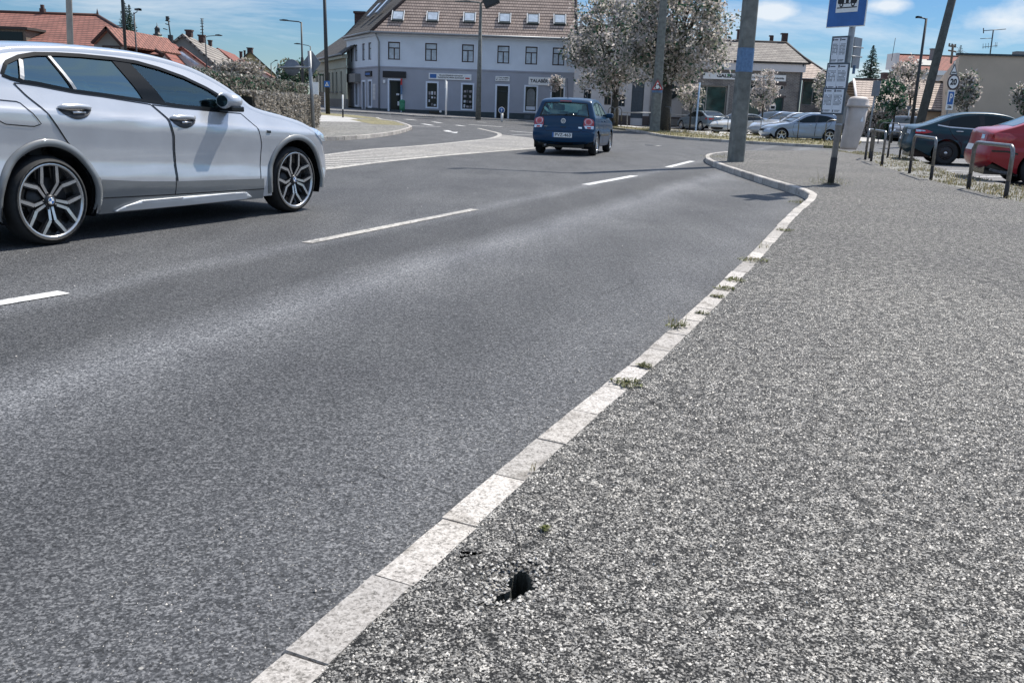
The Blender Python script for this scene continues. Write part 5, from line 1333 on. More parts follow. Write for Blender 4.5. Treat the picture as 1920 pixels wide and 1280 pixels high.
m = MB(); m.box((w1*.48, 0, zt/2), (.14, .14, zt)); m.build('post', M['white'], o)
m = MB(); m.box((-w1*.42, 0, zt/2), (.08, .08, zt)); m.build('post', M['wood'], o)
# slim sign posts
def signpost(px, pyb, pyt, label, parts, r=.04, Y=None, z=.11, mat='steel'):
    b = G(px, pyb, z) if Y is None else Vector((W(px, pyb, Y).x, Y, gz(W(px, pyb, Y).x, Y)))
    t = W(px, pyt, b.y); o = empty('sign_post', b, 0, label, 'traffic sign'); m = MB(); m.tube([(0, 0, -.1), (0, 0, t.z-b.z)], r, 8); m.build('post', M[mat], o)
    return o, b
o, b = signpost(643, 221, 178, 'short white post with a dark foot on the dry turf', [], .045, mat='white')
m = MB(); m.tube([(0, 0, 0), (0, 0, .5)], .05, 8); m.build('post_foot', M['black'], o)
o, b = signpost(836, 218, 153, 'white post before the blue house with its sign seen edge on', [], .07, mat='white')
z = W(836, 158, b.y).z-b.z; m = MB(); m.box((-.05, 0, z), (.08, .55, .62)); m.build('sign_plate', M['white'], o); m = MB(); m.box((-.10, 0, z), (.02, .5, .56)); m.build('sign_back', M['signback'], o)
o, b = signpost(941, 226, 213, 'low post with a round blue direction sign before the door', [], .09, mat='white')
c = W(940.5, 207, b.y-.15)-b; r_ = (W(946.5, 207, b.y)-W(934.5, 207, b.y)).x/2
m = MB(); Mf = frame(c, (1, 0, 0), (0, 0, 1)); m.lathe([(.001, .02), (r_*.82, .02), (r_*.82, .012)], Mf, 28, 0); m.lathe([(r_*.82, .018), (r_, .018), (r_, -.02), (.001, -.02)], Mf, 28, 1)
m.prism([(-.08*r_, -.5*r_), (.08*r_, -.5*r_), (.08*r_, 0), (.3*r_, 0), (0, .55*r_), (-.3*r_, 0), (-.08*r_, 0)], Mf @ Matrix.Translation((0, 0, .022)), .004, 1); m.build('round_sign', [M['blue'], M['white']], o)
o, b = signpost(1624.5, 275, 150, 'slim grey post behind the litter bin with a narrow sign seen edge on', [], .04, z=.1)
o.rotation_euler = (0, RD(2.2), 0); z = W(1638, 166, b.y).z-b.z; m = MB(); m.box((0, 0, z), (.14, .5, .62)); m.build('sign_plate', M['signback'], o)
# speed limit, hump warning and parking zone signs
Y = 38.; b = Vector((W(1779, 240, Y).x, Y, 0)); o = empty('zone_sign', b, 0, 'tall post with hump warning, 20 limit and blue parking zone signs', 'traffic sign')
tp = W(1790, 115, Y)-b; bt = W(1776, 210, Y)-b; bt0 = bt-(tp-bt)*(bt.z/(tp.z-bt.z))
m = MB(); m.tube([bt0, tp], .035, 8); m.build('post', M['steel'], o)
px2m = (W(1800, 160, Y)-W(1790, 160, Y)).x/10; xa = Vector((1, .15, 0)); up = (tp-bt0).normalized()
Mf = lambda px, py, off=-.06: frame(W(px, py, Y)-b+Vector((0, off, 0)), xa, up)
F0 = Mf(1787.5, 131); s = 9.5*px2m; m = MB(); m.prism([(-s*.85, -s), (s*.85, -s), (0, s*1.15)], F0, .015, 0); m.prism([(-s*.62, -s*.82), (s*.62, -s*.82), (0, s*.72)], F0 @ Matrix.Translation((0, 0, .017)), .003, 1)
m.prism([(-s*.5, -s*.65), (-s*.2, -s*.3), (0, -s*.55), (s*.2, -s*.3), (s*.5, -s*.65)], F0 @ Matrix.Translation((0, 0, .021)), .003, 2); m.build('warning_sign', [M['greydoor'], M['white'], M['black2']], o)
F1 = Mf(1786, 154.5); r_ = 14*px2m; m = MB(); Fe = F1 @ Matrix.Diagonal((.86, 1, 1, 1)); m.lathe([(.001, .018), (r_*.82, .018)], Fe, 28, 0); m.lathe([(r_*.80, .017), (r_, .017), (r_, -.01), (.001, -.01)], Fe, 28, 1); l = m.build('speed_sign', [M['white'], plain('sign_rim_dark', (.05, .03, .035), .5)], o)
text('20', r_*1.05, M['black2'], l, align='CENTER', width=r_*.95, bold=.012).data.transform(F1 @ Matrix.Translation((0, 0, .024)))
F2 = Mf(1780.5, 188); w_, h2 = 7.2*px2m, 18*px2m; m = MB(); m.box(None, (2*w_, 2*h2, .02), M=F2); pz = m.build('parking_sign', M['white'], o)
m = MB(); m.prism([(-w_*.8, -h2*.45), (w_*.8, -h2*.45), (w_*.8, h2*.85), (-w_*.8, h2*.85)], F2 @ Matrix.Translation((0, 0, .0105)), .003); m.build('sign_field', M['blue'], pz)
text('P', h2*1.15, M['white'], pz, align='CENTER', width=w_*.8, bold=.01).data.transform(F2 @ Matrix.Translation((0, h2*.2, .017)))
text('ZÓNA', h2*.36, M['black2'], pz, align='CENTER', width=w_*1.2, bold=.004).data.transform(F2 @ Matrix.Translation((0, -h2*.72, .014)))
# give way sign seen from behind
o, b = signpost(1703, 222, 203, 'small triangular give way sign seen from behind in front of the pale roof', [], .04, Y=58, mat='white')
c = W(1704, 203, 57.8)-b; s = (W(1710, 203, 58)-W(1698, 203, 58)).x/2; m = MB(); m.prism([(-s, s*.6), (0, -s*.9), (s, s*.6)], frame(c, (1, 0, 0), (0, 0, 1)), .02); m.build('sign_plate', M['signback'], o)
o, b = signpost(1307, 215, 155, 'pale blue slim pole before the glazed shop front', [], .06, Y=66); o.children[0].data.materials[0] = plain('pale_blue_paint2', (.30, .44, .62), .6)
m = MB(); m.tube([W(1297, 212, 67), W(1302, 196, 67), W(1318, 196, 67), W(1321, 212, 67)], .035, 6); tag(m.build('hand_rail', M['steel']), 'small grey rail in front of the glazed shop front', 'railing')
# ------------------------------------------------------------------ buildings
class Wall:
    """vertical wall seen from A (left) to B (right); u runs along it, z is world height"""
    def __init__(s, A, B): s.A, s.B = Vector((A[0], A[1])), Vector((B[0], B[1])); s.d = (s.B-s.A).normalized(); s.n = Vector((s.d.y, -s.d.x)); s.L = (s.B-s.A).length
    def uz(s, px, py):
        r = ray(px, py); t = s.A.dot(s.n)/(r[0]*s.n.x+r[1]*s.n.y); q = Vector((r[0]*t, r[1]*t)); return ((q-s.A).dot(s.d), CAMH+r[2]*t)
    def rect(s, x0, y0, x1, y1):
        """pixel rectangle -> (u0, z0, u1, z1), taken at its middle lines"""
        xm, ym = (x0+x1)/2, (y0+y1)/2
        return (s.uz(x0, ym)[0], s.uz(xm, y1)[1], s.uz(x1, ym)[0], s.uz(xm, y0)[1])
    def p(s, u, z, out=0.): q = s.A+s.d*u+s.n*out; return Vector((q.x, q.y, z))
    def panel(s, name, outline, mat, parent, holes=(), out=0., reveal=.22):
        mb = MB(); loops = [[Vector((*q, 0)) for q in outline]]+[[Vector(q+(0,)) for q in ((h[0], h[1]), (h[2], h[1]), (h[2], h[3]), (h[0], h[3]))] for h in holes]
        allp = [q for l in loops for q in l]
        for t in tessellate_polygon(loops):
            a, b, c = [allp[k] for k in t]
            if (b-a).cross(c-a).z < 0: t = t[::-1]
            mb.face([s.p(allp[k].x, allp[k].y, out) for k in t], 0, [(allp[k].x, allp[k].y) for k in t])
        for h in holes:
            q = [(h[0], h[1]), (h[2], h[1]), (h[2], h[3]), (h[0], h[3])]
            for k in range(4):
                a, b = q[k], q[(k+1) % 4]; mb.face([s.p(*a, out), s.p(*b, out), s.p(*b, out-reveal), s.p(*a, out-reveal)], 0, [(0, 0), (1, 0), (1, .2), (0, .2)])
        return mb.build(name, mat, parent)
    def bar(s, mb, u0, z0, u1, z1, o0, o1, mi=0):
        c = s.p((u0+u1)/2, (z0+z1)/2, (o0+o1)/2); mb.box(None, (abs(u1-u0), abs(o1-o0), abs(z1-z0)), M=frame(c, (s.d.x, s.d.y, 0), (-s.n.x, -s.n.y, 0)), mi=mi)
    def block(s, name, r, o0, o1, mat, parent, bevel=0.):
        mb = MB(); s.bar(mb, r[0], r[1], r[2], r[3], o0, o1); return mb.build(name, mat, parent, bevel=bevel)
    def window(s, r, parent, fm, pm, cross=(.5, None), rec=.16, fw=.07, name='window', out=0.):
        u0, z0, u1, z1 = r; mb = MB()
        for q in ((u0, z0, u1, z0+fw), (u0, z1-fw, u1, z1), (u0, z0+fw, u0+fw, z1-fw), (u1-fw, z0+fw, u1, z1-fw)): s.bar(mb, *q, out-rec-.05, out-rec)
        if cross[1]: zt = z0+(z1-z0)*cross[1]; s.bar(mb, u0+fw, zt-fw*.45, u1-fw, zt+fw*.45, out-rec-.05, out-rec+.004)
        else: zt = z1-fw
        if cross[0]: um = u0+(u1-u0)*cross[0]; s.bar(mb, um-fw*.5, z0+fw, um+fw*.5, zt, out-rec-.05, out-rec+.002)
        f = mb.build(name, fm, parent); g = MB(); g.face([s.p(u0+.01, z0+.01, out-rec-.03), s.p(u1-.01, z0+.01, out-rec-.03), s.p(u1-.01, z1-.01, out-rec-.03), s.p(u0+.01, z1-.01, out-rec-.03)]); g.build('pane', pm, f); return f
    def surround(s, r, parent, w=.14, bottom=False, mat=None):
        u0, z0, u1, z1 = r; mb = MB()
        s.bar(mb, u0-w, z0, u0, z1, -.02, .05); s.bar(mb, u1, z0, u1+w, z1, -.02, .05); s.bar(mb, u0-w, z1, u1+w, z1+w, -.02, .05)
        if bottom: s.bar(mb, u0-w, z0-w, u1+w, z0, -.02, .06)
        return mb.build('surround', mat or M['surround'], parent)
    def lettering(s, str_, r, mat, parent, out, h=.8, bold=0., fit=True):
        u0, z0, u1, z1 = r; Mr = frame(s.p((u0+u1)/2, (z0+z1)/2, out), (s.d.x, s.d.y, 0), (0, 0, 1))
        o = text(str_, (z1-z0)*h, mat, parent, align='CENTER', width=(u1-u0) if fit else None, ext=.003, bold=bold); o.data.transform(Mr); return o
def slope(mb, quad, mi=0, flip=False):
    """roof face with metric UV: quad = eave a, eave b, top b, top a (or a triangle)"""
    a, b = Vector(quad[0]), Vector(quad[1]); d = (b-a).normalized(); n = (b-a).cross(Vector(quad[2])-a).normalized(); v = n.cross(d)
    mb.face([Vector(q) for q in quad], mi, [((Vector(q)-a).dot(d), (Vector(q)-a).dot(v)) for q in quad])
def ridge_caps(parent, pts, mat, r=.11, name='ridge_tiles'):
    mb = MB(); mb.tube(pts, r, 6); return mb.build(name, mat, parent)
def thick_roof(parent, faces, mat, th=.14, name='roof'):
    mb = MB()
    for f in faces: slope(mb, f)
    o = mb.build(name, mat, parent, weld=False)
    mo = o.modifiers.new('s', 'SOLIDIFY'); mo.thickness = th; mo.offset = -1
    return o

# ---- the blue grey corner house
D = 80.
A0, B0 = W(708, 208, D), W(1077, 180, D)
house = empty('corner_house', ((A0.x+B0.x)/2, D+4, 0), 0, 'long blue grey two storey corner house with brown tiled roof and six skylights', 'house')
hb = house; H0 = house.location.copy()
def rel(o): o.location = o.location-H0 if False else o.location; return o
w = Wall(A0, B0); ze = w.uz(880, 66)[1]; zband = w.uz(880, 131)[1]; zp = w.uz(880, 209.3)[1]
CL = W(650, 100, 88.6); w2 = Wall((CL.x, 88.6), A0)
upx = [(727.5, 77.5, 750.3, 112), (797, 81, 819.5, 114.5), (866, 83.5, 888.5, 117), (932.5, 86.5, 955, 119.5), (985, 88.5, 1007.5, 121.5), (1036, 90.5, 1058.5, 124)]
up = [w.rect(*q) for q in upx]
zt, zb_ = sum(r[3] for r in up)/6, sum(r[1] for r in up)/6; up = [(r[0], zb_, r[2], zt) for r in up]
lowpx = [(730, 151, 751.5, 204), (801, 156, 819.5, 201), (867, 159, 886, 204.5), (931, 161.5, 952, 225), (985, 163, 1005.5, 208.5), (1034, 165.5, 1056, 212)]
low = [w.rect(*q) for q in lowpx]
w.panel('upper_wall', [(0, zband), (w.L, zband), (w.L, ze), (0, ze)], M['plasterblue'], hb, up)
w.panel('lower_wall', [(0, -.6), (w.L, -.6), (w.L, zband), (0, zband)], M['plastergrey'], hb, [(*low[0][:1], -.3, *low[0][2:]), low[1], low[2], (low[3][0], -.3, low[3][2], low[3][3]), low[4], low[5]], reveal=.35)
pl_ = MB()
cuts = [0, low[0][0]-.14, None, low[0][2]+.14, low[3][0]-.14, None, low[3][2]+.14, w.L]
for a, b in ((0, low[0][0]-.14), (low[0][2]+.14, low[3][0]-.14), (low[3][2]+.14, w.L)): w.bar(pl_, a, -.6, b, zp, -.1, .05)
pl_.build('plinth', M['plinth'], hb)
w.block('string_course', (0, zband-.06, w.L, zband+.05), -.05, .06, M['plastergrey'], hb)
w.block('cornice', (-.1, ze-.28, w.L, ze-.02), -.05, .28, M['plasterblue'], hb, .05)
for r in up:
    w.surround(r, hb, .13, False, M['plasterblue']); w.window(r, hb, M['brownframe'], M['curtain'], (.5, .66), fw=.09, rec=.10)
w.surround((low[0][0], .2, low[0][2], low[0][3]), hb); w.surround((low[3][0], -.1, low[3][2], low[3][3]), hb)
for k in (1, 2, 4, 5): w.surround(low[k], hb, .13, True)
goods = plain('shop_goods', (.16, .15, .16), .6, var=.9, scale=2.2); poster = plain('window_poster', (.36, .33, .34), .6, var=.6, scale=1.8)
d_ = w.window((low[0][0], .55, low[0][2], low[0][3]), hb, M['greydoor'], M['glassdark'], (None, None), .3, .09, 'door')
w.block('step', (low[0][0], -.4, low[0][2], .2), -.3, .55, M['plinth'], hb); w.block('step', (low[0][0], -.4, low[0][2], .37), -.3, .28, M['concrete'], hb); w.block('step', (low[0][0], -.4, low[0][2], .54), -.3, .05, M['plinth'], hb)
w.block('door_notice', (low[0][0]+.55, 1.85, low[0][0]+.8, 2.0), -.32, -.29, M['paper'], d_); w.block('door_notice', (low[0][2]-.32, 1.0, low[0][2]-.1, 1.35), -.32, -.29, M['paper'], d_)
for k in (1, 2):
    f = w.window(low[k], hb, M['black'], M['glassdark'], (None, None), .2, .06)
    u0, z0, u1, z1 = low[k]; mb = MB(); ht = z1-z0
    for a in range(4):
        for b in range(3):
            if random.random() < .82:
                uu = u0+.08+(u1-u0-.16)*b/3; zz = z0+.1+ht*.62*a/4*(1.35 if k == 2 else 1)
                w.bar(mb, uu+.02, zz, uu+(u1-u0)*random.uniform(.16, .28), zz+ht*random.uniform(.07, .15), -.225, -.205, random.randint(0, 2))
    mb.build('window_display', [goods, poster, M['paper']], f)
d_ = w.window((low[3][0], -.1, low[3][2], low[3][3]), hb, M['plinth'], M['glassdark'], (None, .86), .3, .08, 'door')
f = w.window(low[4], hb, M['black'], M['glassdark'], (None, None), .2, .06)
u0, z0, u1, z1 = low[4]; mb = MB(); q = [(u0+.12, z0+.42), (u1-.12, z0+.42), (u1-.12, z1-.55)]+[((u0+u1)/2+(u1-u0-.24)/2*math.cos(RD(a)), z1-.55+.4*math.sin(RD(a))) for a in range(15, 180, 15)]+[(u0+.12, z1-.55)]
mb.face([w.p(*p_, -.215) for p_ in q]); mb.build('arched_display', plain('display_grey', (.20, .21, .21), .6, var=.2, scale=3), f)
w.block('window_sticker', (u0+.08, z0+.1, u1-.08, z0+.38), -.225, -.21, M['paper'], f)
f = w.window(low[5], hb, M['black'], M['glassdark'], (.72, None), .2, .06)
# shop signs
r = w.rect(718, 134, 761.5, 146); w.block('shop_sign', r, 0, .12, M['black2'], hb)
r = w.rect(804, 138.5, 884, 150); sg = w.block('shop_sign', r, 0, .1, M['white'], hb)
u0, z0, u1, z1 = r; h = z1-z0; L = u1-u0
w.block('sign_picture', (u0+.1, z0+h*.2, u0+.18*L, z1-h*.15), .1, .115, M['blue'], sg)
w.lettering('VILLANYSZERELÉSI ANYAGOK', (u0+.24*L, z0+h*.53, u0+.80*L, z0+h*.83), M['black2'], sg, .104, 1., .004)
w.lettering('VILÁGÍTÁSTECHNIKA SZAKÜZLET', (u0+.21*L, z0+h*.18, u0+.83*L, z0+h*.48), M['black2'], sg, .104, 1., .004)
w.block('sign_picture', (u0+.84*L, z0+h*.55, u0+.97*L, z0+h*.80), .1, .112, M['surround'], sg); w.block('sign_picture', (u0+.86*L, z0+h*.2, u0+.96*L, z0+h*.42), .1, .112, M['red'], sg)
r = w.rect(929, 143.5, 955.5, 152.5); sg = w.block('shop_sign', r, 0, .1, M['white'], hb); u0, z0, u1, z1 = r; h = z1-z0; L = u1-u0
w.lettering('TALABÉR', (u0+.2*L, z0+h*.5, u0+.95*L, z0+h*.85), M['black2'], sg, .104, .9, .004)
mb = MB()
for k in range(6): w.bar(mb, u0+L*(.24+.11*k), z0+h*.2, u0+L*(.30+.11*k), z0+h*.36, .1, .112)
w.bar(mb, u0+L*.10, z0+h*.25, u0+L*.13, z0+h*.8, .1, .112); w.bar(mb, u0+L*.05, z0+h*.2, u0+L*.12, z0+h*.36, .1, .113); mb.build('sign_note', M['black2'], sg)
r = w.rect(991, 145.5, 1060, 160.5); sg = w.block('shop_sign', r, 0, .1, M['white'], hb); u0, z0, u1, z1 = r; h = z1-z0; L = u1-u0
w.lettering('TALABÉR BÚTOR', (u0+.04*L, z0+h*.22, u0+.95*L, z0+h*.78), M['black2'], sg, .104, 1., .012)
# little things on the wall
w.block('wall_lamp', w.rect(718.5, 150, 723, 157), 0, .2, M['white'], hb, .06); w.block('vent_box', w.rect(824, 207.5, 828, 211), .05, .1, M['white'], hb)
w.block('cellar_window', w.rect(805, 208.5, 826, 217), .045, .07, M['black'], hb)
w.block('cellar_window', w.rect(983, 216, 994, 223), .045, .07, M['greydoor'], hb)
mb = MB(); u_ = w.uz(711, 150)[0]; mb.tube([w.p(u_-.25, ze-.1, .45), w.p(u_-.1, ze-.5, .3), w.p(u_, ze-.8, .1), w.p(u_, 0, .1)], .06, 8); mb.build('downpipe', M['steel'], hb)
s_ = w.rect(752, 148, 757, 177); w.block('projecting_sign', (s_[0], s_[1]+.5, s_[0]+.12, s_[3]), .05, .30, M['red'], hb); w.block('projecting_sign', (s_[0], s_[1], s_[0]+.12, s_[1]+.75), .05, .34, M['blueband'], hb)
# chamfer wing to the left
zb2 = zband
nar = [(656, 87, 660, 117), (664.5, 84.5, 670, 115), (678.5, 81, 684, 113), (690, 79, 696, 112.5)]
n2 = [w2.rect(*q) for q in nar]; zt2, zbb = sum(r[3] for r in n2)/4, sum(r[1] for r in n2)/4; n2 = [(r[0], zbb, r[2], zt2) for r in n2]
g2 = [w2.rect(666.5, 157, 671.5, 197), w2.rect(680, 154, 685, 205), w2.rect(691.5, 153, 697, 199)]
w2.panel('upper_wall', [(0, zband), (w2.L, zband), (w2.L, ze), (0, ze)], M['plasterblue'], hb, n2); w2.panel('lower_wall', [(0, -.6), (w2.L, -.6), (w2.L, zband), (0, zband)], M['plastergrey'], hb, g2, reveal=.3)
w2.block('string_course', (0, zband-.06, w2.L-.05, zband+.05), -.05, .06, M['plastergrey'], hb); w2.block('cornice', (0, ze-.28, w2.L+.05, ze-.02), -.05, .26, M['plasterblue'], hb, .05)
for r in n2: w2.window(r, hb, M['brownframe'], M['curtain'], (None, .66), .1, .08)
for k, r in enumerate(g2): w2.surround(r, hb, .16, k != 1); w2.window(r, hb, M['black'], M['glassdark'], (None, None), .25, .05, 'door' if k == 1 else 'window')
w2.block('plinth', (0, -.6, g2[1][0]-.2, .75), -.1, .05, M['plinth'], hb); w2.block('plinth', (g2[1][2]+.2, -.6, w2.L-.05, .75), -.1, .05, M['plinth'], hb)
w2.block('shop_sign', w2.rect(657, 139, 676, 155), .0, .5, M['greywall'], hb); w2.block('shop_sign', w2.rect(686.5, 134, 698, 143.5), 0, .12, M['black2'], hb); w2.block('shop_sign', w2.rect(688, 137, 696, 141), .12, .135, M['blue'], hb)
mb = MB(); r = w2.rect(699.5, 157, 704, 187)
for k in range(12): w2.bar(mb, r[0], r[1]+(r[3]-r[1])*k/12, r[2], r[1]+(r[3]-r[1])*(k+.6)/12, 0, .04)
mb.build('name_plates', M['white'], hb)
# roof
c0 = Vector((A0.x-.45, D-.5, ze-.02)); cr = Vector((W(1081.5, 66, D-.5).x, D-.5, ze-.02)); T = 6.5
hip = c0+Vector((.85*T, T, T)); rt = cr+Vector((0, T, T)); e2 = Vector((CL.x-.4, 88.6, ze-.02)); inn = Vector((w2.n.x, w2.n.y, 0))*-1
e2t = e2+inn*T*.95+Vector((0, 0, T))
thick_roof(hb, [[c0, cr, rt, hip]], M['roofmain'])
thick_roof(hb, [[e2, c0, hip, e2t]], M['roofdark'])
back_ = [rt+Vector((0, T, -T)), hip+Vector((0, T+4, -T)), hip, rt]
thick_roof(hb, [back_], M['roofmain'])
ridge_caps(hb, [c0, hip], M['roofpale'], .15); ridge_caps(hb, [hip, rt], M['roofmain'], .15); ridge_caps(hb, [cr, rt], M['roofmain'], .1, 'verge_tiles')
mb = MB(); mb.tube([c0+Vector((0, -.12, -.05)), cr+Vector((0, -.12, -.05))], .09, 8); mb.tube([e2, c0], .09, 8); mb.build('gutter', M['steel'], hb)
wr_ = Wall((B0.x, D), (B0.x, D+11)); wr_.panel('side_wall', [(0, -.6), (11, -.6), (11, ze), (6, ze+T), (0, ze)], M['plasterblue'], hb)
def on_roof(px, py):
    r = ray(px, py); n = Vector((0, -1, 1)); t = n.dot(c0-Vector((0, 0, CAMH)))/n.dot(Vector(r)); return Vector((r[0]*t, r[1]*t, CAMH+r[2]*t))
for px in (746.5, 811.5, 880.5, 946.5, 999.5, 1049.5):
    c = on_roof(px, 32.5+(px-746)*.022); Mq = frame(c, (1, 0, 0), (0, 1, 1)); m = MB(); m.box((0, 0, .06), (1.0, 1.15, .22), M=Mq @ Matrix.Translation((0, 0, .06))); sk = m.build('skylight', M['plinth'], hb)
    m = MB(); m.prism([(-.40, -.42), (.40, -.42), (.40, .46), (-.40, .46)], Mq @ Matrix.Translation((0, 0, .175)), .01); m.build('pane', M['curtain'], sk)
    m = MB(); m.box(None, (.06, 1.2, .05), M=Mq @ Matrix.Translation((-.5, 0, .18))); m.box(None, (.06, 1.2, .05), M=Mq @ Matrix.Translation((.5, 0, .18))); m.build('flashing', M['white'], sk)
d2 = (e2t-e2).normalized(); al = (c0-e2).normalized()
for a, b in ((3.2, 3.2), (5.4, 3.4)):
    c = e2+al*a+d2*b; Mq = frame(c, al, d2); m = MB(); m.box(None, (.75, 1.7, .2), M=Mq); sk = m.build('skylight', M['steel'], hb); m = MB(); m.prism([(-.3, -.75), (.3, -.75), (.3, .75), (-.3, .75)], Mq @ Matrix.Translation((0, 0, .102)), .01); m.build('pane', M['curtain'], sk)
c = W(675.5, 34, 90); m = MB(); m.box(c-Vector((0, 0, 1)), (.95, .8, 3.)); m.box(c+Vector((0, 0, .45)), (1.15, 1., .2)); m.build('chimney', M['chimney'], hb)
house.location = (0, 0, 0)

# ---- cream house down the street
cl = W(585, 105, 105); cr_ = W(649.5, 90, 86)
o = empty('cream_house', (0, 0, 0), 0, 'cream rendered house with a row of tall narrow windows left of the blue house', 'house'); w = Wall((cl.x, 105), (cr_.x, 86)); ze = w.uz(630, 100)[1]-.3
win = [w.rect(x, 138.5-(x-594)*.06, x+2.8, 172) for x in (593, 599, 605, 616, 622.5, 629.5, 638.5)]; z1_ = sum(r[3] for r in win)/7; z0_ = sum(r[1] for r in win)/7; win = [(r[0], z0_, r[2], z1_) for r in win]
w.panel('wall', [(0, -.5), (w.L, -.5), (w.L, ze), (0, ze)], M['cream'], o, win)
for r in win: w.window(r, o, M['greydoor'], M['glassdark'], (None, None), .12, .06); w.block('sill', (r[0]-.1, r[1]-.15, r[2]+.1, r[1]), -.02, .1, M['greywall'], o)
w.block('plinth', (0, -.5, w.L, w.uz(630, 185.5)[1]), -.1, .06, M['greywall'], o); w.block('cornice', (0, ze-.35, w.L, ze), -.1, .4, M['cream'], o); w.block('string_course', (0, ze-1.15, w.L, ze-1.0), -.1, .08, M['cream'], o)
a_, b_ = w.p(-.3, ze, .5), w.p(w.L+.2, ze, .5); up_ = Vector((-w.n.x*5, -w.n.y*5, 3.6))
thick_roof(o, [[a_, b_, b_+up_, a_+up_]], M['roofdark'], .15)
mb = MB(); mb.tube([a_, b_], .09, 8); mb.build('gutter', M['steel'], o)

# ---- white house behind the trees
o = empty('white_house', (0, 0, 0), 0, 'low white house with red stone plinth behind the two big trees', 'house'); w = Wall((W(1074, 200, 76).x, 76), (W(1279, 200, 76).x, 76)); ze = w.uz(1180, 124)[1]
op = [w.rect(1094, 168, 1108, 205), w.rect(1133, 179, 1146, 197), w.rect(1184, 150, 1207, 222), w.rect(1160, 178, 1172, 200)]
w.panel('wall', [(0, -.3), (w.L, -.3), (w.L, ze), (0, ze)], M['whitewall'], o, op)
for k, r in enumerate(op): w.window(r, o, M['greydoor'] if k != 1 else M['wood'], M['glassdark'] if k != 2 else M['greydoor'], (.5, .72 if k == 2 else None), .12, .07, 'door' if k == 2 else 'window')
zs_ = w.uz(1180, 217)[1]
for a, b in ((0, op[2][0]), (op[2][2], w.L)): w.block('plinth', (a, -.3, b, zs_), -.1, .08, M['stone'], o)
w.block('fascia', (0, ze, w.L, ze+.3), -.1, .25, M['greywall'], o); a_, b_ = w.p(-.3, ze+.3, .4), w.p(w.L, ze+.3, .4); up_ = Vector((0, 5.5, 3.))
thick_roof(o, [[a_, b_, b_+up_, a_+up_]], M['roofgrey'], .14)
mb = MB(); u_ = w.uz(1219.5, 200)[0]; mb.tube([w.p(u_, ze, .1), w.p(u_, 0, .1)], .06, 8); mb.build('downpipe', M['steel'], o)
cu, cz = w.uz(1256.5, 172); m = MB(); m.lathe([(.001, 0), (.62, 0), (.62, -.08)], frame(w.p(cu, cz, .1), (1, 0, 0), (0, 0, 1)), 28); rs = m.build('round_shop_sign', M['plinth'], o)
w.block('sign_mark', (cu-.16, cz-.3, cu+.14, cz+.05), .1, .115, M['white'], rs); w.block('sign_mark', (cu-.1, cz-.2, cu+.06, cz-.06), .115, .12, M['black2'], rs)
w.block('wall_cabinet', w.rect(1256, 223, 1270, 236), .08, .2, M['greywall'], o)

# ---- brick gallery
o = empty('brick_gallery', (0, 0, 0), 0, 'low grey brick shop with white fascia sign and tiled roof behind the parked cars', 'shop'); w = Wall((W(1279, 200, 74).x, 74), (W(1498.5, 200, 74).x, 74)); zf = w.uz(1440, 134)[1]; zt = w.uz(1440, 119)[1]
op = [w.rect(1303, 161, 1362, 224), w.rect(1404, 157.5, 1430, 167), w.rect(1448, 160.5, 1470, 168.5), w.rect(1403, 181, 1426, 226), w.rect(1450, 183, 1468, 228)]
w.panel('wall', [(0, -.3), (w.L, -.3), (w.L, zf), (0, zf)], M['brick'], o, op)
teal = plain('shop_glass_teal', (.012, .05, .048), .08, var=.6, scale=1.4, coat=.5)
w.window(op[0], o, M['concrete_lt'], teal, (.36, None), .2, .08, 'shop_window'); w.block('shop_frame', (op[0][2], op[0][1], op[0][2]+.14, op[0][3]+.1), -.1, .05, M['concrete_lt'], o)
for k in (1, 2): w.window(op[k], o, M['white'], M['glassdark'], (None, None), .14, .04); w.block('lintel', (op[k][0]-.1, op[k][3], op[k][2]+.15, op[k][3]+.26), -.05, .02, M['stone'], o)
for k in (3, 4): w.window(op[k], o, M['greydoor'], teal, (None, None), .2, .06, 'door'); w.block('lintel', (op[k][0]-.1, op[k][3], op[k][2]+.15, op[k][3]+.15), -.05, .02, M['stone'], o)
r = w.rect(1443, 197.5, 1454, 206); nb = w.block('framed_notice', r, .0, .06, M['white'], o); w.block('notice_field', (r[0]+.07, r[1]+.07, r[2]-.07, r[3]-.07), .06, .07, M['black2'], nb)
w.block('fascia', (-.1, zf, w.L+.1, zt), -.1, .3, M['whitewall'], o); w.block('gutter', (-.1, zt, w.L+.15, zt+.12), .2, .42, M['plinth'], o)
r0 = w.rect(1318, 140.5, 1473, 151.5); r = (r0[0], w.uz(1440, 152)[1], r0[2], w.uz(1440, 140.5)[1]); sg = w.block('shop_sign', r, 0, .1, M['white'], o)
w.lettering('GALÉRIA', (w.uz(1343, 145)[0], r[1]+.09, w.uz(1384, 145)[0], r[3]-.06), M['black2'], sg, .104, 1.05, .015)
w.lettering('- Képkeretezés, Tükörkészítés', (w.uz(1407, 145)[0], r[1]+.1, w.uz(1470, 145)[0], r[3]-.14), M['black2'], sg, .104, .95, .006)
mb = MB(); u_ = w.L-.12; mb.tube([w.p(u_, zt, .3), w.p(u_, zf-.1, .1), w.p(u_, 0, .1)], .06, 8); mb.build('downpipe', M['greydoor'], o)
a_, b_ = w.p(-.5, zt+.1, .45), w.p(w.L+.35, zt+.1, .45); zr = w.uz(1440, 86)[1]*1.09; ht = zr-zt-.1; dp = 5.
thick_roof(o, [[a_, b_, b_+Vector((-.6, dp, ht)), a_+Vector((0, dp, ht))], [b_, b_+Vector((0, 2*dp, 0)), b_+Vector((-.6, dp, ht))]], M['roofgrey'], .14)
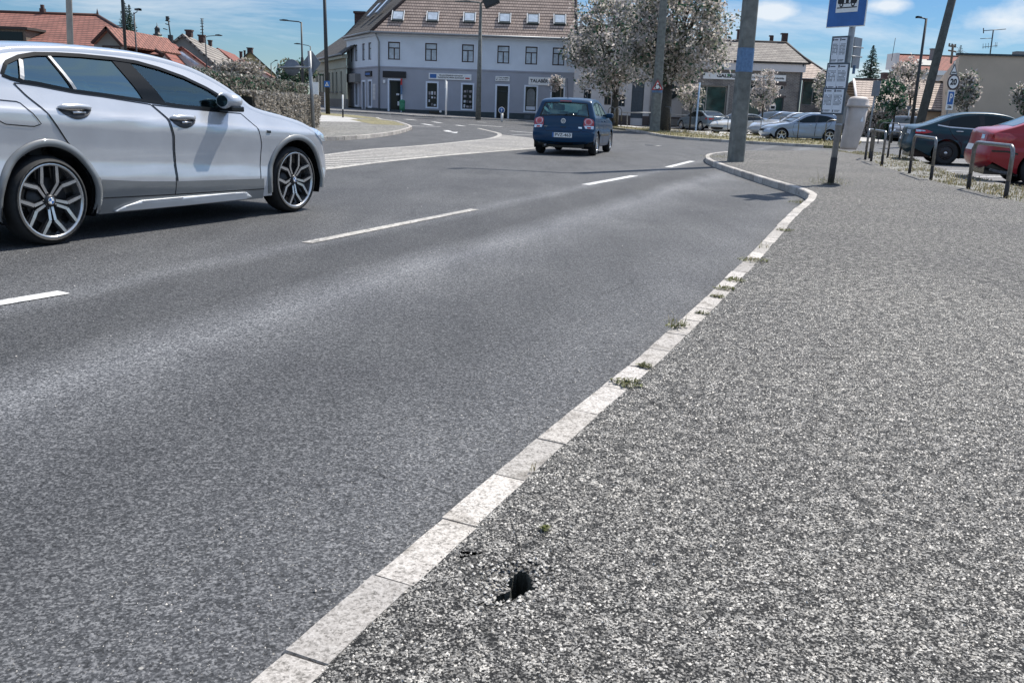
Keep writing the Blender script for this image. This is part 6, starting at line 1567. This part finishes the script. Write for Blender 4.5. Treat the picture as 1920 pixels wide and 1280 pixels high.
ridge_caps(o, [a_+Vector((0, dp, ht)), b_+Vector((-.6, dp, ht))], M['roofgrey'], .13); ridge_caps(o, [b_, b_+Vector((-.6, dp, ht))], M['roofgrey'], .1)
for px, y0, y1, wd, nm in ((1386, 57, 92, .38, 'chimney'), (1446, 68, 92, .26, 'flue'), (1470.5, 64, 92, .42, 'chimney')):
    c0_, c1 = W(px, y1, 79), W(px, y0, 79); m = MB(); m.box((c0_+c1)/2, (wd, wd, c1.z-c0_.z)); m.box(c1, (wd*1.2, wd*1.2, .1)); m.build(nm, M['chimney'], o)
for px in (1436, 1459, 1482): m = MB(); c = W(px, 93.5, 77.6); m.box(c, (.3, .3, .2)); m.build('vent_tile', M['black'], o)
# annex
o = empty('shop_annex', (0, 0, 0), 0, 'single storey annex with a hipped pale roof right of the brick shop', 'shop'); w = Wall((W(1499.5, 200, 77).x, 77), (W(1553, 200, 77).x, 77)); ze = w.uz(1525, 149)[1]
op = [w.rect(1505, 152, 1545, 198)]; w.panel('wall', [(0, -.3), (w.L, -.3), (w.L, ze), (0, ze)], M['brick'], o, op); w.window(op[0], o, M['greywall'], teal, (.5, None), .2, .07, 'shop_window')
a_, b_ = w.p(-.3, ze, .4), w.p(w.L+.4, ze, .4); tp = W(1497, 101, 84); t2 = tp+Vector((-3, 0, 0))
thick_roof(o, [[a_, b_, tp, t2], [b_, b_+Vector((0, 9, 0)), tp]], M['roofpale'], .12); ridge_caps(o, [b_, tp], M['roofgrey'], .1); w.block('fascia', (-.2, ze-.1, w.L+.3, ze+.05), .2, .36, M['white'], o)
ws = Wall((W(1553, 200, 77).x, 77), (W(1553, 200, 77).x+1, 88)); ws.panel('side_wall', [(0, -.3), (ws.L, -.3), (ws.L, ze), (0, ze)], M['brick'], o)
o = empty('garden_wall', (0, 0, 0), 0, 'grey stone garden wall with a dark gate right of the annex', 'wall'); w = Wall((W(1546, 200, 74).x, 74), (W(1606, 200, 74).x, 74)); op = [w.rect(1556, 211, 1567.5, 243)]
w.panel('wall', [(0, -.2), (w.L, -.2), (w.L, w.uz(1560, 186)[1]), (0, w.uz(1560, 186)[1])], M['brick'], o, op, reveal=.3); w.window(op[0], o, M['greydoor'], M['greydoor'], (.5, None), .15, .06, 'gate')

# ---- low tiled building, red roofed house and beige wall on the right
o = empty('pale_roof_building', (0, 0, 0), 0, 'low building with a long pale tiled roof behind the leaning pole', 'house'); w = Wall((W(1606, 210, 72).x, 72), (W(1775, 210, 72).x, 72)); ze = w.uz(1690, 205)[1]
w.panel('wall', [(0, -.2), (w.L, -.2), (w.L, ze), (0, ze)], M['beige'], o)
a_, b_ = w.p(-.1, ze, .4), w.p(w.L+.2, ze, .4); ra, rb = W(1601, 149, 77.5), W(1770, 155, 77.5); zr = (ra.z+rb.z)/2; ra.z = rb.z = zr
thick_roof(o, [[a_, b_, rb, ra]], M['roofpale'], .14); thick_roof(o, [[b_+Vector((0, 11, 0)), a_+Vector((0, 11, 0)), ra, rb]], M['roofpale'], .14)
mb = MB(); mb.tube([a_, b_], .09, 8); mb.build('gutter', M['signback'], o); ridge_caps(o, [ra, rb], M['roofpale'], .13); ridge_caps(o, [a_, ra], M['whitewall'], .1, 'verge')
wg = Wall((a_.x+.15, 72+10), (a_.x+.15, 72)); wg.panel('gable', [(0, -.2), (10, -.2), (10, ze), (4.8, zr-.15), (0, ze)], M['greywall'], o)
o = empty('red_roof_house', (0, 0, 0), 0, 'taller house with a red brown roof and white cornice rising behind the pale roof', 'house'); Yh = 100; w = Wall((W(1671, 150, Yh).x, Yh), (W(1800, 150, Yh).x, Yh)); ze = w.uz(1730, 132)[1]
w.panel('wall', [(0, -.2), (w.L, -.2), (w.L, ze), (0, ze)], M['whitewall'], o); w.block('cornice', (-.3, ze-.45, w.L, ze), 0, .5, M['white'], o)
a_, b_ = w.p(-.2, ze, .5), w.p(w.L, ze, .5); ra, rb = W(1674, 102.5, Yh+5), W(1802, 107, Yh+5); zr = (ra.z+rb.z)/2; ra.z = rb.z = zr
thick_roof(o, [[a_, b_, rb, ra]], M['roofred2'], .15); ridge_caps(o, [ra, rb], M['roofred2'], .13)
m = MB(); q = W(1674, 112, Yh+1); m.box(q-Vector((0, 0, .2)), (.35, 2.5, 1.6)); m.build('gable_parapet', M['whitewall'], o)
c = W(1735.5, 118, Yh+1.6); m = MB(); m.box(None, (1.5, .12, 1.5), M=frame(c, (1, 0, 0), (0, -.5, 1))); sk = m.build('skylight', M['greydoor'], o); m = MB(); m.box(None, (1.2, .02, 1.2), M=frame(c+Vector((0, -.1, 0)), (1, 0, 0), (0, -.5, 1))); m.build('pane', M['white'], sk)
c = W(1748, 107, Yh+3); m = MB(); m.box(c, (.45, .5, 1.6)); m.box(c+Vector((0, 0, .8)), (.6, .6, .12)); m.build('chimney', M['greywall'], o)
c = W(1661.5, 146, Yh-2); m = MB(); m.box(c-Vector((0, 0, 1)), (.9, .8, 3.)); m.build('chimney', M['chimney'], o)
m = MB(); q = W(1674, 96, Yh); m.tube([q-Vector((0, 0, 1)), q+Vector((.1, 0, 1.3))], .03, 5); m.build('aerial', M['darksteel'], o)
o = empty('beige_building', (0, 0, 0), 0, 'windowless beige rendered building on the right edge', 'building'); wa = W(1793, 150, 55); w = Wall((wa.x, 55), (wa.x+14, 53.5)); zt = w.uz(1840, 104.5)[1]
w.panel('wall', [(0, -.2), (w.L, -.2), (w.L, zt), (0, zt)], M['beige'], o); w.block('coping', (-.1, zt, w.L, zt+.1), -.4, .12, M['plinth'], o)
bk_ = W(1762, 150, 88); wl = Wall((bk_.x, 88), (wa.x, 55)); wl.panel('side_wall', [(0, -.2), (wl.L, -.2), (wl.L, zt), (0, zt*1.0)], M['beige'], o)
r = w.rect(1904, 97, 1935, 107); w.block('parapet', (r[0], zt+.1, r[2]+3, r[3]), -.5, .1, M['greywall'], o)
m = MB(); T_ = lambda px, py: W(px, py, 57)
m.tube([T_(1856, 105), T_(1862.5, 57)], .035, 6); m.tube([T_(1845, 58), T_(1886, 55)], .022, 5); m.tube([T_(1844, 53), T_(1844, 63)], .03, 5); m.tube([T_(1838, 73), T_(1861, 72)], .018, 5); m.tube([T_(1842, 89), T_(1870, 86)], .018, 5)
for x in (1843, 1848, 1853, 1866, 1869): m.tube([T_(x, 92-(x-1843)*.1), T_(x+.5, 82-(x-1843)*.1)], .012, 4)
tag(m.build('roof_aerial', M['darksteel']), 'tall television aerial standing on the beige building', 'aerial')
m = MB(); T_ = lambda px, py: W(px, py, 95)
m.tube([T_(1783, 120), T_(1787, 84)], .11, 6); m.tube([T_(1779, 86.5), T_(1792, 88.5)], .08, 5); m.tube([T_(1778, 95), T_(1793, 97.5)], .08, 5)
for x in (1780, 1785, 1791): m.box(T_(x, 84.5+(x-1780)*.15), (.12, .12, .3))
tag(m.build('utility_pole', M['wood']), 'small wooden power pole with two crossarms before the far conifer', 'utility pole')
m = MB()
pts = []
for k in range(9): t = k/8; q = W(1792, 88, 95).lerp(W(1905, 103, 58), t); q.z -= .5*math.sin(math.pi*t); pts.append(q)
m.tube(pts, .018, 4); tag(m.build('power_line', M['black']), 'thin overhead cable sagging to the beige building', 'cable')

# ---- red roofs on the left beyond the hedge
o = empty('hip_roof_house', (0, 0, 0), 0, 'wide house with a red hipped tile roof behind the silver SUV', 'house'); Yr, Ye = 54, 47
ra, rb = W(-60, 22, Yr), W(183, 29.5, Yr); zr = (ra.z+rb.z)/2; ra.z = rb.z = zr; ec = W(305, 103, Ye); zee = ec.z; el = Vector((ra.x-6, Ye, zee)); 
thick_roof(o, [[el, ec, rb, ra], [ec, Vector((W(303, 104, 60).x, 60, zee)), rb]], M['roofred'], .15)
ridge_caps(o, [ra, rb], M['roofred2'], .13); ridge_caps(o, [rb, ec], M['roofred'], .1)
w = Wall((el.x+.5, Ye+.6), (ec.x-.6, Ye+.6)); w.panel('wall', [(0, -.1), (w.L, -.1), (w.L, zee), (0, zee)], M['greywall'], o)
ws = Wall((ec.x-.6, Ye+.6), (W(303, 104, 60).x-.6, 59.5)); ws.panel('side_wall', [(0, -.1), (ws.L, -.1), (ws.L, zee), (0, zee)], M['greywall'], o)
Yg = 44; wg = Wall((W(170, 90, Yg).x, Yg), (W(245, 90, Yg).x, Yg)); ap = wg.uz(204.5, 53); lft = wg.uz(176, 83); rgt = wg.uz(236, 88)
wg.panel('gable', [(lft[0], -.1), (rgt[0], -.1), (rgt[0], rgt[1]), ap, (lft[0], lft[1])], M['greywall'], o)
B_ = Vector((0, 7.5, 0)); P3 = lambda q, dz=.06, out=.35: wg.p(q[0], q[1]+dz, out)
thick_roof(o, [[P3(lft), P3(ap), P3(ap)+B_, P3(lft)+B_], [P3(ap), P3(rgt), P3(rgt)+B_, P3(ap)+B_]], M['roofred'], .12, 'gable_roof')
wg.window(wg.rect(192, 86, 226, 96), o, M['brownframe'], M['glassdark'], (.5, None), -.02, .08)
m = MB(); q = W(22, 66, 49.3); m.box(q, (2.3, 1.6, .75)); dm = m.build('dormer', M['wood'], o); m = MB(); m.box(q+Vector((0, -.82, -.1)), (2., .04, .42)); m.build('dormer_window', M['glassdark'], dm)
m = MB(); q = W(22, 55, 49.3); m.box(q, (2.6, 1.9, .12)); m.build('dormer_roof', M['roofgrey'], dm)
m = MB(); q = W(80, 20, Yr); m.box(q-Vector((0, 0, .2)), (.25, .25, .6)); m.box(q+Vector((0, 0, .15)), (.16, .16, .3)); m.build('flue', M['chimney'], o)
m = MB(); m.lathe([(.09, 0), (.06, .15), (.001, .4)], Matrix.Translation(rb), 8); m.build('finial', M['chimney'], o)
# row of gabled houses: each given by gable apex, eaves, depth and ridge end
def gabled(label, apex, le, re, Yf, ridge_end, Yb, rmat, wmat, floor=-.1, chim=(), extra=None):
    o = empty('gabled_house', (0, 0, 0), 0, label, 'house', 'houses down the street')
    a, l, r = W(*apex, Yf), W(*le, Yf), W(*re, Yf); e = W(*ridge_end, Yb); e.z = a.z; v = e-a
    mb = MB(); mb.face([(l.x, Yf, floor), (r.x, Yf, floor), r, a, l], 0, [(l.x, 0), (r.x, 0), (r.x, r.z), (a.x, a.z), (l.x, l.z)]); mb.face([(r.x, Yf, floor), Vector((r.x, Yf, floor))+v, r+v, r]); mb.build('wall', wmat, o)
    dl, dr = (l-a).normalized()*.3, (r-a).normalized()*.3; fo = -v.normalized()*.3
    thick_roof(o, [[r+dr+fo, r+dr+v, a+v, a+fo], [l+dl+v, l+dl+fo, a+fo, a+v]], rmat, .14)
    for px, py, Y_, s, h in chim:
        m = MB(); q = W(px, py, Y_); m.box(q, (s, s, h)); m.box(q+Vector((0, 0, h/2)), (s*1.25, s*1.25, .12)); m.build('chimney', M['chimney'], o)
    return o
o = gabled('house with a dull red roof and a solar panel behind the hip roof', (283, 70), (240, 105), (330, 120), 62, (330, 86), 70, M['roofred2'], M['whitewall'])
m = MB(); Ms_ = [W(331, 96, 61), W(341, 97.5, 61), W(373, 121, 60), W(366, 122, 60)]; m.face(Ms_); m.face([q+Vector((0, .08, 0)) for q in Ms_][::-1]); m.build('solar_panel', M['solar'], o)
gabled('house with a dull red roof stepping down before the grey gable', (340, 87), (318, 108), (385, 121), 66, (352, 90), 72, M['roofred2'], M['whitewall'])
gabled('tall house with a plain grey gable and a grey brown roof', (343, 63.5), (322, 80), (405, 121), 74, (411, 89), 98, M['roofgrey'], M['greywall'], chim=((355, 64, 76, .45, .5), (378.5, 74, 82, .45, .6), (394, 82, 90, .3, .5)))
gabled('red roofed house next down the street after the grey gable', (408, 90), (390, 104), (458, 130), 98, (440, 100), 112, M['roofred2'], M['whitewall'])
gabled('house with a bright orange roof low above the hedge', (452, 111), (435, 120), (505, 141), 104, (470, 116), 116, M['roofred'], M['whitewall'])
gabled('dark red roofed house with a yellow gable and chimneys at the street end', (468, 95.5), (451, 113), (513, 136), 122, (476, 97), 135, M['roofdark'], M['yellow'], chim=((469, 96, 123, .6, .7), (452, 107, 120, .3, 1.2), (459, 104, 124, .2, 1.1)))
m = MB(); T_ = lambda px, py: W(px, py, 72)
m.tube([T_(321, 80), T_(315, 33)], .05, 6)
for py, x0, x1 in ((34, 312, 318), (40, 310, 319), (46, 310, 317), (55, 306, 314)): m.tube([T_(x0, py-1), T_(x1, py+1)], .035, 5)
m.box(T_(314, 35), (.2, .2, .3)); m.box(T_(320, 74), (.3, .3, .6)); tag(m.build('roof_aerial', M['darksteel']), 'television aerial mast left of the grey gable', 'aerial')
m = MB(); T_ = lambda px, py: W(px, py, 80); m.tube([T_(380, 68), T_(378.5, 35)], .05, 6)
for py in (36, 40, 44, 50, 56, 62): m.tube([T_(375.5, py), T_(382, py)], .03, 5)
tag(m.build('roof_aerial', M['darksteel']), 'television aerial mast on the grey gabled house chimney', 'aerial')
o = empty('church_dome', W(296, 76, 170), 0, 'green copper church dome with a small dark lantern, far behind the red roofs', 'church'); k = (W(300, 76, 170)-W(290, 76, 170)).x/10
m = MB(); m.lathe([(17*k, -12*k), (17*k, -3*k), (14*k, 3*k), (9*k, 7*k), (4*k, 8.5*k), (.01, 9*k)], Matrix.Identity(4), 24); m.build('dome', M['copper'], o)
m = MB(); m.lathe([(8*k, 8*k), (8*k, 11*k), (5*k, 11.5*k), (4.5*k, 19*k), (5.5*k, 20*k), (2.5*k, 24*k), (.6*k, 26*k), (.4*k, 31*k), (.01, 31*k)], Matrix.Identity(4), 12); m.build('lantern', M['darksteel'], o)
m = MB(); m.box((0, 0, -30*k), (26*k, 26*k, 36*k)); m.build('tower', M['whitewall'], o)
o = empty('church_spire', W(521, 137, 220), 0, 'tiny grey church spire beyond the hedge left of the round sign', 'church'); k = (W(530, 137, 220)-W(520, 137, 220)).x/10
m = MB(); m.lathe([(3.4*k, 0), (3.6*k, 3*k), (1.4*k, 8*k), (.01, 20*k)], Matrix.Identity(4), 8, smooth=False); m.build('spire', M['signback'], o); m = MB(); m.box((0, 0, -8*k), (6*k, 6*k, 16*k)); m.build('tower', M['whitewall'], o)
# green litter bin on the pavement by the door
b = W(754, 213, 78.6); b.z = gz(b.x, b.y)+.11
o = empty('green_bin', b, 0, 'green litter bin on the pavement by the blue house steps', 'litter bin'); m = MB(); m.lathe([(.001, .1), (.15, .1), (.18, .2), (.2, .66), (.17, .66)], Matrix.Identity(4), 18); m.tube([(0, 0, 0), (0, 0, .3)], .03, 8); m.build('bin_body', M['darkgreen'], o); o.scale = (1.25, 1.25, 1.25)
m = MB(); m.lathe([(.21, .66), (.21, .71), (.14, .80), (.01, .82)], Matrix.Identity(4), 18); m.build('bin_lid', M['darkgreen'], o)

# ------------------------------------------------------------------ hedges, trees
def leafquad(mb, p, s, mi, up=.4):
    a = Vector((random.gauss(0, 1), random.gauss(0, 1), random.gauss(0, 1)+up)).normalized(); u = a.orthogonal().normalized(); u.rotate(Matrix.Rotation(random.uniform(0, 6.28), 3, a)); v = a.cross(u)
    k = s*random.uniform(.6, 1.35); mb.face([p-u*k, p-v*k*.55, p+u*k, p+v*k*.55], mi)
def hedge(label, pts, width, h, zb, n, size, hvar=.045, name='hedge', group='hedges', mats=None, seed=1):
    random.seed(seed); o = empty(name, (*pts[0], zb), 0, label, 'hedge', group); O = Vector((*pts[0], zb)); core = MB(); lv = MB(); tot = sum((Vector(b)-Vector(a)).length for a, b in zip(pts, pts[1:]))
    for a, b in zip(pts, pts[1:]):
        a, b = Vector(a), Vector(b); d = (b-a).normalized(); nn = Vector((d.y, -d.x)); L = (b-a).length; c = (a+b)/2
        core.box((c.x-O.x, c.y-O.y, h*.46), (L, width*.82, h*.9), math.atan2(d.y, d.x))
        for k in range(int(n*L/tot)):
            t = random.random(); face = random.random(); z = random.random()**.8
            if face < .45: off, zz = width/2, z*h
            elif face < .55: off, zz = -width/2, z*h
            else: off, zz = random.uniform(-width/2, width/2), h
            q = a+d*(t*L)+nn*off; w_ = mnoise.noise(Vector((q.x*1.7, q.y*1.7, zz*1.7)))
            p = Vector((q.x-O.x, q.y-O.y, zz*(1+hvar*w_)))+Vector((nn.x, nn.y, 0))*(.1*w_ if face < .55 else 0)+Vector((random.gauss(0, .02), random.gauss(0, .02), random.gauss(0, .02)))
            r = random.random(); leafquad(lv, p, size, 0 if r < .5 else 1 if r < .8 else 2)
    core.build('stems', M['hedgecore'], o); lv.build('foliage', mats or [M['leaf_hedge'], M['leaf_hedge_lt'], M['leaf_dark']], o); return o
p1, p0 = G(586, 238, .12), Vector((-7.35, 18.5)); hp = [(p0.x, p0.y), (-7.6, 22), (p1.x-.1, p1.y)]
hedge('tall clipped hedge running behind the SUV to the timber post', [(x-.7, y) for x, y in hp], 1.2, W(590, 160, p1.y).z-.1, .1, 30000, .055, seed=3)
hedge('lower pale hedge in front of the tall one, at its far end', [(-7.75, 26), (p1.x, p1.y-.2)], .7, W(590, 181, p1.y).z-.1, .1, 12000, .05, mats=[M['leaf_hedge_lt'], M['leaf_hedge_lt'], M['leaf_hedge']], seed=4)
def crown_pts(n, c, rad, clumps, spread, seed, hollow=.55, lobes=1.):
    random.seed(seed); out = []
    cl = []
    while len(cl) < clumps:
        v = Vector((random.gauss(0, 1), random.gauss(0, 1), random.gauss(0, 1))).normalized(); r = random.uniform(hollow, 1.)**.6
        k = 1+.28*lobes*mnoise.noise(v*1.6+Vector((seed, 0, 0)))
        cl.append((Vector((c[0]+v.x*rad[0]*r*k, c[1]+v.y*rad[1]*r*k, c[2]+v.z*rad[2]*r*k)), random.random()))
    for k in range(n):
        q, t = random.choice(cl); out.append((q+Vector((random.gauss(0, spread), random.gauss(0, spread), random.gauss(0, spread*.8))), t))
    return out
def tree(label, base, trunk_h, r, c, rad, n, clumps, size, seed, mats=None, spread=.3, limbs=8, name='tree', group=None, pale=.56, hollow=.5, lean=(0, 0)):
    o = empty(name, base, 0, label, 'tree', group); m = MB(); random.seed(seed)
    t = Vector((lean[0], lean[1], trunk_h)); m.tube([(0, 0, -.1), (t.x*.3, t.y*.3, trunk_h*.5), t], [r*1.15, r*.95, r*.8], 10)
    for k in range(limbs):
        a = 2.399*k+seed; e = Vector((c[0]+rad[0]*.75*math.cos(a)*random.uniform(.5, 1), c[1]+rad[1]*.75*math.sin(a)*random.uniform(.5, 1), c[2]+rad[2]*random.uniform(.1, .85)))
        mid = t.lerp(e, .45)+Vector((0, 0, rad[2]*.05)); s0 = t*(1-random.uniform(0, .25))
        m.tube([s0, mid, e], [r*.45, r*.26, r*.06], 6)
        for j in range(3):
            s = mid.lerp(e, random.uniform(.0, .7)); f = s+Vector((random.gauss(0, .3), random.gauss(0, .3), random.uniform(.2, .6)))*rad[0]*.4; m.tube([s, f], [r*.15, r*.03], 5)
    m.build('trunk', M['bark'], o); lv = MB()
    for p, tt in crown_pts(n, c, rad, clumps, spread, seed, hollow):
        q = random.random()
        leafquad(lv, p, size, 0 if q < pale*(.55+.9*tt) else (1 if q < .86 else 2))
    lv.build('crown', mats or [M['leaf_pale'], M['leaf_mid'], M['leaf_dark']], o); return o
bt = G(1246, 245, .11); k = bt.y/1700.
tree('big round crowned tree with fanning limbs standing behind the concrete pole', bt, 2.9, .34, (W(1262, 90, bt.y).x-bt.x, 0, W(1258, 62, bt.y).z), (106*k, 3., 108*k), 17000, 230, .115, 11, spread=.33, limbs=16, group='two big trees', hollow=.35)
bt = G(1150.5, 237, .11); k = bt.y/1700.
tree('big pale leaved tree inside the black hoops left of the concrete pole', bt, 2.6, .28, (W(1145, 90, bt.y).x-bt.x, 0, W(1152, 78, bt.y).z), (72*k, 2.8, 98*k), 12000, 170, .12, 5, spread=.34, limbs=12, group='two big trees', hollow=.35)
def smalltree(label, px, pyb, Y, cpx, cpy, rx, rz, seed, mats=None, n=1500, size=.09, pale=.6, r=.06, z=.05):
    b = Vector((W(px, pyb, Y).x, Y, z+gz(W(px, pyb, Y).x, Y))); k = Y/1700.; c = W(cpx, cpy, Y)-b
    return tree(label, b, max(.5, c.z-rz*k*.8), r, (c.x, 0, c.z), (rx*k, rx*k, rz*k), n, 60, size, seed, mats, .13, 5, 'small_tree', 'small street trees', pale)
smalltree('small ball headed tree in front of the white shop sign of the blue house', 1049, 215, 74, 1043, 156, 10.5, 11, 21, n=900, pale=.85)
smalltree('small bushy tree before the glazed shop front', 1293, 240, 68, 1296, 180, 24, 20, 22)
smalltree('slender pale tree before the fascia sign of the brick shop', 1427, 240, 60, 1433, 170, 20, 36, 23, pale=.8)
smalltree('young tree left of the timetable boards before the annex', 1541, 245, 58, 1546, 172, 19, 34, 24, pale=.5)
smalltree('dark green young tree behind the litter bin before the pale roof', 1674, 240, 52, 1673, 180, 24, 32, 25, pale=.12, mats=[M['leaf_pale'], M['leaf_dark'], M['leaf_dark']])
smalltree('pale loose tree in front of the red brown roof', 1704, 215, 66, 1702, 148, 28, 42, 26, pale=.8, n=2200)
smalltree('oval young tree before the beige building', 1811, 225, 46, 1811, 172, 18, 36, 27, pale=.55, n=1800)
smalltree('tree at the right edge before the beige building', 1918, 225, 44, 1920, 185, 16, 24, 28, pale=.5, n=1400)
hedge('low pale flowering shrubs in front of the low roofed building', [(W(1612, 220, 66).x, 66), (W(1712, 220, 66).x, 66)], 1.4, W(1660, 207, 66).z, 0., 6000, .08, .35, mats=[M['leaf_pale'], M['leaf_pale'], M['leaf_dark']], seed=9)
hedge('dark low hedge behind the car park hoops', [(W(1652, 230, 60).x, 60), (W(1712, 230, 60).x, 60)], 1.2, W(1680, 229, 60).z, 0., 5000, .08, .2, mats=[M['leaf_dark'], M['leaf_dark'], M['leaf_mid']], seed=10)
b = W(448, 135, 33); b.z = .1
tree('wild shrub rising over the clipped hedge in front of the houses', b, 1.2, .12, (0, 0, W(448, 134, 33).z-.1), (.75, .6, .26), 2200, 60, .065, 31, [M['leaf_hedge_lt'], M['leaf_hedge'], M['leaf_pale']], .14, 6, 'shrub')
b = W(556, 150, 90); b.z = .3
tree('round dark tree far behind the round sign', b, 3., .2, (0, 0, W(560, 142, 90).z-.3), (1.6, 1.5, 1.4), 1500, 50, .2, 35, [M['leaf_dark'], M['leaf_mid'], M['leaf_dark']], .3, 5, 'tree')
def conifer(label, px, pyt, pyb, Y, half, seed, n=26, dens=1.):
    random.seed(seed); b = W(px, pyb, Y); t = W(px, pyt, Y); z0 = b.z; o = empty('conifer', (b.x, Y, 0), 0, label, 'tree', 'conifers'); m = MB(); m.tube([(0, 0, 0), (0, 0, t.z)], [.25, .03], 8); m.build('trunk', M['bark'], o)
    R_ = half*Y/1700.; lv = MB(); H = t.z-z0
    for k in range(n):
        f = (k+.5)/n; z = t.z-f*H; rr = R_*(f**.85)*random.uniform(.82, 1.08)+.05
        for j in range(int(7+6*f)):
            a = random.uniform(0, 6.283); d = Vector((math.cos(a), math.sin(a), 0)); L = rr*random.uniform(.75, 1.1)
            for q in range(int(14*dens*(.4+f))):
                s = random.random()**.7; p = Vector((0, 0, z))+d*L*s+Vector((0, 0, .12*L*s*s-.22*L*s))+Vector((random.gauss(0, .05*L), random.gauss(0, .05*L), -abs(random.gauss(0, .03*L))))
                leafquad(lv, p, max(.07, R_*.06), random.randint(0, 2))
    lv.build('crown', [M['leaf_conifer'], M['leaf_conifer'], M['leaf_dark']], o)
conifer('tall symmetrical conifer between the timetable boards and the red brown roof', 1630, 85, 152, 110, 25, 41)
conifer('dark conifer top behind the red hip roof left of the small lamp', 236, 3, 60, 85, 15, 42, 20)
conifer('second dark conifer top behind the red hip roof by the small lamp', 245, 9, 60, 88, 12, 43, 18)
conifer('small far conifer behind the wooden power pole', 1796, 85, 125, 135, 14, 44, 16)
for (px, py, Y, rr, hh, sd, lab) in ((1553, 160, 100, 26, 24, 51, 'loose dark tree behind the annex roof'), (1700, 142, 92, 24, 12, 52, 'brownish tree top between the pale roof and the white cornice')):
    c = W(px, py, Y); k = Y/1700.
    tree(lab, Vector((c.x, Y, 0)), c.z*.7, .15, (0, 0, c.z), (rr*k, rr*k, hh*k), 1800, 60, .16, sd, [M['leaf_hedge'], M['leaf_hedge_lt'], M['leaf_dark']], .25, 5, 'tree')

# ------------------------------------------------------------------ light, sky, camera
SUN_EL, SUN_AZ = 54., 43.
sd = Vector((math.sin(RD(SUN_AZ))*math.cos(RD(SUN_EL)), math.cos(RD(SUN_AZ))*math.cos(RD(SUN_EL)), math.sin(RD(SUN_EL))))
sl = bpy.data.lights.new('sun', 'SUN'); sl.energy = 3.6; sl.angle = RD(.5); sl.color = (1., .95, .87)
so = bpy.data.objects.new('sun', sl); COL.objects.link(so); so.rotation_euler = sd.to_track_quat('Z', 'Y').to_euler(); so.location = (20, 20, 40)
wd = bpy.data.worlds.new('World'); scene.world = wd; wd.use_nodes = True; nt = wd.node_tree; bg = nt.nodes['Background']
sky = nt.nodes.new('ShaderNodeTexSky'); sky.sky_type = 'NISHITA'; sky.sun_disc = False; sky.sun_elevation = RD(SUN_EL); sky.sun_rotation = RD(SUN_AZ); sky.altitude = 200; sky.air_density = 1.0; sky.dust_density = .15; sky.ozone_density = 3.
tc = nt.nodes.new('ShaderNodeTexCoord')
mp = nt.nodes.new('ShaderNodeMapping'); mp.inputs['Scale'].default_value = (1.6, 1.6, 9.); mp.inputs['Rotation'].default_value = (RD(3), 0, 0); nt.links.new(tc.outputs['Generated'], mp.inputs['Vector'])
n1 = N(nt, 'ShaderNodeTexNoise', Scale=2.6, Detail=9, Roughness=.62, Distortion=.5); nt.links.new(mp.outputs[0], n1.inputs['Vector'])
r1 = ramp(nt, n1.outputs[0], [(.45, (0, 0, 0)), (.70, (.6, .6, .6))])
mp2 = nt.nodes.new('ShaderNodeMapping'); mp2.inputs['Scale'].default_value = (9, 9, 17); mp2.inputs['Location'].default_value = (.6, 1.75, .30); nt.links.new(tc.outputs['Generated'], mp2.inputs['Vector'])
n2 = N(nt, 'ShaderNodeTexNoise', Scale=1., Detail=10, Roughness=.56); nt.links.new(mp2.outputs[0], n2.inputs['Vector'])
# cumulus patch low over the right hand roofs
prev_ = r1.outputs[0]
for (px, py, kk) in ((1875, 38, -5.), (1440, 24, -11.), (1665, 12, -13.), (1620, -60, -6.), (1100, -90, -6.), (300, -120, -5.)):
    ctr = Vector(ray(px, py)).normalized(); dst = nt.nodes.new('ShaderNodeVectorMath'); dst.operation = 'SUBTRACT'; nt.links.new(tc.outputs['Generated'], dst.inputs[0]); dst.inputs[1].default_value = tuple(ctr)
    sc_ = nt.nodes.new('ShaderNodeVectorMath'); sc_.operation = 'MULTIPLY'; nt.links.new(dst.outputs[0], sc_.inputs[0]); sc_.inputs[1].default_value = (1, 1, 2.8)
    ln = nt.nodes.new('ShaderNodeVectorMath'); ln.operation = 'LENGTH'; nt.links.new(sc_.outputs[0], ln.inputs[0])
    mm = N(nt, 'ShaderNodeMath', operation='MULTIPLY_ADD'); nt.links.new(ln.outputs['Value'], mm.inputs[0]); mm.inputs[1].default_value = kk; nt.links.new(n2.outputs[0], mm.inputs[2])
    r2 = ramp(nt, mm.outputs[0], [(.20, (0, 0, 0)), (.42, (.85, .85, .85))])
    mx = N(nt, 'ShaderNodeMath', operation='MAXIMUM'); nt.links.new(prev_, mx.inputs[0]); nt.links.new(r2.outputs[0], mx.inputs[1]); prev_ = mx.outputs[0]
sz = nt.nodes.new('ShaderNodeSeparateXYZ'); nt.links.new(tc.outputs['Generated'], sz.inputs[0])
rz_ = ramp(nt, sz.outputs[2], [(0., (.28, .35, .43)), (.13, (.20, .315, .43)), (.32, (1.25, 1.10, 1.0)), (1., (1.40, 1.15, .96))])
skc = mixc(nt, 1., sky.outputs[0], rz_.outputs[0], 'MULTIPLY')
col = mixc(nt, mx.outputs[0], skc, (4.2, 4.4, 4.6))
nt.links.new(col, bg.inputs['Color']); bg.inputs['Strength'].default_value = .125
cam = bpy.data.cameras.new('camera'); co = bpy.data.objects.new('camera', cam); COL.objects.link(co)
cam.sensor_fit = 'HORIZONTAL'; cam.sensor_width = 36.; cam.lens = F/1920*36; cam.clip_start = .05; cam.clip_end = 6000
mw = Matrix.Identity(4)
for i in range(3):
    for j in range(3): mw[i][j] = float(ROT[i][j])
mw[2][3] = CAMH; co.matrix_world = mw; scene.camera = co
vs = scene.view_settings; vs.view_transform = 'Standard'; vs.look = 'None'; vs.gamma = 1.; vs.exposure = .78; vs.use_curve_mapping = False
scene.cycles.max_bounces = 8; scene.cycles.transparent_max_bounces = 16
